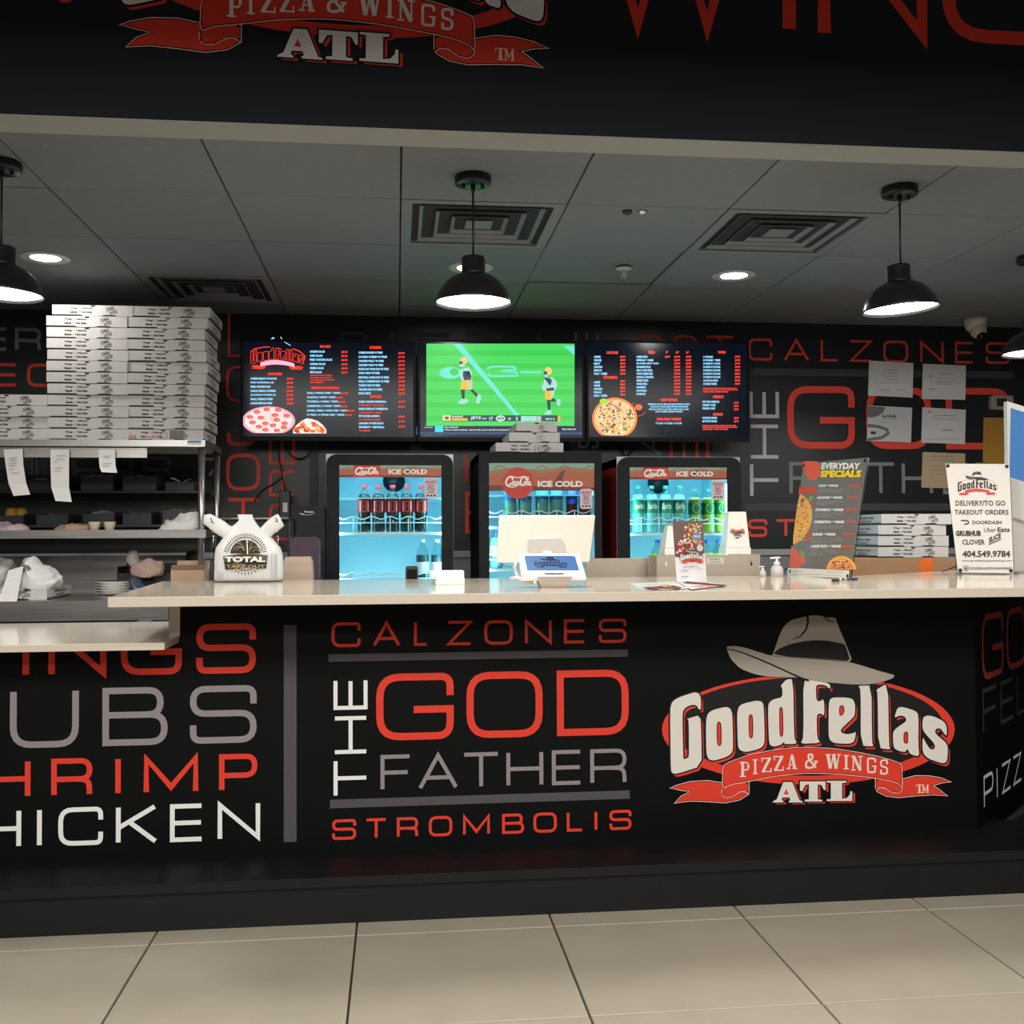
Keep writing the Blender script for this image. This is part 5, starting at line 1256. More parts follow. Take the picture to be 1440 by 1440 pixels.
# bins with wrappers on a dark rail rack behind the shelves
bin_m = mat('dark_grey_bin', (44, 49, 52), rough=.4, noise=.1); wrap_m = mat('grey_wrapper', (88, 92, 94), rough=.5, noise=.3, nscale=40); tanw = mat('tan_packet', (135, 125, 105), rough=.6, noise=.3, nscale=40)
BY = 5.50
rack = thing('bin_rack', 'dark wall-mounted rack holding the plastic bins behind the shelves', 'rack', (-1.9, BY + .2, at(100, 705, BY).z))
for y in (690, 738):
    z = at(100, y, BY).z
    MB().box(-3.2, BY + .0, z - .012, at(287, y, BY).x, BY + .22, z).build('rack_shelf', bin_m, rack)
MB().box(-3.2, BY + .225, at(100, 752, BY).z, at(287, 690, BY).x, BY + .24, at(100, 665, BY).z).build('back_plate', mat('rack_black', (20, 22, 24), rough=.4), rack)
def bin_(x0, x1, yb, hpx, lab, stuff, m2, seed):
    pb, pt = at((x0 + x1) / 2, yb, BY), at((x0 + x1) / 2, yb - hpx, BY); w_ = (at(x1, yb, BY).x - at(x0, yb, BY).x)
    t = thing('storage_bin', lab, 'bin', (pb.x, BY + .1, pb.z + .0005)); h_ = pt.z - pb.z
    m = MB(); m.box(-w_ / 2, -.09, 0, w_ / 2, .09, .003); m.box(-w_ / 2, -.09, .003, w_ / 2, -.086, h_); m.box(-w_ / 2, .086, .003, w_ / 2, .09, h_ * 1.2); m.box(-w_ / 2, -.086, .003, -w_ / 2 + .003, .086, h_ * 1.15); m.box(w_ / 2 - .003, -.086, .003, w_ / 2, .086, h_ * 1.15)
    m.build('bin', bin_m, t, local=True)
    if stuff:
        rnd = random.Random(seed); m = MB()
        for i in range(stuff):
            x = rnd.uniform(-w_ / 2 + .03, w_ / 2 - .03); y = rnd.uniform(-.06, .06); z = h_ * .55 + rnd.random() * .035; a_, b_ = rnd.uniform(.015, .032), rnd.uniform(.006, .012); an = rnd.uniform(-.5, .5)
            dx, dz = math.cos(an) * a_, math.sin(an) * a_
            m.add([(x - dx, y - b_, z - dz), (x + dx, y - b_, z + dz), (x + dx, y + b_, z + dz + .004), (x - dx, y + b_, z - dz + .006), (x, y, z + .010)], [(0, 1, 4), (1, 2, 4), (2, 3, 4), (3, 0, 4), (3, 2, 1, 0)])
        o = m.build('packets', m2, t, local=True); o['kind'] = 'stuff'
bin_(-20, 12, 690, 26, 'dark bin at the left edge of the upper row', 10, wrap_m, 1)
bin_(38, 96, 690, 16, 'dark low bin in the upper row with a yellow block on it', 0, wrap_m, 2)
bin_(113, 158, 690, 22, 'dark bin of wrappers, left of two in the upper row', 26, wrap_m, 3)
bin_(172, 219, 690, 20, 'dark bin of wrappers, right of two in the upper row', 30, wrap_m, 4)
bin_(232, 272, 690, 12, 'dark bin with one white packet in the upper row', 2, mat('white_packet', (190, 190, 188), rough=.6), 5)
bin_(-12, 32, 738, 13, 'dark bin holding two yellow rolls in the lower row', 0, wrap_m, 6)
bin_(50, 95, 738, 14, 'low empty-looking dark bin in the lower row', 3, wrap_m, 7)
bin_(115, 160, 738, 16, 'dark bin with pale wrappers in the lower row', 22, mat('pale_wrapper', (140, 145, 148), rough=.5), 8)
bin_(172, 212, 738, 16, 'dark bin with two upright grey packets in the lower row', 8, wrap_m, 9)
bin_(228, 278, 738, 20, 'dark bin piled with tan packets in the lower row', 70, tanw, 10)
p = at(52, 681, BY); tag(MB().box(p.x - .028, BY + .05, at(67, 690, BY).z + .004, p.x + .03, BY + .12, p.z + .03, bev=.004).build('yellow_block', mat('yellow_sponge', (185, 170, 115), rough=.9, noise=.1)), 'yellow sponge block in the low bin of the upper row', 'sponge')
for px, lab in ((8, 'yellow roll at the left edge, left of two'), (22, 'yellow-orange roll, right of two in the lower bin')):
    p = at(px, 721, BY); r_ = .030
    tag(MB().lathe([(0, -.0), (r_ * .8, .002), (r_, .02), (r_, .04), (r_ * .7, .058), (0, .062)], 14, (p.x, BY + .08, p.z - .035)).build('yellow_roll', mat('yellow_roll', (190, 150, 60), rough=.6, noise=.15)), lab, 'roll')

# ------------------------------------------------------------------ prep table
tz0 = 4.62
zf = at(100, 845, tz0).z
TYB = 5.45
tb = thing('prep_table', 'long stainless steel prep table with backsplash under the shelf rack', 'table', (-2.0, 5.0, 0))
xr = at(287, 800, TYB).x
m = MB().box(-3.4, tz0, zf - .004, xr, TYB, zf); m.box(-3.4, tz0, zf - .085, xr, tz0 + .002, zf - .004)
m.build('table_top', steel, tb)
zs = at(200, 781, TYB).z
m = MB().box(-3.4, TYB, zf - .05, xr, TYB + .012, zs); m.build('backsplash', steel, tb)
MB().box(-3.4, tz0 + .03, .12, xr - .05, TYB, zf - .09).build('base_cabinet', steel_d, tb)
for px in (-150, 203): x = at(px, 860, tz0 - .05).x; MB().box(x - .035, tz0 - .02, 0, x + .02, tz0 + .02, zf - .086).build('leg', mat('blue_grey_leg', (92, 120, 130), rough=.4, metal=.4), tb)
TZ = zf
# move posts down onto the table
def on_table(px, py): return atz(px, py, TZ)
foam = mat('white_foam', (205, 203, 198), rough=.6)
p = at(158, 836, 5.0)
t = thing('plate_stack', 'stack of white foam plates on the prep table', 'plates', (p.x, 5.05, TZ))
r_ = (at(185, 820, 5.05).x - at(129, 820, 5.05).x) / 2
for k in range(5):
    MB().lathe([(r_ * .6, .006 * k + .001), (r_ * .7, .004 + .012 * k), (r_, .012 + .0125 * k), (r_, .0145 + .0125 * k), (r_ * .66, .007 + .0125 * k)], 28).build('plate', foam, t, local=True)
film = clear_mat('cloudy_plastic_bag', (225, 218, 210), .5, .25)
bp_ = at(205, 812, 5.15)
t = thing('black_tub', 'black tub with a clear bag of pink napkins on the prep table', 'tub', (bp_.x, 5.15, TZ))
w2 = .11; hh = at(200, 806, 5.05).z - TZ
m = MB(); m.box(-w2, -.09, 0, w2 + .06, .09, .004); m.box(-w2, -.09, .004, w2 + .06, -.085, hh); m.box(-w2, .085, .004, w2 + .06, .09, hh + .04); m.box(-w2, -.085, .004, -w2 + .005, .085, hh + .03); m.box(w2 + .055, -.085, .004, w2 + .06, .085, hh)
m.build('tub', blk_plastic, t, local=True)
nb = mat('pinkish_napkins', (178, 150, 138), rough=.8, noise=.2, nscale=40)
blob('napkin_bag', 'crumpled clear bag of pinkish napkins in the black tub', 'bag', [(187, 812), (186, 800), (191, 790), (198, 792), (206, 788), (216, 790), (228, 789), (233, 794), (229, 806), (218, 812)], 5.03, .05, nb, .005, 9)
blob('plastic_bag_neck', 'cloudy twisted neck of a plastic bag sticking up by the tub', 'bag', [(192, 800), (178, 786), (177, 778), (186, 774), (192, 777), (194, 786), (200, 797)], 5.10, .03, film, .004, 10)
blob('blue_bag', 'small dark and blue crumpled bag in front of the tub', 'bag', [(183, 829), (181, 815), (186, 810), (196, 818), (205, 824), (206, 832)], 4.95, .04, mat('blue_dark_bag', (60, 75, 90), rough=.3, noise=.5, nscale=40), .005, 11)
blob('green_bag', 'dark green crumpled bag behind the shelf post', 'bag', [(262, 790), (264, 777), (272, 772), (282, 776), (283, 790)], 5.38, .03, mat('olive_bag', (52, 54, 36), rough=.5), .004, 12)
p0_, p1_ = at(242, 817, 4.85), at(289, 803, 4.85)
t = thing('cardboard_carton', 'small open tan cardboard carton beside the shelf post', 'box', ((p0_.x + p1_.x) / 2, 4.88, TZ))
w2 = (p1_.x - p0_.x) / 2; hh = p1_.z - TZ + .005
km = mat('tan_carton', (186, 152, 128), rough=.8)
MB().box(-w2, -.06, 0, w2, .06, hh).build('body', km, t, local=True)
m = MB(); m.add([(-w2, -.06, hh), (w2, -.06, hh), (w2 + .01, -.085, hh + .025), (-w2 + .01, -.085, hh + .025)], [(0, 1, 2, 3)]); m.build('flap', km, t, local=True); m = MB(); m.add([(-w2, .06, hh), (w2, .06, hh), (w2, .09, hh + .04), (-w2, .09, hh + .04)], [(0, 1, 2, 3)])
m.build('flap', km, t, local=True)
# bag on a pizza box, left end
bagw = mat('white_bag_plastic', (203, 202, 201), rough=.4, noise=.02)
pb = at(45, 850, 4.70)
bxw = (at(61, 830, 4.7).x - at(0, 830, 4.7).x)
pz = dup(proto, (at(61, 830, 4.70).x - BW / 2, 4.70, TZ), 0, 'white pizza box under the tied white bag on the prep table')
for k_ in ('group',): 
    if k_ in pz: del pz[k_]
blob('takeaway_bag', 'tied white plastic takeaway bag resting on the pizza box', 'bag', [(14, 830), (16, 812), (24, 800), (33, 793), (38, 786), (47, 785), (60, 792), (75, 800), (82, 808), (87, 820), (84, 828), (60, 830)], 4.80, .10, bagw, .006, 21)
blob('bag_print', 'black printed mark by the knot of the tied white bag', 'bag', [(22, 800), (30, 792), (40, 795), (46, 802), (42, 805), (30, 801)], 4.722, .012, mat('bag_print_black', (90, 84, 78), rough=.5, noise=.5, nscale=60), .003, 22)
blob('takeaway_bag', 'white plastic bag cut off by the left edge of the picture', 'bag', [(-30, 832), (-30, 790), (-10, 783), (10, 784), (20, 790), (22, 800), (14, 815), (10, 832)], 5.16, .09, bagw, .006, 23)
m = MB(); L_ = [((12, 802), (33, 796)), ((8, 815), (30, 812)), ((2, 832), (26, 833)), ((-6, 850), (22, 856))]
vs = []
for i, (l_, r2) in enumerate(L_): vs += [at(*l_, 4.69 - .02 * i), at(*r2, 4.69 - .02 * i)]
m.add(vs + [v + Vector((0, .0008, 0)) for v in vs], [(2 * i, 2 * i + 1, 2 * i + 3, 2 * i + 2) for i in range(3)] + [(8 + 2 * i + 2, 8 + 2 * i + 3, 8 + 2 * i + 1, 8 + 2 * i) for i in range(3)])
tag(m.build('receipt', paper), 'long paper receipt draped over the white takeaway bag', 'receipt')
# ------------------------------------------------------------------ boxes on the middle cooler
zt_ = fM['zt']
HWI = ink((95, 92, 96))
def cbox(px, pw, zb, lab, Y, **k):
    x = at(px, 630, Y).x; w_ = at(px + pw / 2, 630, Y).x - at(px - pw / 2, 630, Y).x
    t = pizza_box(lab, (x, Y, zb), w_=w_, **k); return t
g_ = 'boxes on the middle cooler'
cbox(745, 95, zt_ - .002, 'pizza box marked 14, lowest of three on the middle cooler', 5.16, handwriting='14')
cbox(752, 71, zt_ + BH, 'small pizza box marked 10, middle of three on the middle cooler', 5.165, words=False, stamp=False, handwriting='10')
cbox(755, 57, zt_ + BH * 2 + .002, 'smallest pizza box marked 8, topmost on the middle cooler', 5.17, words=False, stamp=False, handwriting='8')

# ------------------------------------------------------------------ papers on the back wall
sleeve = mat('clear_sleeve_paper', (236, 236, 237), rough=.35, clear=.4); tanp = mat('tan_certificate', (200, 176, 145), rough=.5, clear=.3); yelp = mat('ochre_board', (190, 140, 50), rough=.6, noise=.06)
GI = ink((130, 130, 134)); GD = ink((70, 72, 78))
def certificate(q4, lab, m, lines=(), extra=None, Y=WALL_Y - .006):
    fr = wallframe(Y); P_ = [fr.uv(*p) for p in q4]
    cx_ = sum(p[0] for p in P_) / 4; cz = sum(p[1] for p in P_) / 4
    t = thing('certificate', lab, 'certificate', (cx_, Y, cz)); MB().prism(fr, P_, d1=.004).build('sheet', m, t)
    a = Art(fr)
    x0, y0, x1, y1 = q4[0][0], q4[0][1], q4[2][0], q4[2][1]
    for u0, u1, v, th in lines:
        xa, xb = x0 + (x1 - x0) * u0, x0 + (x1 - x0) * u1; y = y0 + (y1 - y0) * v
        a.stroke([(xa, y), (xb, y + .3)], th, GI)
    if extra: extra(a)
    if a.mats: a.build('print', t)
    m_ = MB()
    for p in (P_[0], P_[1]): m_.lathe([(0, 0), (.004, 0), (.004, .004), (0, .006)], 8)
    return t
K = lambda x, y: (1040 + x / 3.6, 440 + y / 3.6)
certificate([K(657, 241), K(880, 254), K(876, 429), K(651, 418)], 'framed grey certificate, top left of the four beside the red G', sleeve, [(.35, .68, .26, .7), (.3, .72, .33, .5), (.3, .68, .42, .5), (.35, .7, .5, .5), (.12, .88, .6, .4), (.2, .5, .8, .6), (.6, .85, .8, .5)])
certificate([K(929, 258), K(1146, 266), K(1143, 440), K(924, 436)], 'framed grey certificate, top right of the four under the camera', sleeve, [(.35, .7, .28, .6), (.15, .2, .34, 2.2), (.3, .8, .42, .5), (.3, .85, .5, .5), (.3, .7, .56, .5), (.12, .3, .7, .7)])
def serv(a):
    a.poly([K(648, 470), K(737, 478), K(728, 502), K(705, 520), K(670, 530), K(646, 528)], GI)
    a.stroke([K(648, 570) , K(700, 575), K(745, 590), K(752, 610), K(720, 632), K(648, 642)], 4.2, GI); a.rect(*K(664, 600), *K(690, 614), GD)
    a.text('ServSafe', *K(720, 530), *K(792, 514), GD, weight=.03); a.text('CERTIFICATION', *K(720, 540), *K(792, 534), GD)
certificate([K(650, 468), K(874, 480), K(868, 656), K(645, 648)], 'food safety certificate with a grey swoosh, lower left of the four', mat('pale_certificate', (225, 225, 227), rough=.35, clear=.4), [(.33, .5, .45, .5)], serv)
certificate([K(926, 478), K(1146, 490), K(1141, 664), K(921, 657)], 'grey certificate in a plastic sleeve, lower right of the four', sleeve, [(.3, .8, .22, .6), (.25, .85, .32, .4), (.45, .7, .62, 1.2), (.1, .9, .86, .4), (.12, .2, .12, 1.5)])
certificate([K(928, 704), K(1143, 712), K(1139, 890), K(921, 884)], 'tan certificate with a border below the grey ones', tanp, [(.2, .8, .12, .8), (.25, .75, .22, .5), (.15, .85, .4, .4), (.15, .85, .5, .4), (.15, .6, .6, .4)])
certificate([K(1236, 530), K(1390, 530), K(1390, 770), K(1232, 760)], 'ochre yellow notice board at the right, below the thermostat', yelp, [(.3, .7, .06, .5)])
p = at(1407, 567, WALL_Y)
t = thing('thermostat', 'beige wall thermostat with a small dark display in the right corner', 'thermostat', (1 and at(1406, 570, WALL_Y).x, WALL_Y - .014, p.z))
MB().prism(Frame((0, 0, 0), (1, 0, 0), (0, 0, 1)), rrect(-.07, -.042, .07, .042, .012), d0=.012, d1=.013).build('case', mat('beige_plastic', (165, 155, 138), rough=.5), t, local=True)
MB().box(-.034, -.0135, -.022, .028, -.0118, .024).build('display', mat('lcd_dark', (52, 56, 50), rough=.25), t, local=True)

# ------------------------------------------------------------------ behind the bar, between coolers and the bag
# wire rack rail
ry = 4.75
p0, p1 = at(303, 730, ry), at(405, 729, ry)
t = thing('wire_stand', 'black wire stand with a pale top rail behind the printed bag', 'stand', ((p0.x + p1.x) / 2, ry + .15, 0))
MB().tube([p0, p1], .006, 8).build('top_rail', mat('brass_rail', (150, 140, 120), rough=.35, metal=.7), t)
MB().tube([p0 + Vector((0, .3, 0)), p1 + Vector((0, .3, 0))], .006, 8).build('back_rail', blk_plastic, t)
for q_ in (p0, p1):
    for dy in (0, .3): MB().tube([(q_.x + .003, ry + dy, q_.z), (q_.x + .003, ry + dy, .001)], .006, 6).build('leg', blk_plastic, t)
m = MB()
for k in range(7): x = p0.x + (p1.x - p0.x) * k / 6; m.tube([(x, ry, p0.z - .12), (x, ry + .3, p0.z - .12)], .003, 4)
m.build('wire_shelf', blk_plastic, t)
for px in (299, 390):
    q0, q1 = at(px, 755, ry - .05), at(px, 774, ry - .05)
    MB().tube([Vector((q0.x, ry, q0.z + .09)), q0, q1], .005, 6).build('hook', chrome, t)
# dark monitor back with mark
def slab_thing(name, lab, cat, x0, x1, y0, y1, Y, d, m, r=.01, part='body', floorz=None):
    fr = wallframe(Y); ym, xm = (y0 + y1) / 2, (x0 + x1) / 2
    u0, u1 = fr.uv(x0, ym)[0], fr.uv(x1, ym)[0]; v1, v0 = fr.uv(xm, y0)[1], fr.uv(xm, y1)[1]
    if floorz is not None: v0 = floorz
    t = thing(name, lab, cat, ((u0 + u1) / 2, Y + d / 2, v0))
    MB().prism(fr, rrect(u0, v0, u1, v1, r), d1=d).build(part, m, t)
    return t, fr, (u0, v0, u1, v1)
t, fr, (u0, v0, u1, v1) = slab_thing('delivery_bag', 'tall black insulated delivery bag with a white swoosh beside the left cooler', 'bag', 409, 456, 711, 830, 5.05, .3, mat('black_nylon', (12, 17, 24), rough=.7, noise=.2, nscale=30), .02, floorz=.001)
a = Art(fr); a.stroke([(421, 721.5), (428, 724, 4), (436, 724.2, 4), (443, 721)], [.5, 1.6, 1.6, .5], WHITE); a.text('freezer', 428, 721, 441, 718, WHITE, weight=.03)
a.build('printed_mark', t)
t, fr, b4 = slab_thing('cushion', 'mauve grey padded seat back behind the bar, right of the bag', 'chair', 407, 449, 755, 830, 4.75, .08, mat('mauve_fabric', (78, 64, 74), rough=.9, noise=.15, nscale=30), .03, 'backrest', floorz=.55)
t.name = 'padded_chair'
x = t.location.x; m_c = blk_plastic
MB().box(x - .17, 4.78, .50, x + .17, 5.04, .56, bev=.01).build('seat', mat('mauve_fabric'), t)
for dx in (-.14, .14):
    for yy in (4.80, 5.02): MB().tube([(x + dx, yy, .5), (x + dx, yy, .001)], .012, 6).build('leg', m_c, t)
zc_ = atz(420, 815, CT)
pb_ = at(417, 815, 4.45)
bs = thing('back_counter', 'low stainless back shelf hidden behind the bar, carrying small things', 'counter', (.6, ybk + .2, 0))
BKZ = 1.0
MB().box(-.72, ybk + .015, BKZ - .03, c1.x - .2, 4.62, BKZ).build('top', steel_d, bs)
MB().box(-.70, ybk + .05, .001, c1.x - .25, 4.60, BKZ - .032).build('base', mat('rack_black'), bs)
p0, p1 = at(397, 815, 4.40), at(439, 783, 4.40)
t = thing('paper_bag', 'tan paper bag with a folded top standing behind the bar by the printed bag', 'bag', ((p0.x + p1.x) / 2, 4.45, BKZ))
w2 = (p1.x - p0.x) / 2; hh = p1.z - BKZ
secs = [[Vector((sx * w2 * f, sy * .05 * g, z)) for sx, sy in ((-1, -1), (1, -1), (1, 1), (-1, 1))] for z, f, g in ((0, 1, 1), (hh * .5, .98, 1), (hh * .85, .95, .8), (hh, .82, .5))]
MB().loft(secs, smooth=False).build('body', mat('tan_paper', (176, 154, 136), rough=.8), t, local=True)
# dark cup and white block on the bar
p = at(579, 813, 4.35)
t = thing('card_reader', 'small black card reader standing behind the bar before the left cooler', 'card reader', (p.x, 4.33, BKZ))
MB().prism(Frame((0, 0, 0), (1, 0, 0), (0, 0, 1)), rrect(-.026, 0, .026, at(579, 796, 4.33).z - BKZ, .010), d1=.02).build('body', mat('dark_bronze_plastic', (48, 46, 42), rough=.35), t, local=True)
MB().box(-.020, -.0012, .03, .020, .0005, .075).build('face', blk_gloss, t, local=True)
p0, p1 = atz(613, 822.5, CT), atz(654, 822.5, CT)
t = thing('white_box', 'low white box on the bar before the left cooler', 'box', ((p0.x + p1.x) / 2, p0.y, CT))
w2 = (p1.x - p0.x) / 2; hh = at(633, 812, p0.y).z - CT
MB().box(-w2, 0, 0, w2, .10, hh, bev=.002).build('base', white_plastic, t, local=True)
m = MB().box(-w2 - .018, .03, hh, w2 - .0, .12, hh + .022, bev=.002); m.build('lid', white_plastic, t, local=True)

# ------------------------------------------------------------------ till screen and customer tablet
wp = mat('till_white', (226, 218, 208), rough=.35); gp = mat('till_grey', (196, 190, 186), rough=.4)
MY = 4.02
q4 = [(702, 725.5), (837.5, 725.5), (829, 791), (698, 792)]
P_ = [at(q4[0][0], q4[0][1], MY - .05), at(q4[1][0], q4[1][1], MY - .05), at(q4[2][0], q4[2][1], MY), at(q4[3][0], q4[3][1], MY)]
base_ = (P_[2] + P_[3]) / 2
t = thing('till_screen', 'large white till screen seen from behind, in front of the middle cooler', 'monitor', (base_.x, MY, CT))
nrm = (P_[1] - P_[0]).cross(P_[0] - P_[3]).normalized()
if nrm.y > 0: nrm = -nrm
m = MB(); bk = [v - nrm * .018 for v in P_]
m.add(P_ + bk, [(3, 2, 1, 0), (4, 5, 6, 7), (0, 1, 5, 4), (1, 2, 6, 5), (2, 3, 7, 6), (3, 0, 4, 7)])
o = m.build('screen_back', wp, t); bv = o.modifiers.new('b', 'BEVEL'); bv.width = .005; bv.segments = 3
fr = Frame(P_[3], P_[2] - P_[3], P_[0] - P_[3] - (P_[0] - P_[3]).project(P_[2] - P_[3]))
m = MB()
pts = [fr.uv(*p) for p in ((742, 776), (742, 762), (744, 757), (786, 756), (790, 758), (793, 764), (793, 779))]
m.prism(fr, pts, d0=.012, d1=-.0005); m.build('stand_plate', gp, t)
x = at(768, 790, MY).x
MB().tube([(x, MY - .03, CT + .11), (x, MY + .03, CT + .05), (x, MY + .06, CT + .006)], .018, 8).build('neck', wp, t)
MB().lathe([(0, .010), (.075, .008), (.08, 0)][::-1], 24, (x, MY + .02, CT)).build('foot', wp, t)
# tablet
TYb, TYt = FY + .26, FY + .36
def tp(px, py, top): return at(px, py, TYt if top else TYb)
Q = [tp(729, 778, 1), tp(814.5, 777.5, 1), tp(825, 812, 0), tp(734, 812.5, 0)]
pc = atz(777, 824, CT)
t = thing('customer_tablet', 'white customer tablet on the bar with a blue screen showing the logo', 'tablet', (pc.x, (TYb + TYt) / 2, CT))
nrm = (Q[1] - Q[0]).cross(Q[0] - Q[3]).normalized()
if nrm.y > 0: nrm = -nrm
m = MB(); bk = [v - nrm * .016 for v in Q]
m.add(Q + bk, [(3, 2, 1, 0), (4, 5, 6, 7), (0, 1, 5, 4), (1, 2, 6, 5), (2, 3, 7, 6), (3, 0, 4, 7)])
o = m.build('case', mat('tablet_white', (236, 232, 226), rough=.3), t); bv = o.modifiers.new('b', 'BEVEL'); bv.width = .004; bv.segments = 3
U = Q[2] - Q[3]; fr = Frame(Q[3], U, (Q[0] - Q[3]) - (Q[0] - Q[3]).project(U))
a = Art(fr, eps=.0004)
a.poly([(737, 781.5), (808.5, 781.5), (814.5, 802.5), (741.5, 802.5)], lit((78, 130, 190), 1.0)); a.up()
c_ = fr.uv(774.5, 792); wl = fr.uv(799, 793)[0] - fr.uv(750, 793)[0]
T = logo_map(c_[0], c_[1], wl * .95, asp=.80)
dkb = lit((22, 36, 78), .6); a.T = T; a.poly(BAND, dkb, sm=1); a.poly(TAILL, dkb); a.poly(TAILR, dkb); a.up()
for k_ in LG: a.poly(LG[k_][0], dkb, holes=LG[k_][1:], sm=1)
a.poly(BRIM, dkb); a.poly(CROWN, dkb); a.T = None; a.up()
a.stroke([(765.5, 807.2), (792.5, 807.2)], 1.5, ink((60, 48, 44))); a.stroke([(739, 807), (749, 807)], .7, ink((150, 145, 140)))
a.build('display', t, 'lit blue screen with dark logo')
B0, B1 = at(754, 813, TYb + .03), at(803, 813, TYb + .03)
w_t = (B1.x - B0.x) / 2; xb = (B0.x + B1.x) / 2
secs = [[Vector((xb + sx * w_t * f, TYb + .04 + sy * .04 * g, z)) for sx, sy in ((-1, -1), (1, -1), (1, 1), (-1, 1))] for z, f, g in ((CT + .0005, .75, .8), (CT + .012, .85, .9), (Q[2].z + .004, 1, 1))]
MB().loft(secs, smooth=False).build('base', mat('tablet_base_grey', (170, 158, 146), rough=.4), t)
cp = [at(726, 790, TYb + .05), at(723, 797, TYb + .06), at(726, 806, TYb + .05), at(732, 811, TYb + .05)]
MB().tube(cp, .006, 8).build('cable_loop', wp, t)
MB().tube([at(718, 814, TYb + .08), at(727, 812, TYb + .04), at(738, 817, TYb + .03), at(750, 819, TYb + .03)], .006, 8).build('cable', wp, t)

# ------------------------------------------------------------------ steel guards, cartons, pumps and the tent card
gm = mat('beige_steel', (172, 160, 145), rough=.4, metal=.35, noise=.06, nscale=5)
GYb = ybk + .10
t, fr, b4 = slab_thing('steel_guard', 'beige steel guard panel right of the till screen', 'panel', 824, 921, 785, 812, GYb + .06, .02, gm, .002, floorz=BKZ + .0005)
t, fr, b4 = slab_thing('steel_guard', 'wider beige steel guard with keyhole slots and a small label', 'panel', 913, 1069, 780, 812, GYb, .02, gm, .002, floorz=BKZ + .0005)
a = Art(fr)
for x, c_ in ((936.8, WHITE), (1056.5, BLACK)): a.ell(x, 793.5, 1.6, 1.8, c_, 12); a.stroke([(x, 793), (x, 789)], 1.3, c_)
a.build('keyhole', t)
a = Art(fr); a.stroke([(918.5, 781), (918.5, 811)], 10, mat('steel_shadow_fold', (120, 108, 94), rough=.5, metal=.35)); a.build('fold_shade', t)  # shadow along the fold painted as a strip of darker steel
sx0 = fr.uv(994, 787); sx1 = fr.uv(1018, 793)
a = Art(fr); a.rect(994, 784.5, 1018, 793, mat('label_cream', (196, 190, 178), rough=.5)); a.up(); a.text('WARNING', 997, 787.3, 1012, 785.3, GD, weight=.03)
for y in (788.8, 790.2, 791.6): a.stroke([(997, y), (1014, y)], .5, GI)
a.build('label', t)
# white trapezoid cartons
def carton(xl0, xr0, xl1, xr1, yt, Y, lab):
    """white tapered carton, bottom edge xl1..xr1 and top xl0..xr0"""
    zt_ = at((xl0 + xr0) / 2, yt, Y).z; zb = BKZ + (at(950, 780, GYb).z - BKZ)
    a0, a1 = at(xl0, yt, Y), at(xr0, yt, Y); b0, b1 = at(xl1, 779, Y), at(xr1, 779, Y)
    t = thing('napkin_carton', lab, 'carton', ((b0.x + b1.x) / 2, Y + .05, zb))
    ymid = zb + .028
    secs = [[(b0.x, Y, zb), (b1.x, Y, zb), (b1.x, Y + .10, zb), (b0.x, Y + .10, zb)], [(b0.x, Y, ymid), (b1.x, Y, ymid), (b1.x, Y + .10, ymid), (b0.x, Y + .10, ymid)]]
    MB().loft([[Vector(p) for p in s_] for s_ in secs], smooth=False).build('base', white_plastic, t)
    secs = [[(b0.x + .003, Y + .003, ymid + .001), (b1.x - .003, Y + .003, ymid + .001), (b1.x - .003, Y + .097, ymid + .001), (b0.x + .003, Y + .097, ymid + .001)], [(a0.x, Y + .01, zt_), (a1.x, Y + .01, zt_), (a1.x, Y + .06, zt_), (a0.x, Y + .06, zt_)]]
    MB().loft([[Vector(p) for p in s_] for s_ in secs], smooth=False).build('body', white_plastic, t)
    return t, Y
lgk = ink((60, 48, 46))
def flip_logo(t, Y, cx_, cy_, wpx, nm='upside-down shop logo'):
    fr = wallframe(Y); a = Art(fr); c_ = fr.uv(cx_, cy_); wl = fr.uv(cx_ + wpx / 2, cy_)[0] - fr.uv(cx_ - wpx / 2, cy_)[0]
    T = logo_map(c_[0], c_[1], wl, rot=math.pi)
    logo(a, T, lgk, RED, mat('carton_white_print', (222, 218, 210), rough=.5), lgk, None, detail=False, ring=False, small=False)
    a.build('logo', t, nm)
t, Y_ = carton(1026, 1050, 1021, 1056, 719.5, 4.36, 'white tapered carton with an upside-down logo, right of the tent card')
flip_logo(t, 4.360, 1037, 749, 20)
t, Y_ = carton(940, 965, 935, 970, 739, 4.36, 'white tapered carton mostly hidden behind the tent card')
# pumps
def pump(pxc, w_px, y_top, lab, s):
    p = atz(pxc, 812, CT); p.y = ybk - .06; x = at(pxc, 800, p.y).x
    t = thing('pump_bottle', lab, 'bottle', (x, p.y, CT)); h_ = at(pxc, y_top, p.y).z - CT; r_ = s
    cm = clear_mat('cloudy_pump_plastic', (225, 222, 215), .6, .2)
    MB().lathe([(0, 0), (r_, 0), (r_, h_ * .35), (r_ * .8, h_ * .5), (r_ * .45, h_ * .58), (r_ * .45, h_ * .62)], 16, cap=False).build('bottle', cm, t, local=True)
    MB().lathe([(r_ * .5, h_ * .60), (r_ * .5, h_ * .72), (r_ * .22, h_ * .74), (r_ * .2, h_ * .93)], 12).build('collar', white_plastic, t, local=True)
    m = MB().box(-r_ * .5, -r_ * .3, h_ * .92, r_ * .5, r_ * .3, h_, bev=.001); m.tube([(0, 0, h_ * .95), (-r_ * 1.1, 0, h_ * .93)], r_ * .16, 6); m.build('pump_head', white_plastic, t, local=True)
pump(1072.5, 12, 796, 'small clear pump bottle, left of two on the bar', .014)
pump(1092.5, 20, 783, 'larger clear hand gel pump bottle left of the specials banner', .026)
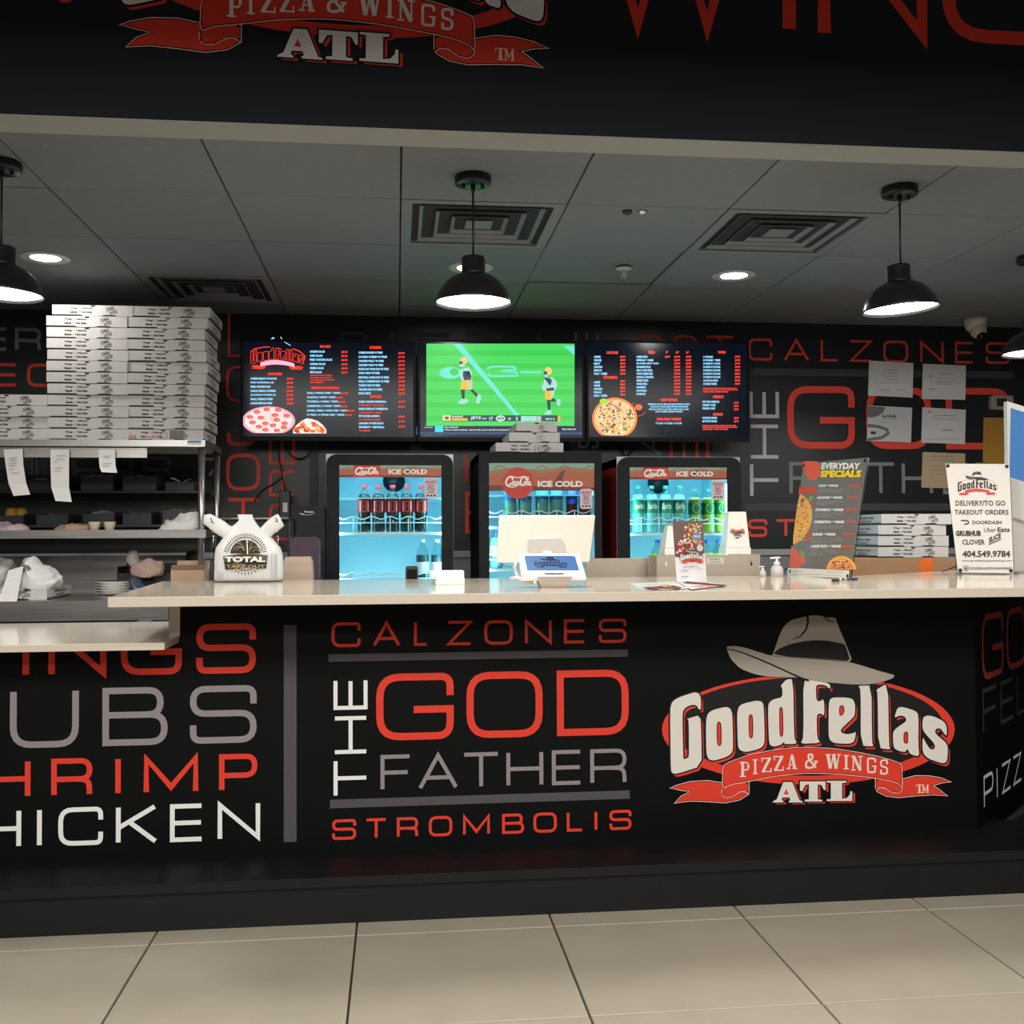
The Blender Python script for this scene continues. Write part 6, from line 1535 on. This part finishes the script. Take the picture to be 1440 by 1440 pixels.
# tent card
TY = FY + .34
fr = Frame(at(969, 818, TY), (1, 0, 0), (.0, .12, 1)); 
quad = [(945.5, 733), (988.5, 732.5), (994, 818), (952, 817)]
P_ = [fr.uv(*p) for p in quad]
t = thing('tent_card', 'upright menu card with a pasta photo and logo standing on the bar', 'menu card', tuple(at(973, 818, TY)))
MB().prism(fr, P_, d1=.002).build('card', mat('card_white', (214, 210, 214), rough=.4), t)
a = Art(fr)
a.poly([(945.5, 733), (988.5, 732.5), (991, 778), (975, 786), (949, 783)], mat('print_brown', (84, 48, 40), rough=.4)); a.up()
rnd = random.Random(4)
cols = [(205, 160, 110), (225, 190, 140), (170, 110, 70), (190, 85, 50), (235, 215, 180), (150, 70, 50)]
for i in range(70):
    x, y = rnd.uniform(957, 985), rnd.uniform(736, 763)
    if x < 966 - (y - 736) * .4: continue
    a.ell(x, y, rnd.uniform(1.5, 3.2), rnd.uniform(.8, 1.5), ink(cols[i % 5]), 9, rot=rnd.random() * 3)
for i in range(50): a.ell(rnd.uniform(951, 974), rnd.uniform(762, 777), rnd.uniform(1.5, 3), rnd.uniform(.8, 1.6), ink([(190, 60, 50), (225, 190, 180), (150, 45, 40)][i % 3]), 9, rot=rnd.random() * 3)
for i in range(16): a.ell(rnd.uniform(974, 989), rnd.uniform(758, 768), 2.4, 1.2, ink([(210, 160, 110), (180, 120, 80)][i % 2]), 9, rot=rnd.random() * 3)
a.up(); a.ell(979.5, 754.5, 6, 6, ink((92, 130, 160)), 20); a.ell(983.5, 771, 4.6, 4.6, ink((190, 184, 180)), 20); a.up(); a.text('10% OFF', 975, 756, 984, 753, wht_p, weight=.02)
c_ = fr.uv(972.5, 783); wl = fr.uv(989, 783)[0] - fr.uv(956, 783)[0]
a.up(); logo(a, logo_map(c_[0], c_[1] , wl), WHITE, RED, lgk, HATG, None, detail=True, ring=True, small=False)
a.up(2); a.text('ORDER ONLINE OR CALL', 962, 793.5, 984, 792, GI); a.text('BUILD YOUR OWN PIZZA', 960, 798, 975, 796.3, GD, weight=.03)
for y, x1 in ((803.6, 967), (812, 967)): a.text('FREE DELIVERY', 957.5, y, x1, y - 1.6, GD, weight=.03)
a.stroke([(976, 795), (981, 798), (979, 799), (986, 800)], .5, GI)
a.build('print', t)
# flyers lying on the bar
def flyer(q4, lab, m, z, art=None):
    P_ = [atz(x, y, z) for x, y in q4]; c_ = sum(P_, Vector()) / 4; c_.z = z
    t = thing('flyer', lab, 'flyer', (c_.x, c_.y, z - .0008)); fr = Frame((0, 0, z), (1, 0, 0), (0, 1, 0))
    MB().prism(fr, [(p.x, p.y) for p in P_], d1=.0008).build('sheet', m, t)
    if art: a = Art(fr, eps=.0002); art(a); a.build('print', t)
def fa1(a):
    a.poly([(903, 826), (945, 823), (960, 826), (955, 828.5), (920, 828.5)], ink((110, 60, 45))); a.up()
    rnd = random.Random(2)
    for i in range(24): a.ell(rnd.uniform(926, 944), rnd.uniform(822.6, 825.2), 1.8, .5, ink([(200, 160, 70), (225, 195, 120), (120, 80, 50)][i % 3]), 8)
def fa2(a):
    a.poly([(965, 817.5), (1023, 822.6), (1015, 824.5), (960, 820)], ink((84, 48, 46))); a.poly([(990, 822.5), (1012, 824), (985, 826.2), (970, 825)], ink((200, 120, 110)))
flyer([(885, 820.5), (950, 817.5), (963, 824), (900, 828)], 'glossy folded flyer, left of three lying on the bar', mat('flyer_white', (215, 212, 212), rough=.25), CT + .0012)
flyer([(905, 824.5), (948, 821.8), (972, 827), (930, 829.5)], 'open flyer with a food photo nearest the bar edge', mat('flyer_white'), CT + .0024, fa1)
flyer([(950, 817), (988, 817), (1024, 822.7), (972, 828.5)], 'flyer with a dark corner lying in front of the tent card', mat('flyer_white'), CT + .0036, fa2)

# ------------------------------------------------------------------ banner with specials
def banner_stand(t, P_, fr, back):
    m = MB()
    for i, j in ((0, 3), (1, 2)):
        m = MB(); m.tube([fr.pt(*P_[i], -.006), fr.pt(*P_[j], -.006)], .0022, 6); m.build('pole', blk_plastic, t)
    for i in range(4): 
        e = .010 if i in (0, 3) else -.010; v = -.010 if i < 2 else .010
        c_ = fr.pt(P_[i][0] + e, P_[i][1] + v, .003); MB().lathe([(0, 0), (.0075, 0), (.0075, .004), (.004, .006), (0, .006)], 12).build('grommet', blk_plastic, t, local=True)
        o = [c for c in C.objects if c.name.startswith('grommet')]
        o = o[-1] if False else LAST[0]; o.matrix_local = world_of(t).inverted() @ (Matrix.Translation(c_) @ Matrix.Rotation(math.atan2(fr.N.x, -fr.N.y), 4, 'Z') @ Matrix.Rotation(R(90), 4, 'X'))
        o.scale = (1, 1, .5)
    for j in (3, 2):
        a0 = fr.pt(P_[j][0], P_[j][1] + .03, -.006); b0 = Vector((a0.x, a0.y + back, CT + .004)); f0 = Vector((a0.x, a0.y - .03, CT + .004))
        MB().tube([a0, b0], .0025, 6).build('rear_leg', blk_plastic, t); MB().tube([fr.pt(P_[j][0], P_[j][1], -.006), f0], .0025, 6).build('foot', blk_plastic, t)
LAST = [None]
_b = MB.build
def _nb(self, *a_, **k_):
    o = _b(self, *a_, **k_); LAST[0] = o; return o
MB.build = _nb
BY_ = FY + .50
ang = R(-9)
# the banner's plane: foot on the bar, turned a little and leaning back
quad = [(1129.5, 651.5), (1219.5, 643.5), (1195, 814), (1110.5, 806.5)]
foot_l, foot_r = atz(1110.5, 808.5, CT), atz(1195, 815.5, CT)
foot_l.z = foot_r.z = CT + .006
U = (foot_r - foot_l).normalized(); side_ = Vector((U.y, -U.x, 0)); V = (Vector((0, 0, 1)) - side_ * .04).normalized()
fr = Frame(foot_l, U, V)
P_ = [fr.uv(*p) for p in quad]
t = thing('specials_banner', 'grey tabletop banner with pizza photos listing the everyday specials', 'banner', tuple((foot_l + foot_r) / 2))
MB().prism(fr, P_, d1=.0015).build('panel', mat('banner_grey', (112, 107, 102), rough=.5), t)
a = Art(fr, eps=.0003); q = lambda x, y: (1100 + x / 7.2, 630 + y / 7.2)
ORG, ORD_ = ink((228, 92, 60)), ink((205, 75, 50)); YL = ink((250, 214, 40)); CR = ink((246, 178, 76)); WH = ink((240, 238, 234)); LG_ = ink((110, 170, 80))
a.poly([q(205, 130), q(385, 138), q(385, 235), q(375, 280), q(345, 320), q(300, 326), q(255, 305), q(230, 260), q(228, 212), q(200, 205)], ORG, sm=1)
a.poly([q(175, 390), q(335, 390), q(350, 410), q(348, 465), q(162, 462)], ORD_)
a.poly([q(168, 462), q(232, 490), q(280, 560), q(305, 650), q(300, 740), q(270, 830), q(210, 910), q(150, 960), q(100, 982)], CR, sm=1); a.up()
a.poly([q(290, 545), q(325, 550), q(330, 600), q(308, 610)], ORD_); a.poly([q(230, 920), q(290, 800), q(285, 880), q(272, 960)], ORD_)
a.poly([q(95, 985), q(130, 1020), q(250, 1148), q(165, 1210), q(72, 1205)], ORG)
a.poly([q(265, 530), q(285, 485), q(312, 475), q(308, 520), q(285, 545)], LG_, sm=1); a.poly([q(195, 1110), q(178, 1050), q(200, 1030), q(228, 1070), q(232, 1110)], LG_, sm=1)
a.ell(*q(600, 1240), 21, 20.5, CR, 36, clip=-1.2); a.up(); a.ell(*q(603, 1248), 18, 17.5, ink((230, 150, 90)), 36, clip=-2.4); a.up()
rnd = random.Random(11)
for i in range(60):
    v = rnd.uniform(490, 940); c0 = 168 - (v - 462) * .135; xr_ = 232 + 60 * math.sin((v - 462) / 500 * 3.0)
    u = rnd.uniform(c0 + 12, max(c0 + 14, xr_ - 10)); X, Y_ = q(u, v)
    a.ell(X, Y_, rnd.uniform(.5, 1.8), rnd.uniform(.5, 1.4), ink([(225, 95, 50), (60, 50, 40), (240, 225, 160), (150, 140, 60), (200, 120, 50)][i % 5]), 8)
for i in range(34):
    an = rnd.uniform(3.3, 6.1); r_ = math.sqrt(rnd.random()) * 15.5; X, Y_ = q(603, 1248)
    a.ell(X + r_ * math.cos(an), Y_ - 3 + r_ * math.sin(an) * .95, rnd.uniform(.8, 1.8), rnd.uniform(.6, 1.4), ink([(220, 80, 50), (240, 220, 160), (60, 56, 44), (150, 140, 80)][i % 4]), 8)
a.up(); a.poly([q(66, 1212), q(690, 1240), q(682, 1322), q(58, 1290)], ink((226, 222, 214))); a.up()
for s, x0, y0, x1, y1, m_, w_, sh in (('EVERYDAY', 405, 215, 805, 150, WH, .045, .15), ('SPECIALS', 395, 297, 815, 225, YL, .06, .15), ('SLICE & WINGS', 380, 393, 576, 370, WH, .06, .15), ('CALZONE & WINGS', 362, 515, 620, 490, WH, .06, .15), ('STROMBOLI & WINGS', 347, 640, 632, 612, WH, .06, .15), ('CHEESESTEAK & WINGS', 333, 763, 640, 735, WH, .06, .15), ('BURGER & WINGS', 317, 888, 552, 860, WH, .06, .15), ('LARGE PIZZA & WINGS', 300, 1010, 606, 980, WH, .06, .15),
    ('$14.99', 685, 400, 797, 368, ORG, .05, .15), ('$14.99', 668, 515, 780, 482, ORG, .05, .15), ('$14.99', 655, 640, 767, 605, ORG, .05, .15), ('$14.99', 655, 763, 760, 732, ORG, .05, .15), ('$14.99', 630, 890, 740, 858, ORG, .05, .15), ('$24.99', 612, 1018, 728, 983, ORG, .05, .15)):
    a.text(s, *q(x0, y0), *q(x1, y1), m_, weight=w_, shear=sh)
for y, xs, tx in ((425, (373, 628), 'Pepperoni, Hot Wings, Celery'), (447, (373, 615), 'Blue Cheese Dressing and Drink'), (545, (362, 632), 'One topping, One side of sauce'), (568, (358, 525), 'Hot Wings and Drink'), (665, (347, 625), 'One topping, Hot Wings and'), (690, (345, 508), 'Blue Cheese and Drink'), (790, (333, 635), 'Philly cheesesteak sub, fries'), (810, (330, 618), 'Hot Wings, Blue Cheese, Drink'), (830, (328, 368), 'and Sauce'), (912, (317, 605), 'Cheeseburger, Fries, Wings'), (935, (314, 628), 'Single Burger with Fries, Hot Wings'), (955, (310, 510), 'with Blue Cheese and Drink'), (1030, (297, 540), '16" Pizza with Toppings, Hot'), (1055, (294, 565), 'Wings, Fries and Two Liter'), (1078, (291, 420), 'Blue Cheese or Ranch')):
    a.text(tx, *q(xs[0], y + 6), *q(xs[1], y - 8), ink((190, 186, 180)))
for s, x0, y0, x1, y1 in (('404.549.9784', 120, 1255, 215, 1243), ('www.goodfellaspizzawings.com', 120, 1285, 425, 1272), ('PRICES MAY VARY', 470, 1262, 625, 1250), ('PLUS TAX', 450, 1298, 600, 1288)): a.text(s, *q(x0, y0), *q(x1, y1), GI)
a.build('print', t)
banner_stand(t, P_, fr, .14)
# pen
p0, p1 = atz(1166, 819, CT), atz(1205, 816, CT); d_ = (p1 - p0); L_ = d_.length; d_.normalize()
t = thing('ballpoint_pen', 'silver and blue ballpoint pen lying in front of the specials banner', 'pen', tuple((p0 + p1) / 2))
zz = Vector((0, 0, .0055))
MB().tube([p0 + zz * .8, p0 + d_ * L_ * .08 + zz, p0 + d_ * L_ * .10 + zz], [.0015, .003, .0045], 10).build('tip', chrome, t)
MB().tube([p0 + d_ * L_ * .10 + zz, p0 + d_ * L_ * .34 + zz], .0052, 10).build('grip', blk_plastic, t)
MB().tube([p0 + d_ * L_ * .34 + zz, p0 + d_ * L_ * .80 + zz], .0048, 10).build('barrel', chrome, t)
MB().tube([p0 + d_ * L_ * .80 + zz, p1 + zz], .0052, 10).build('cap', mat('navy_plastic', (25, 25, 90), rough=.4), t)

# ------------------------------------------------------------------ pizza boxes behind the banner
KY = 4.74
cz0 = at(1260, 808, KY)
bz = CT + .0
b2 = MB()
# cardboard carton under the boxes
x0, x1 = at(1196, 795, KY).x, at(1344, 795, KY).x; ztc = at(1260, 784.5, KY).z
bs2 = thing('back_counter', 'low back shelf at the right under the brown carton', 'counter', ((x0 + x1) / 2 + .2, KY + .3, 0))
MB().box(x0 - .05, KY - .02, .001, x1 + .03, KY + .5, 1.0).build('base', mat('rack_black'), bs2)
t = thing('brown_carton', 'flat brown cardboard carton with orange tape under four pizza boxes', 'box', ((x0 + x1) / 2, KY + .2, 1.0))
MB().box(x0, KY, 1.001, x1, KY + .45, ztc, bev=.002).build('body', kraft, t)
ot0, ot1 = at(1291, 795, KY).x, at(1312, 795, KY).x
a = Art(wallframe(KY)); a.T = lambda p: p
a.poly([(ot0 + .01, 1.002), (ot1, 1.002), (ot1, ztc - .004), (ot0 + .01, ztc - .004), (ot0, ztc - .03)], ink((225, 110, 45))); a.build('tape', t)
TXK2 = TXK
rows_ = [((1240, 1338), (722, 737)), ((1234.5, 1331), (738.5, 753)), ((1234.5, 1334), (754, 768)), ((1234.5, 1333), (769.5, 784))]
old_bh = BH; BH = (at(1280, 722.5, KY).z - ztc) / 4 - .0014; old_bd = BD
for i, ((xa, xb), _) in enumerate(rows_):
    x0_, x1_ = at(xa, 750, KY).x, at(xb, 750, KY).x; w_ = x1_ - x0_
    k = 3 - i
    BD = .40
    pizza_box(('top', 'second', 'third', 'bottom')[i] + ' white pizza box of the four beside the specials banner', ((x0_ + x1_) / 2, KY, ztc + .0006 + k * (BH + .0014)), R((-1, 1.2, 0, -.4)[i]), side='left', w_=w_, group='pizza boxes beside the specials banner')
BH, BD = old_bh, old_bd

# ------------------------------------------------------------------ delivery sign
foot_l, foot_r = atz(1347, 807, CT), atz(1425, 808, CT); foot_l.z = foot_r.z = CT + .004
U = (foot_r - foot_l).normalized(); side_ = Vector((U.y, -U.x, 0))
quad = [(1329.5, 652), (1419.5, 652.5), (1425.5, 806), (1347, 805)]
V = (Vector((0, 0, 1)) - side_ * .06).normalized()
fr = Frame(foot_l, U, V); P_ = [fr.uv(*p) for p in quad]
t = thing('delivery_sign', 'white tabletop banner with the logo and delivery phone number at the right', 'banner', tuple((foot_l + foot_r) / 2))
MB().prism(fr, P_, d1=.0015).build('panel', mat('banner_white', (222, 216, 208), rough=.45), t)
a = Art(fr, eps=.0003); q = lambda x, y: (1320 + x / 8, 640 + y / 8)
DK = ink((62, 58, 58)); c_ = fr.uv(*q(432, 330)); wl = fr.uv(*q(672, 450))[0] - fr.uv(*q(222, 450))[0]
logo(a, logo_map(c_[0], c_[1] - .004, wl * .98, asp=1.05), DK, ink((205, 80, 76)), mat('banner_white'), DK, None, detail=False, ring=False, small=False)
old = a.T; a.T = logo_map(c_[0], c_[1] - .004, wl * .98, asp=1.05)
a.stroke([(150, 850), (400, 700), (800, 620), (1010, 610)], 14, ink((205, 80, 76))); a.stroke([(2000, 660), (2350, 800), (2530, 1000), (2500, 1200)], 16, ink((205, 80, 76))); a.T = old
a.up()
for s, x0, y0, x1, y1, w_ in (('DELIVERY/TO GO', 190, 570, 750, 512, .015), ('TAKEOUT ORDERS', 180, 670, 785, 615, .015), ('DOORDASH', 378, 778, 708, 738, .02), ('GRUBHUB', 192, 912, 475, 850, .05), ('Uber', 510, 866, 645, 815, .0), ('Eats', 662, 864, 800, 812, .02), ('CLOVER', 265, 1008, 520, 950, .02), ('404.549.9784', 268, 1150, 805, 1075, .03), ('www.goodfellaspizzaandwings.com', 265, 1205, 822, 1175, 0), ('GOODFELLASPIZZAANDWINGS', 345, 1288, 822, 1260, .01)):
    a.text(s, *q(x0, y0), *q(x1, y1), DK, weight=w_)
# slanted word
x0, y0 = fr.uv(*q(565, 990)); x1, y1 = fr.uv(*q(700, 930)); h_ = fr.uv(*q(565, 930))[1] - y0
vs, fs, ar = text_mesh('SLiCE', .04, 0); a.T = lambda p: p
a.emit([(x0 + (x1 - x0) * u, y0 + (y1 - y0) * u + h_ * v) for u, v in vs], fs, DK); a.stroke([(x0, y0 - .006), (x1, y1 - .006)], .004, DK); a.T = None
a.stroke([q(250, 735), q(325, 738) + (3,), q(342, 755) + (3,), q(325, 775) + (3,), q(285, 775)], 1.6, DK)
a.stroke([q(285, 1248) + (1,), q(332, 1248) + (1,), q(332, 1298) + (1,), q(285, 1298) + (1,)], .7, DK, closed=True); a.ell(*q(308, 1273), 1.5, 1.5, DK, 12)
a.build('print', t)
banner_stand(t, P_, fr, .13)

# ------------------------------------------------------------------ ordering kiosk at the right edge
kw = mat('kiosk_white', (224, 222, 218), rough=.35)
KYY = (foot_l.y + foot_r.y) / 2 + .10
k0 = at(1421, 700, KYY)
t = thing('ordering_kiosk', 'tall white self-order kiosk with a tilted blue screen at the right edge', 'kiosk', (k0.x + .17, KYY + .06, CT))
z1 = at(1424, 636, KYY).z
MB().box(k0.x, KYY, CT, k0.x + .34, KYY + .05, z1, bev=.008).build('body', kw, t)
A_ = [at(1416, 564, KYY - .02), at(1429, 640, KYY - .03)]
top = A_[0]; bot = A_[1]
Vv = (top - bot); Uv = Vector((.93, -.10, -.30)).normalized()
frk = Frame(bot, Uv, Vv - Vv.project(Uv)); hgt = frk.V.dot(Vv)
off = Uv.dot(Vv)
outer = [(off, hgt), (off + .34, hgt), (.34 + off * .2, -.26), (off * -.4, -.26)]
o = MB().prism(frk, outer, d1=.03); o = o.build('screen_case', kw, t)
a = Art(frk, px=False); ins = .024
a.poly([(outer[0][0] + ins, hgt - ins), (outer[1][0] - ins, hgt - ins), (outer[2][0] - ins, -.10), (off * .25 + ins, -.10)], lit((70, 130, 190), .9)); a.build('display', t, 'lit blue screen')

# ------------------------------------------------------------------ printed takeaway bag
GY = ybk - .11
zc_ = CT
def sec(py, xl, xr, hd, n=28, e=3.2):
    z = max(at(350, py, GY).z, CT + .0008); a0, a1 = at(xl, py, GY).x, at(xr, py, GY).x; cx_, hw = (a0 + a1) / 2, (a1 - a0) / 2; ring = []
    for k in range(n):
        an = 2 * math.pi * k / n; c_, s_ = math.cos(an), math.sin(an)
        wv = 1 + .012 * math.sin(5 * an + py * .5) + .01 * math.sin(9 * an + py)
        ring.append(Vector((cx_ + hw * abs(c_) ** (2 / e) * (1 if c_ > 0 else -1) * (wv if abs(c_) < .9 else 1), GY + hd * abs(s_) ** (2 / e) * (1 if s_ > 0 else -1) * wv, z)))
    return ring
S_ = [(816, 302, 397, .050), (812, 301.5, 398, .058), (800, 302, 398, .060), (788, 302, 398, .060), (778, 302.5, 397, .058), (770, 304, 394, .055), (763, 309, 388, .050), (755, 315, 381, .045), (748, 320, 372, .040), (742, 324, 366, .034), (736, 332, 361, .026), (731.5, 336, 358, .016), (728.5, 335, 356, .013), (723.5, 334, 355, .010)]
t = thing('printed_carrier_bag', 'white plastic carrier bag printed TOTAL TAKE OUT, knotted handles spread wide', 'bag', (at(350, 815, GY).x, GY, CT))
MB().loft([sec(*s_) for s_ in S_]).build('body', bagw, t)
def strap(pts, m_, seed):
    """flattened tube: (px, py, halfwidth px)"""
    secs = []; n = 14; L = len(pts)
    for i, (x, y, w_) in enumerate(pts):
        a0 = pts[max(i - 1, 0)]; a1 = pts[min(i + 1, L - 1)]; dx, dy = a1[0] - a0[0], a1[1] - a0[1]; l_ = math.hypot(dx, dy) or 1
        nx, ny = -dy / l_, dx / l_; ring = []
        for k in range(n):
            an = 2 * math.pi * k / n; o_ = w_ * math.cos(an); p = at(x + nx * o_, y + ny * o_, GY); p.y = GY - .018 + .012 * math.sin(an) * (1 + .2 * math.sin(i * 2 + seed)); ring.append(p)
        secs.append(ring)
    return MB().loft(secs).build('handle', m_, t)
strap([(330, 752, 11), (320, 748, 10), (311, 742, 10.5), (302, 736, 10), (294, 731, 9), (288, 730.5, 6.5)], bagw, 1)
strap([(366, 758, 9), (373, 750, 9.5), (380, 743, 10), (387, 737, 10.5), (393, 732.5, 10), (396, 731, 9)], bagw, 2)
def fy_warp(p):
    # lies on the bag's front
    return p
zb_front = {}
def bagfront(p):
    z = p.z; best = None
    zz_ = [(max(at(350, s_[0], GY).z, CT), s_) for s_ in S_]
    for i in range(len(zz_) - 1):
        if zz_[i][0] <= z <= zz_[i + 1][0]:
            f = (z - zz_[i][0]) / max(1e-6, zz_[i + 1][0] - zz_[i][0]); a_, b_ = zz_[i][1], zz_[i + 1][1]
            xl = a_[1] + (b_[1] - a_[1]) * f; xr = a_[2] + (b_[2] - a_[2]) * f; hd = a_[3] + (b_[3] - a_[3]) * f; py = a_[0] + (b_[0] - a_[0]) * f
            break
    else: xl, xr, hd, py = 302, 398, .06, 790
    x0_, x1_ = at(xl, py, GY).x, at(xr, py, GY).x; cx_, hw = (x0_ + x1_) / 2, (x1_ - x0_) / 2
    u = min(.98, abs(p.x - cx_) / hw); yy = GY - hd * 1.03 * (1 - u ** 3.2) ** (1 / 3.2)
    return Vector((p.x, yy - .0015 - (GY - p.y), p.z))
frb = wallframe(GY); frb.warp = bagfront
a = Art(frb, eps=.0006)
q = lambda x, y: (280 + x / 7.2, 700 + y / 7.2)
BR_ = ink((92, 80, 52)); BK_ = ink((34, 30, 26)); OLV = ink((150, 130, 84))
cx_, cy_ = q(490, 575)
def arcp(r, a0, a1, n=24): return [(cx_ + r * math.cos(R(a0 + (a1 - a0) * i / n)), cy_ + r * math.sin(R(a0 + (a1 - a0) * i / n))) for i in range(n + 1)]
a.stroke(arcp(24.5, 188, 352), 1.0, BK_); a.stroke(arcp(21.5, 30, 150), .8, BK_)
a.poly(arcp(21, 186, 354) , BK_); a.up()
for k in range(26):
    an = R(190 + 160 * k / 25); r0, r1 = (26.5, 30)
    a.stroke([(cx_ + r0 * math.cos(an), cy_ + r0 * math.sin(an)), (cx_ + r1 * math.cos(an), cy_ + r1 * math.sin(an))], 1.0, BK_)
for k in range(11):
    an = R(38 + 104 * k / 10); a.stroke([(cx_ + 24 * math.cos(an), cy_ + 24 * math.sin(an)), (cx_ + 28 * math.cos(an), cy_ + 28 * math.sin(an))], 1.0, BK_)
rnd = random.Random(3)
for (ex, ey, er) in ((430, 535, 8), (440, 530, 5), (590, 540, 8), (600, 545, 4.5), (400, 470, 6), (560, 470, 7)):
    X, Y_ = q(ex, ey); a.stroke([(X + er * math.cos(R(180 + 20 * i)), Y_ + er * .8 * math.sin(R(180 + 20 * i))) for i in range(10)], .8, OLV)
a.stroke([q(505, 425), q(515, 570)], 1.6, WHITE); a.stroke([q(560, 430), q(535, 520)], .8, OLV); a.stroke([q(370, 450), q(450, 470), q(480, 500)], .8, OLV); a.up()
a.poly([q(268, 588), q(490, 560), q(716, 578), q(700, 712), q(500, 700), q(292, 724)], BR_); a.up()
a.poly([q(285, 640), q(490, 625), q(705, 640), q(697, 705), q(500, 693), q(295, 716)], BK_); a.up()
a.text('TOTAL', *q(288, 646), *q(694, 592), WHITE, weight=.05); a.text('TAKE OUT', *q(302, 706), *q(690, 672), OLV, weight=.04)
for x in (212, 238, 262): a.stroke([q(x, 725 + (x - 212) * .6), q(x + 2, 825)], .7, GI)
for x in (752, 778, 800): a.stroke([q(x, 560), q(x + 2, 815)], .9, ink((150, 152, 156)))
a.build('print', t, 'brown and black TOTAL TAKE OUT print')
ffl = Frame((0, GY - .034, 0), (1, 0, 0), (0, 0, 1))
a = Art(ffl)
for pts in ([(295, 728), (298, 731), (297, 734), (301, 735)], [(387, 728), (390, 731), (388, 733), (391, 734)]): a.stroke(pts, 1.1, BK_)
a.build('handle_print', t)
m = MB()
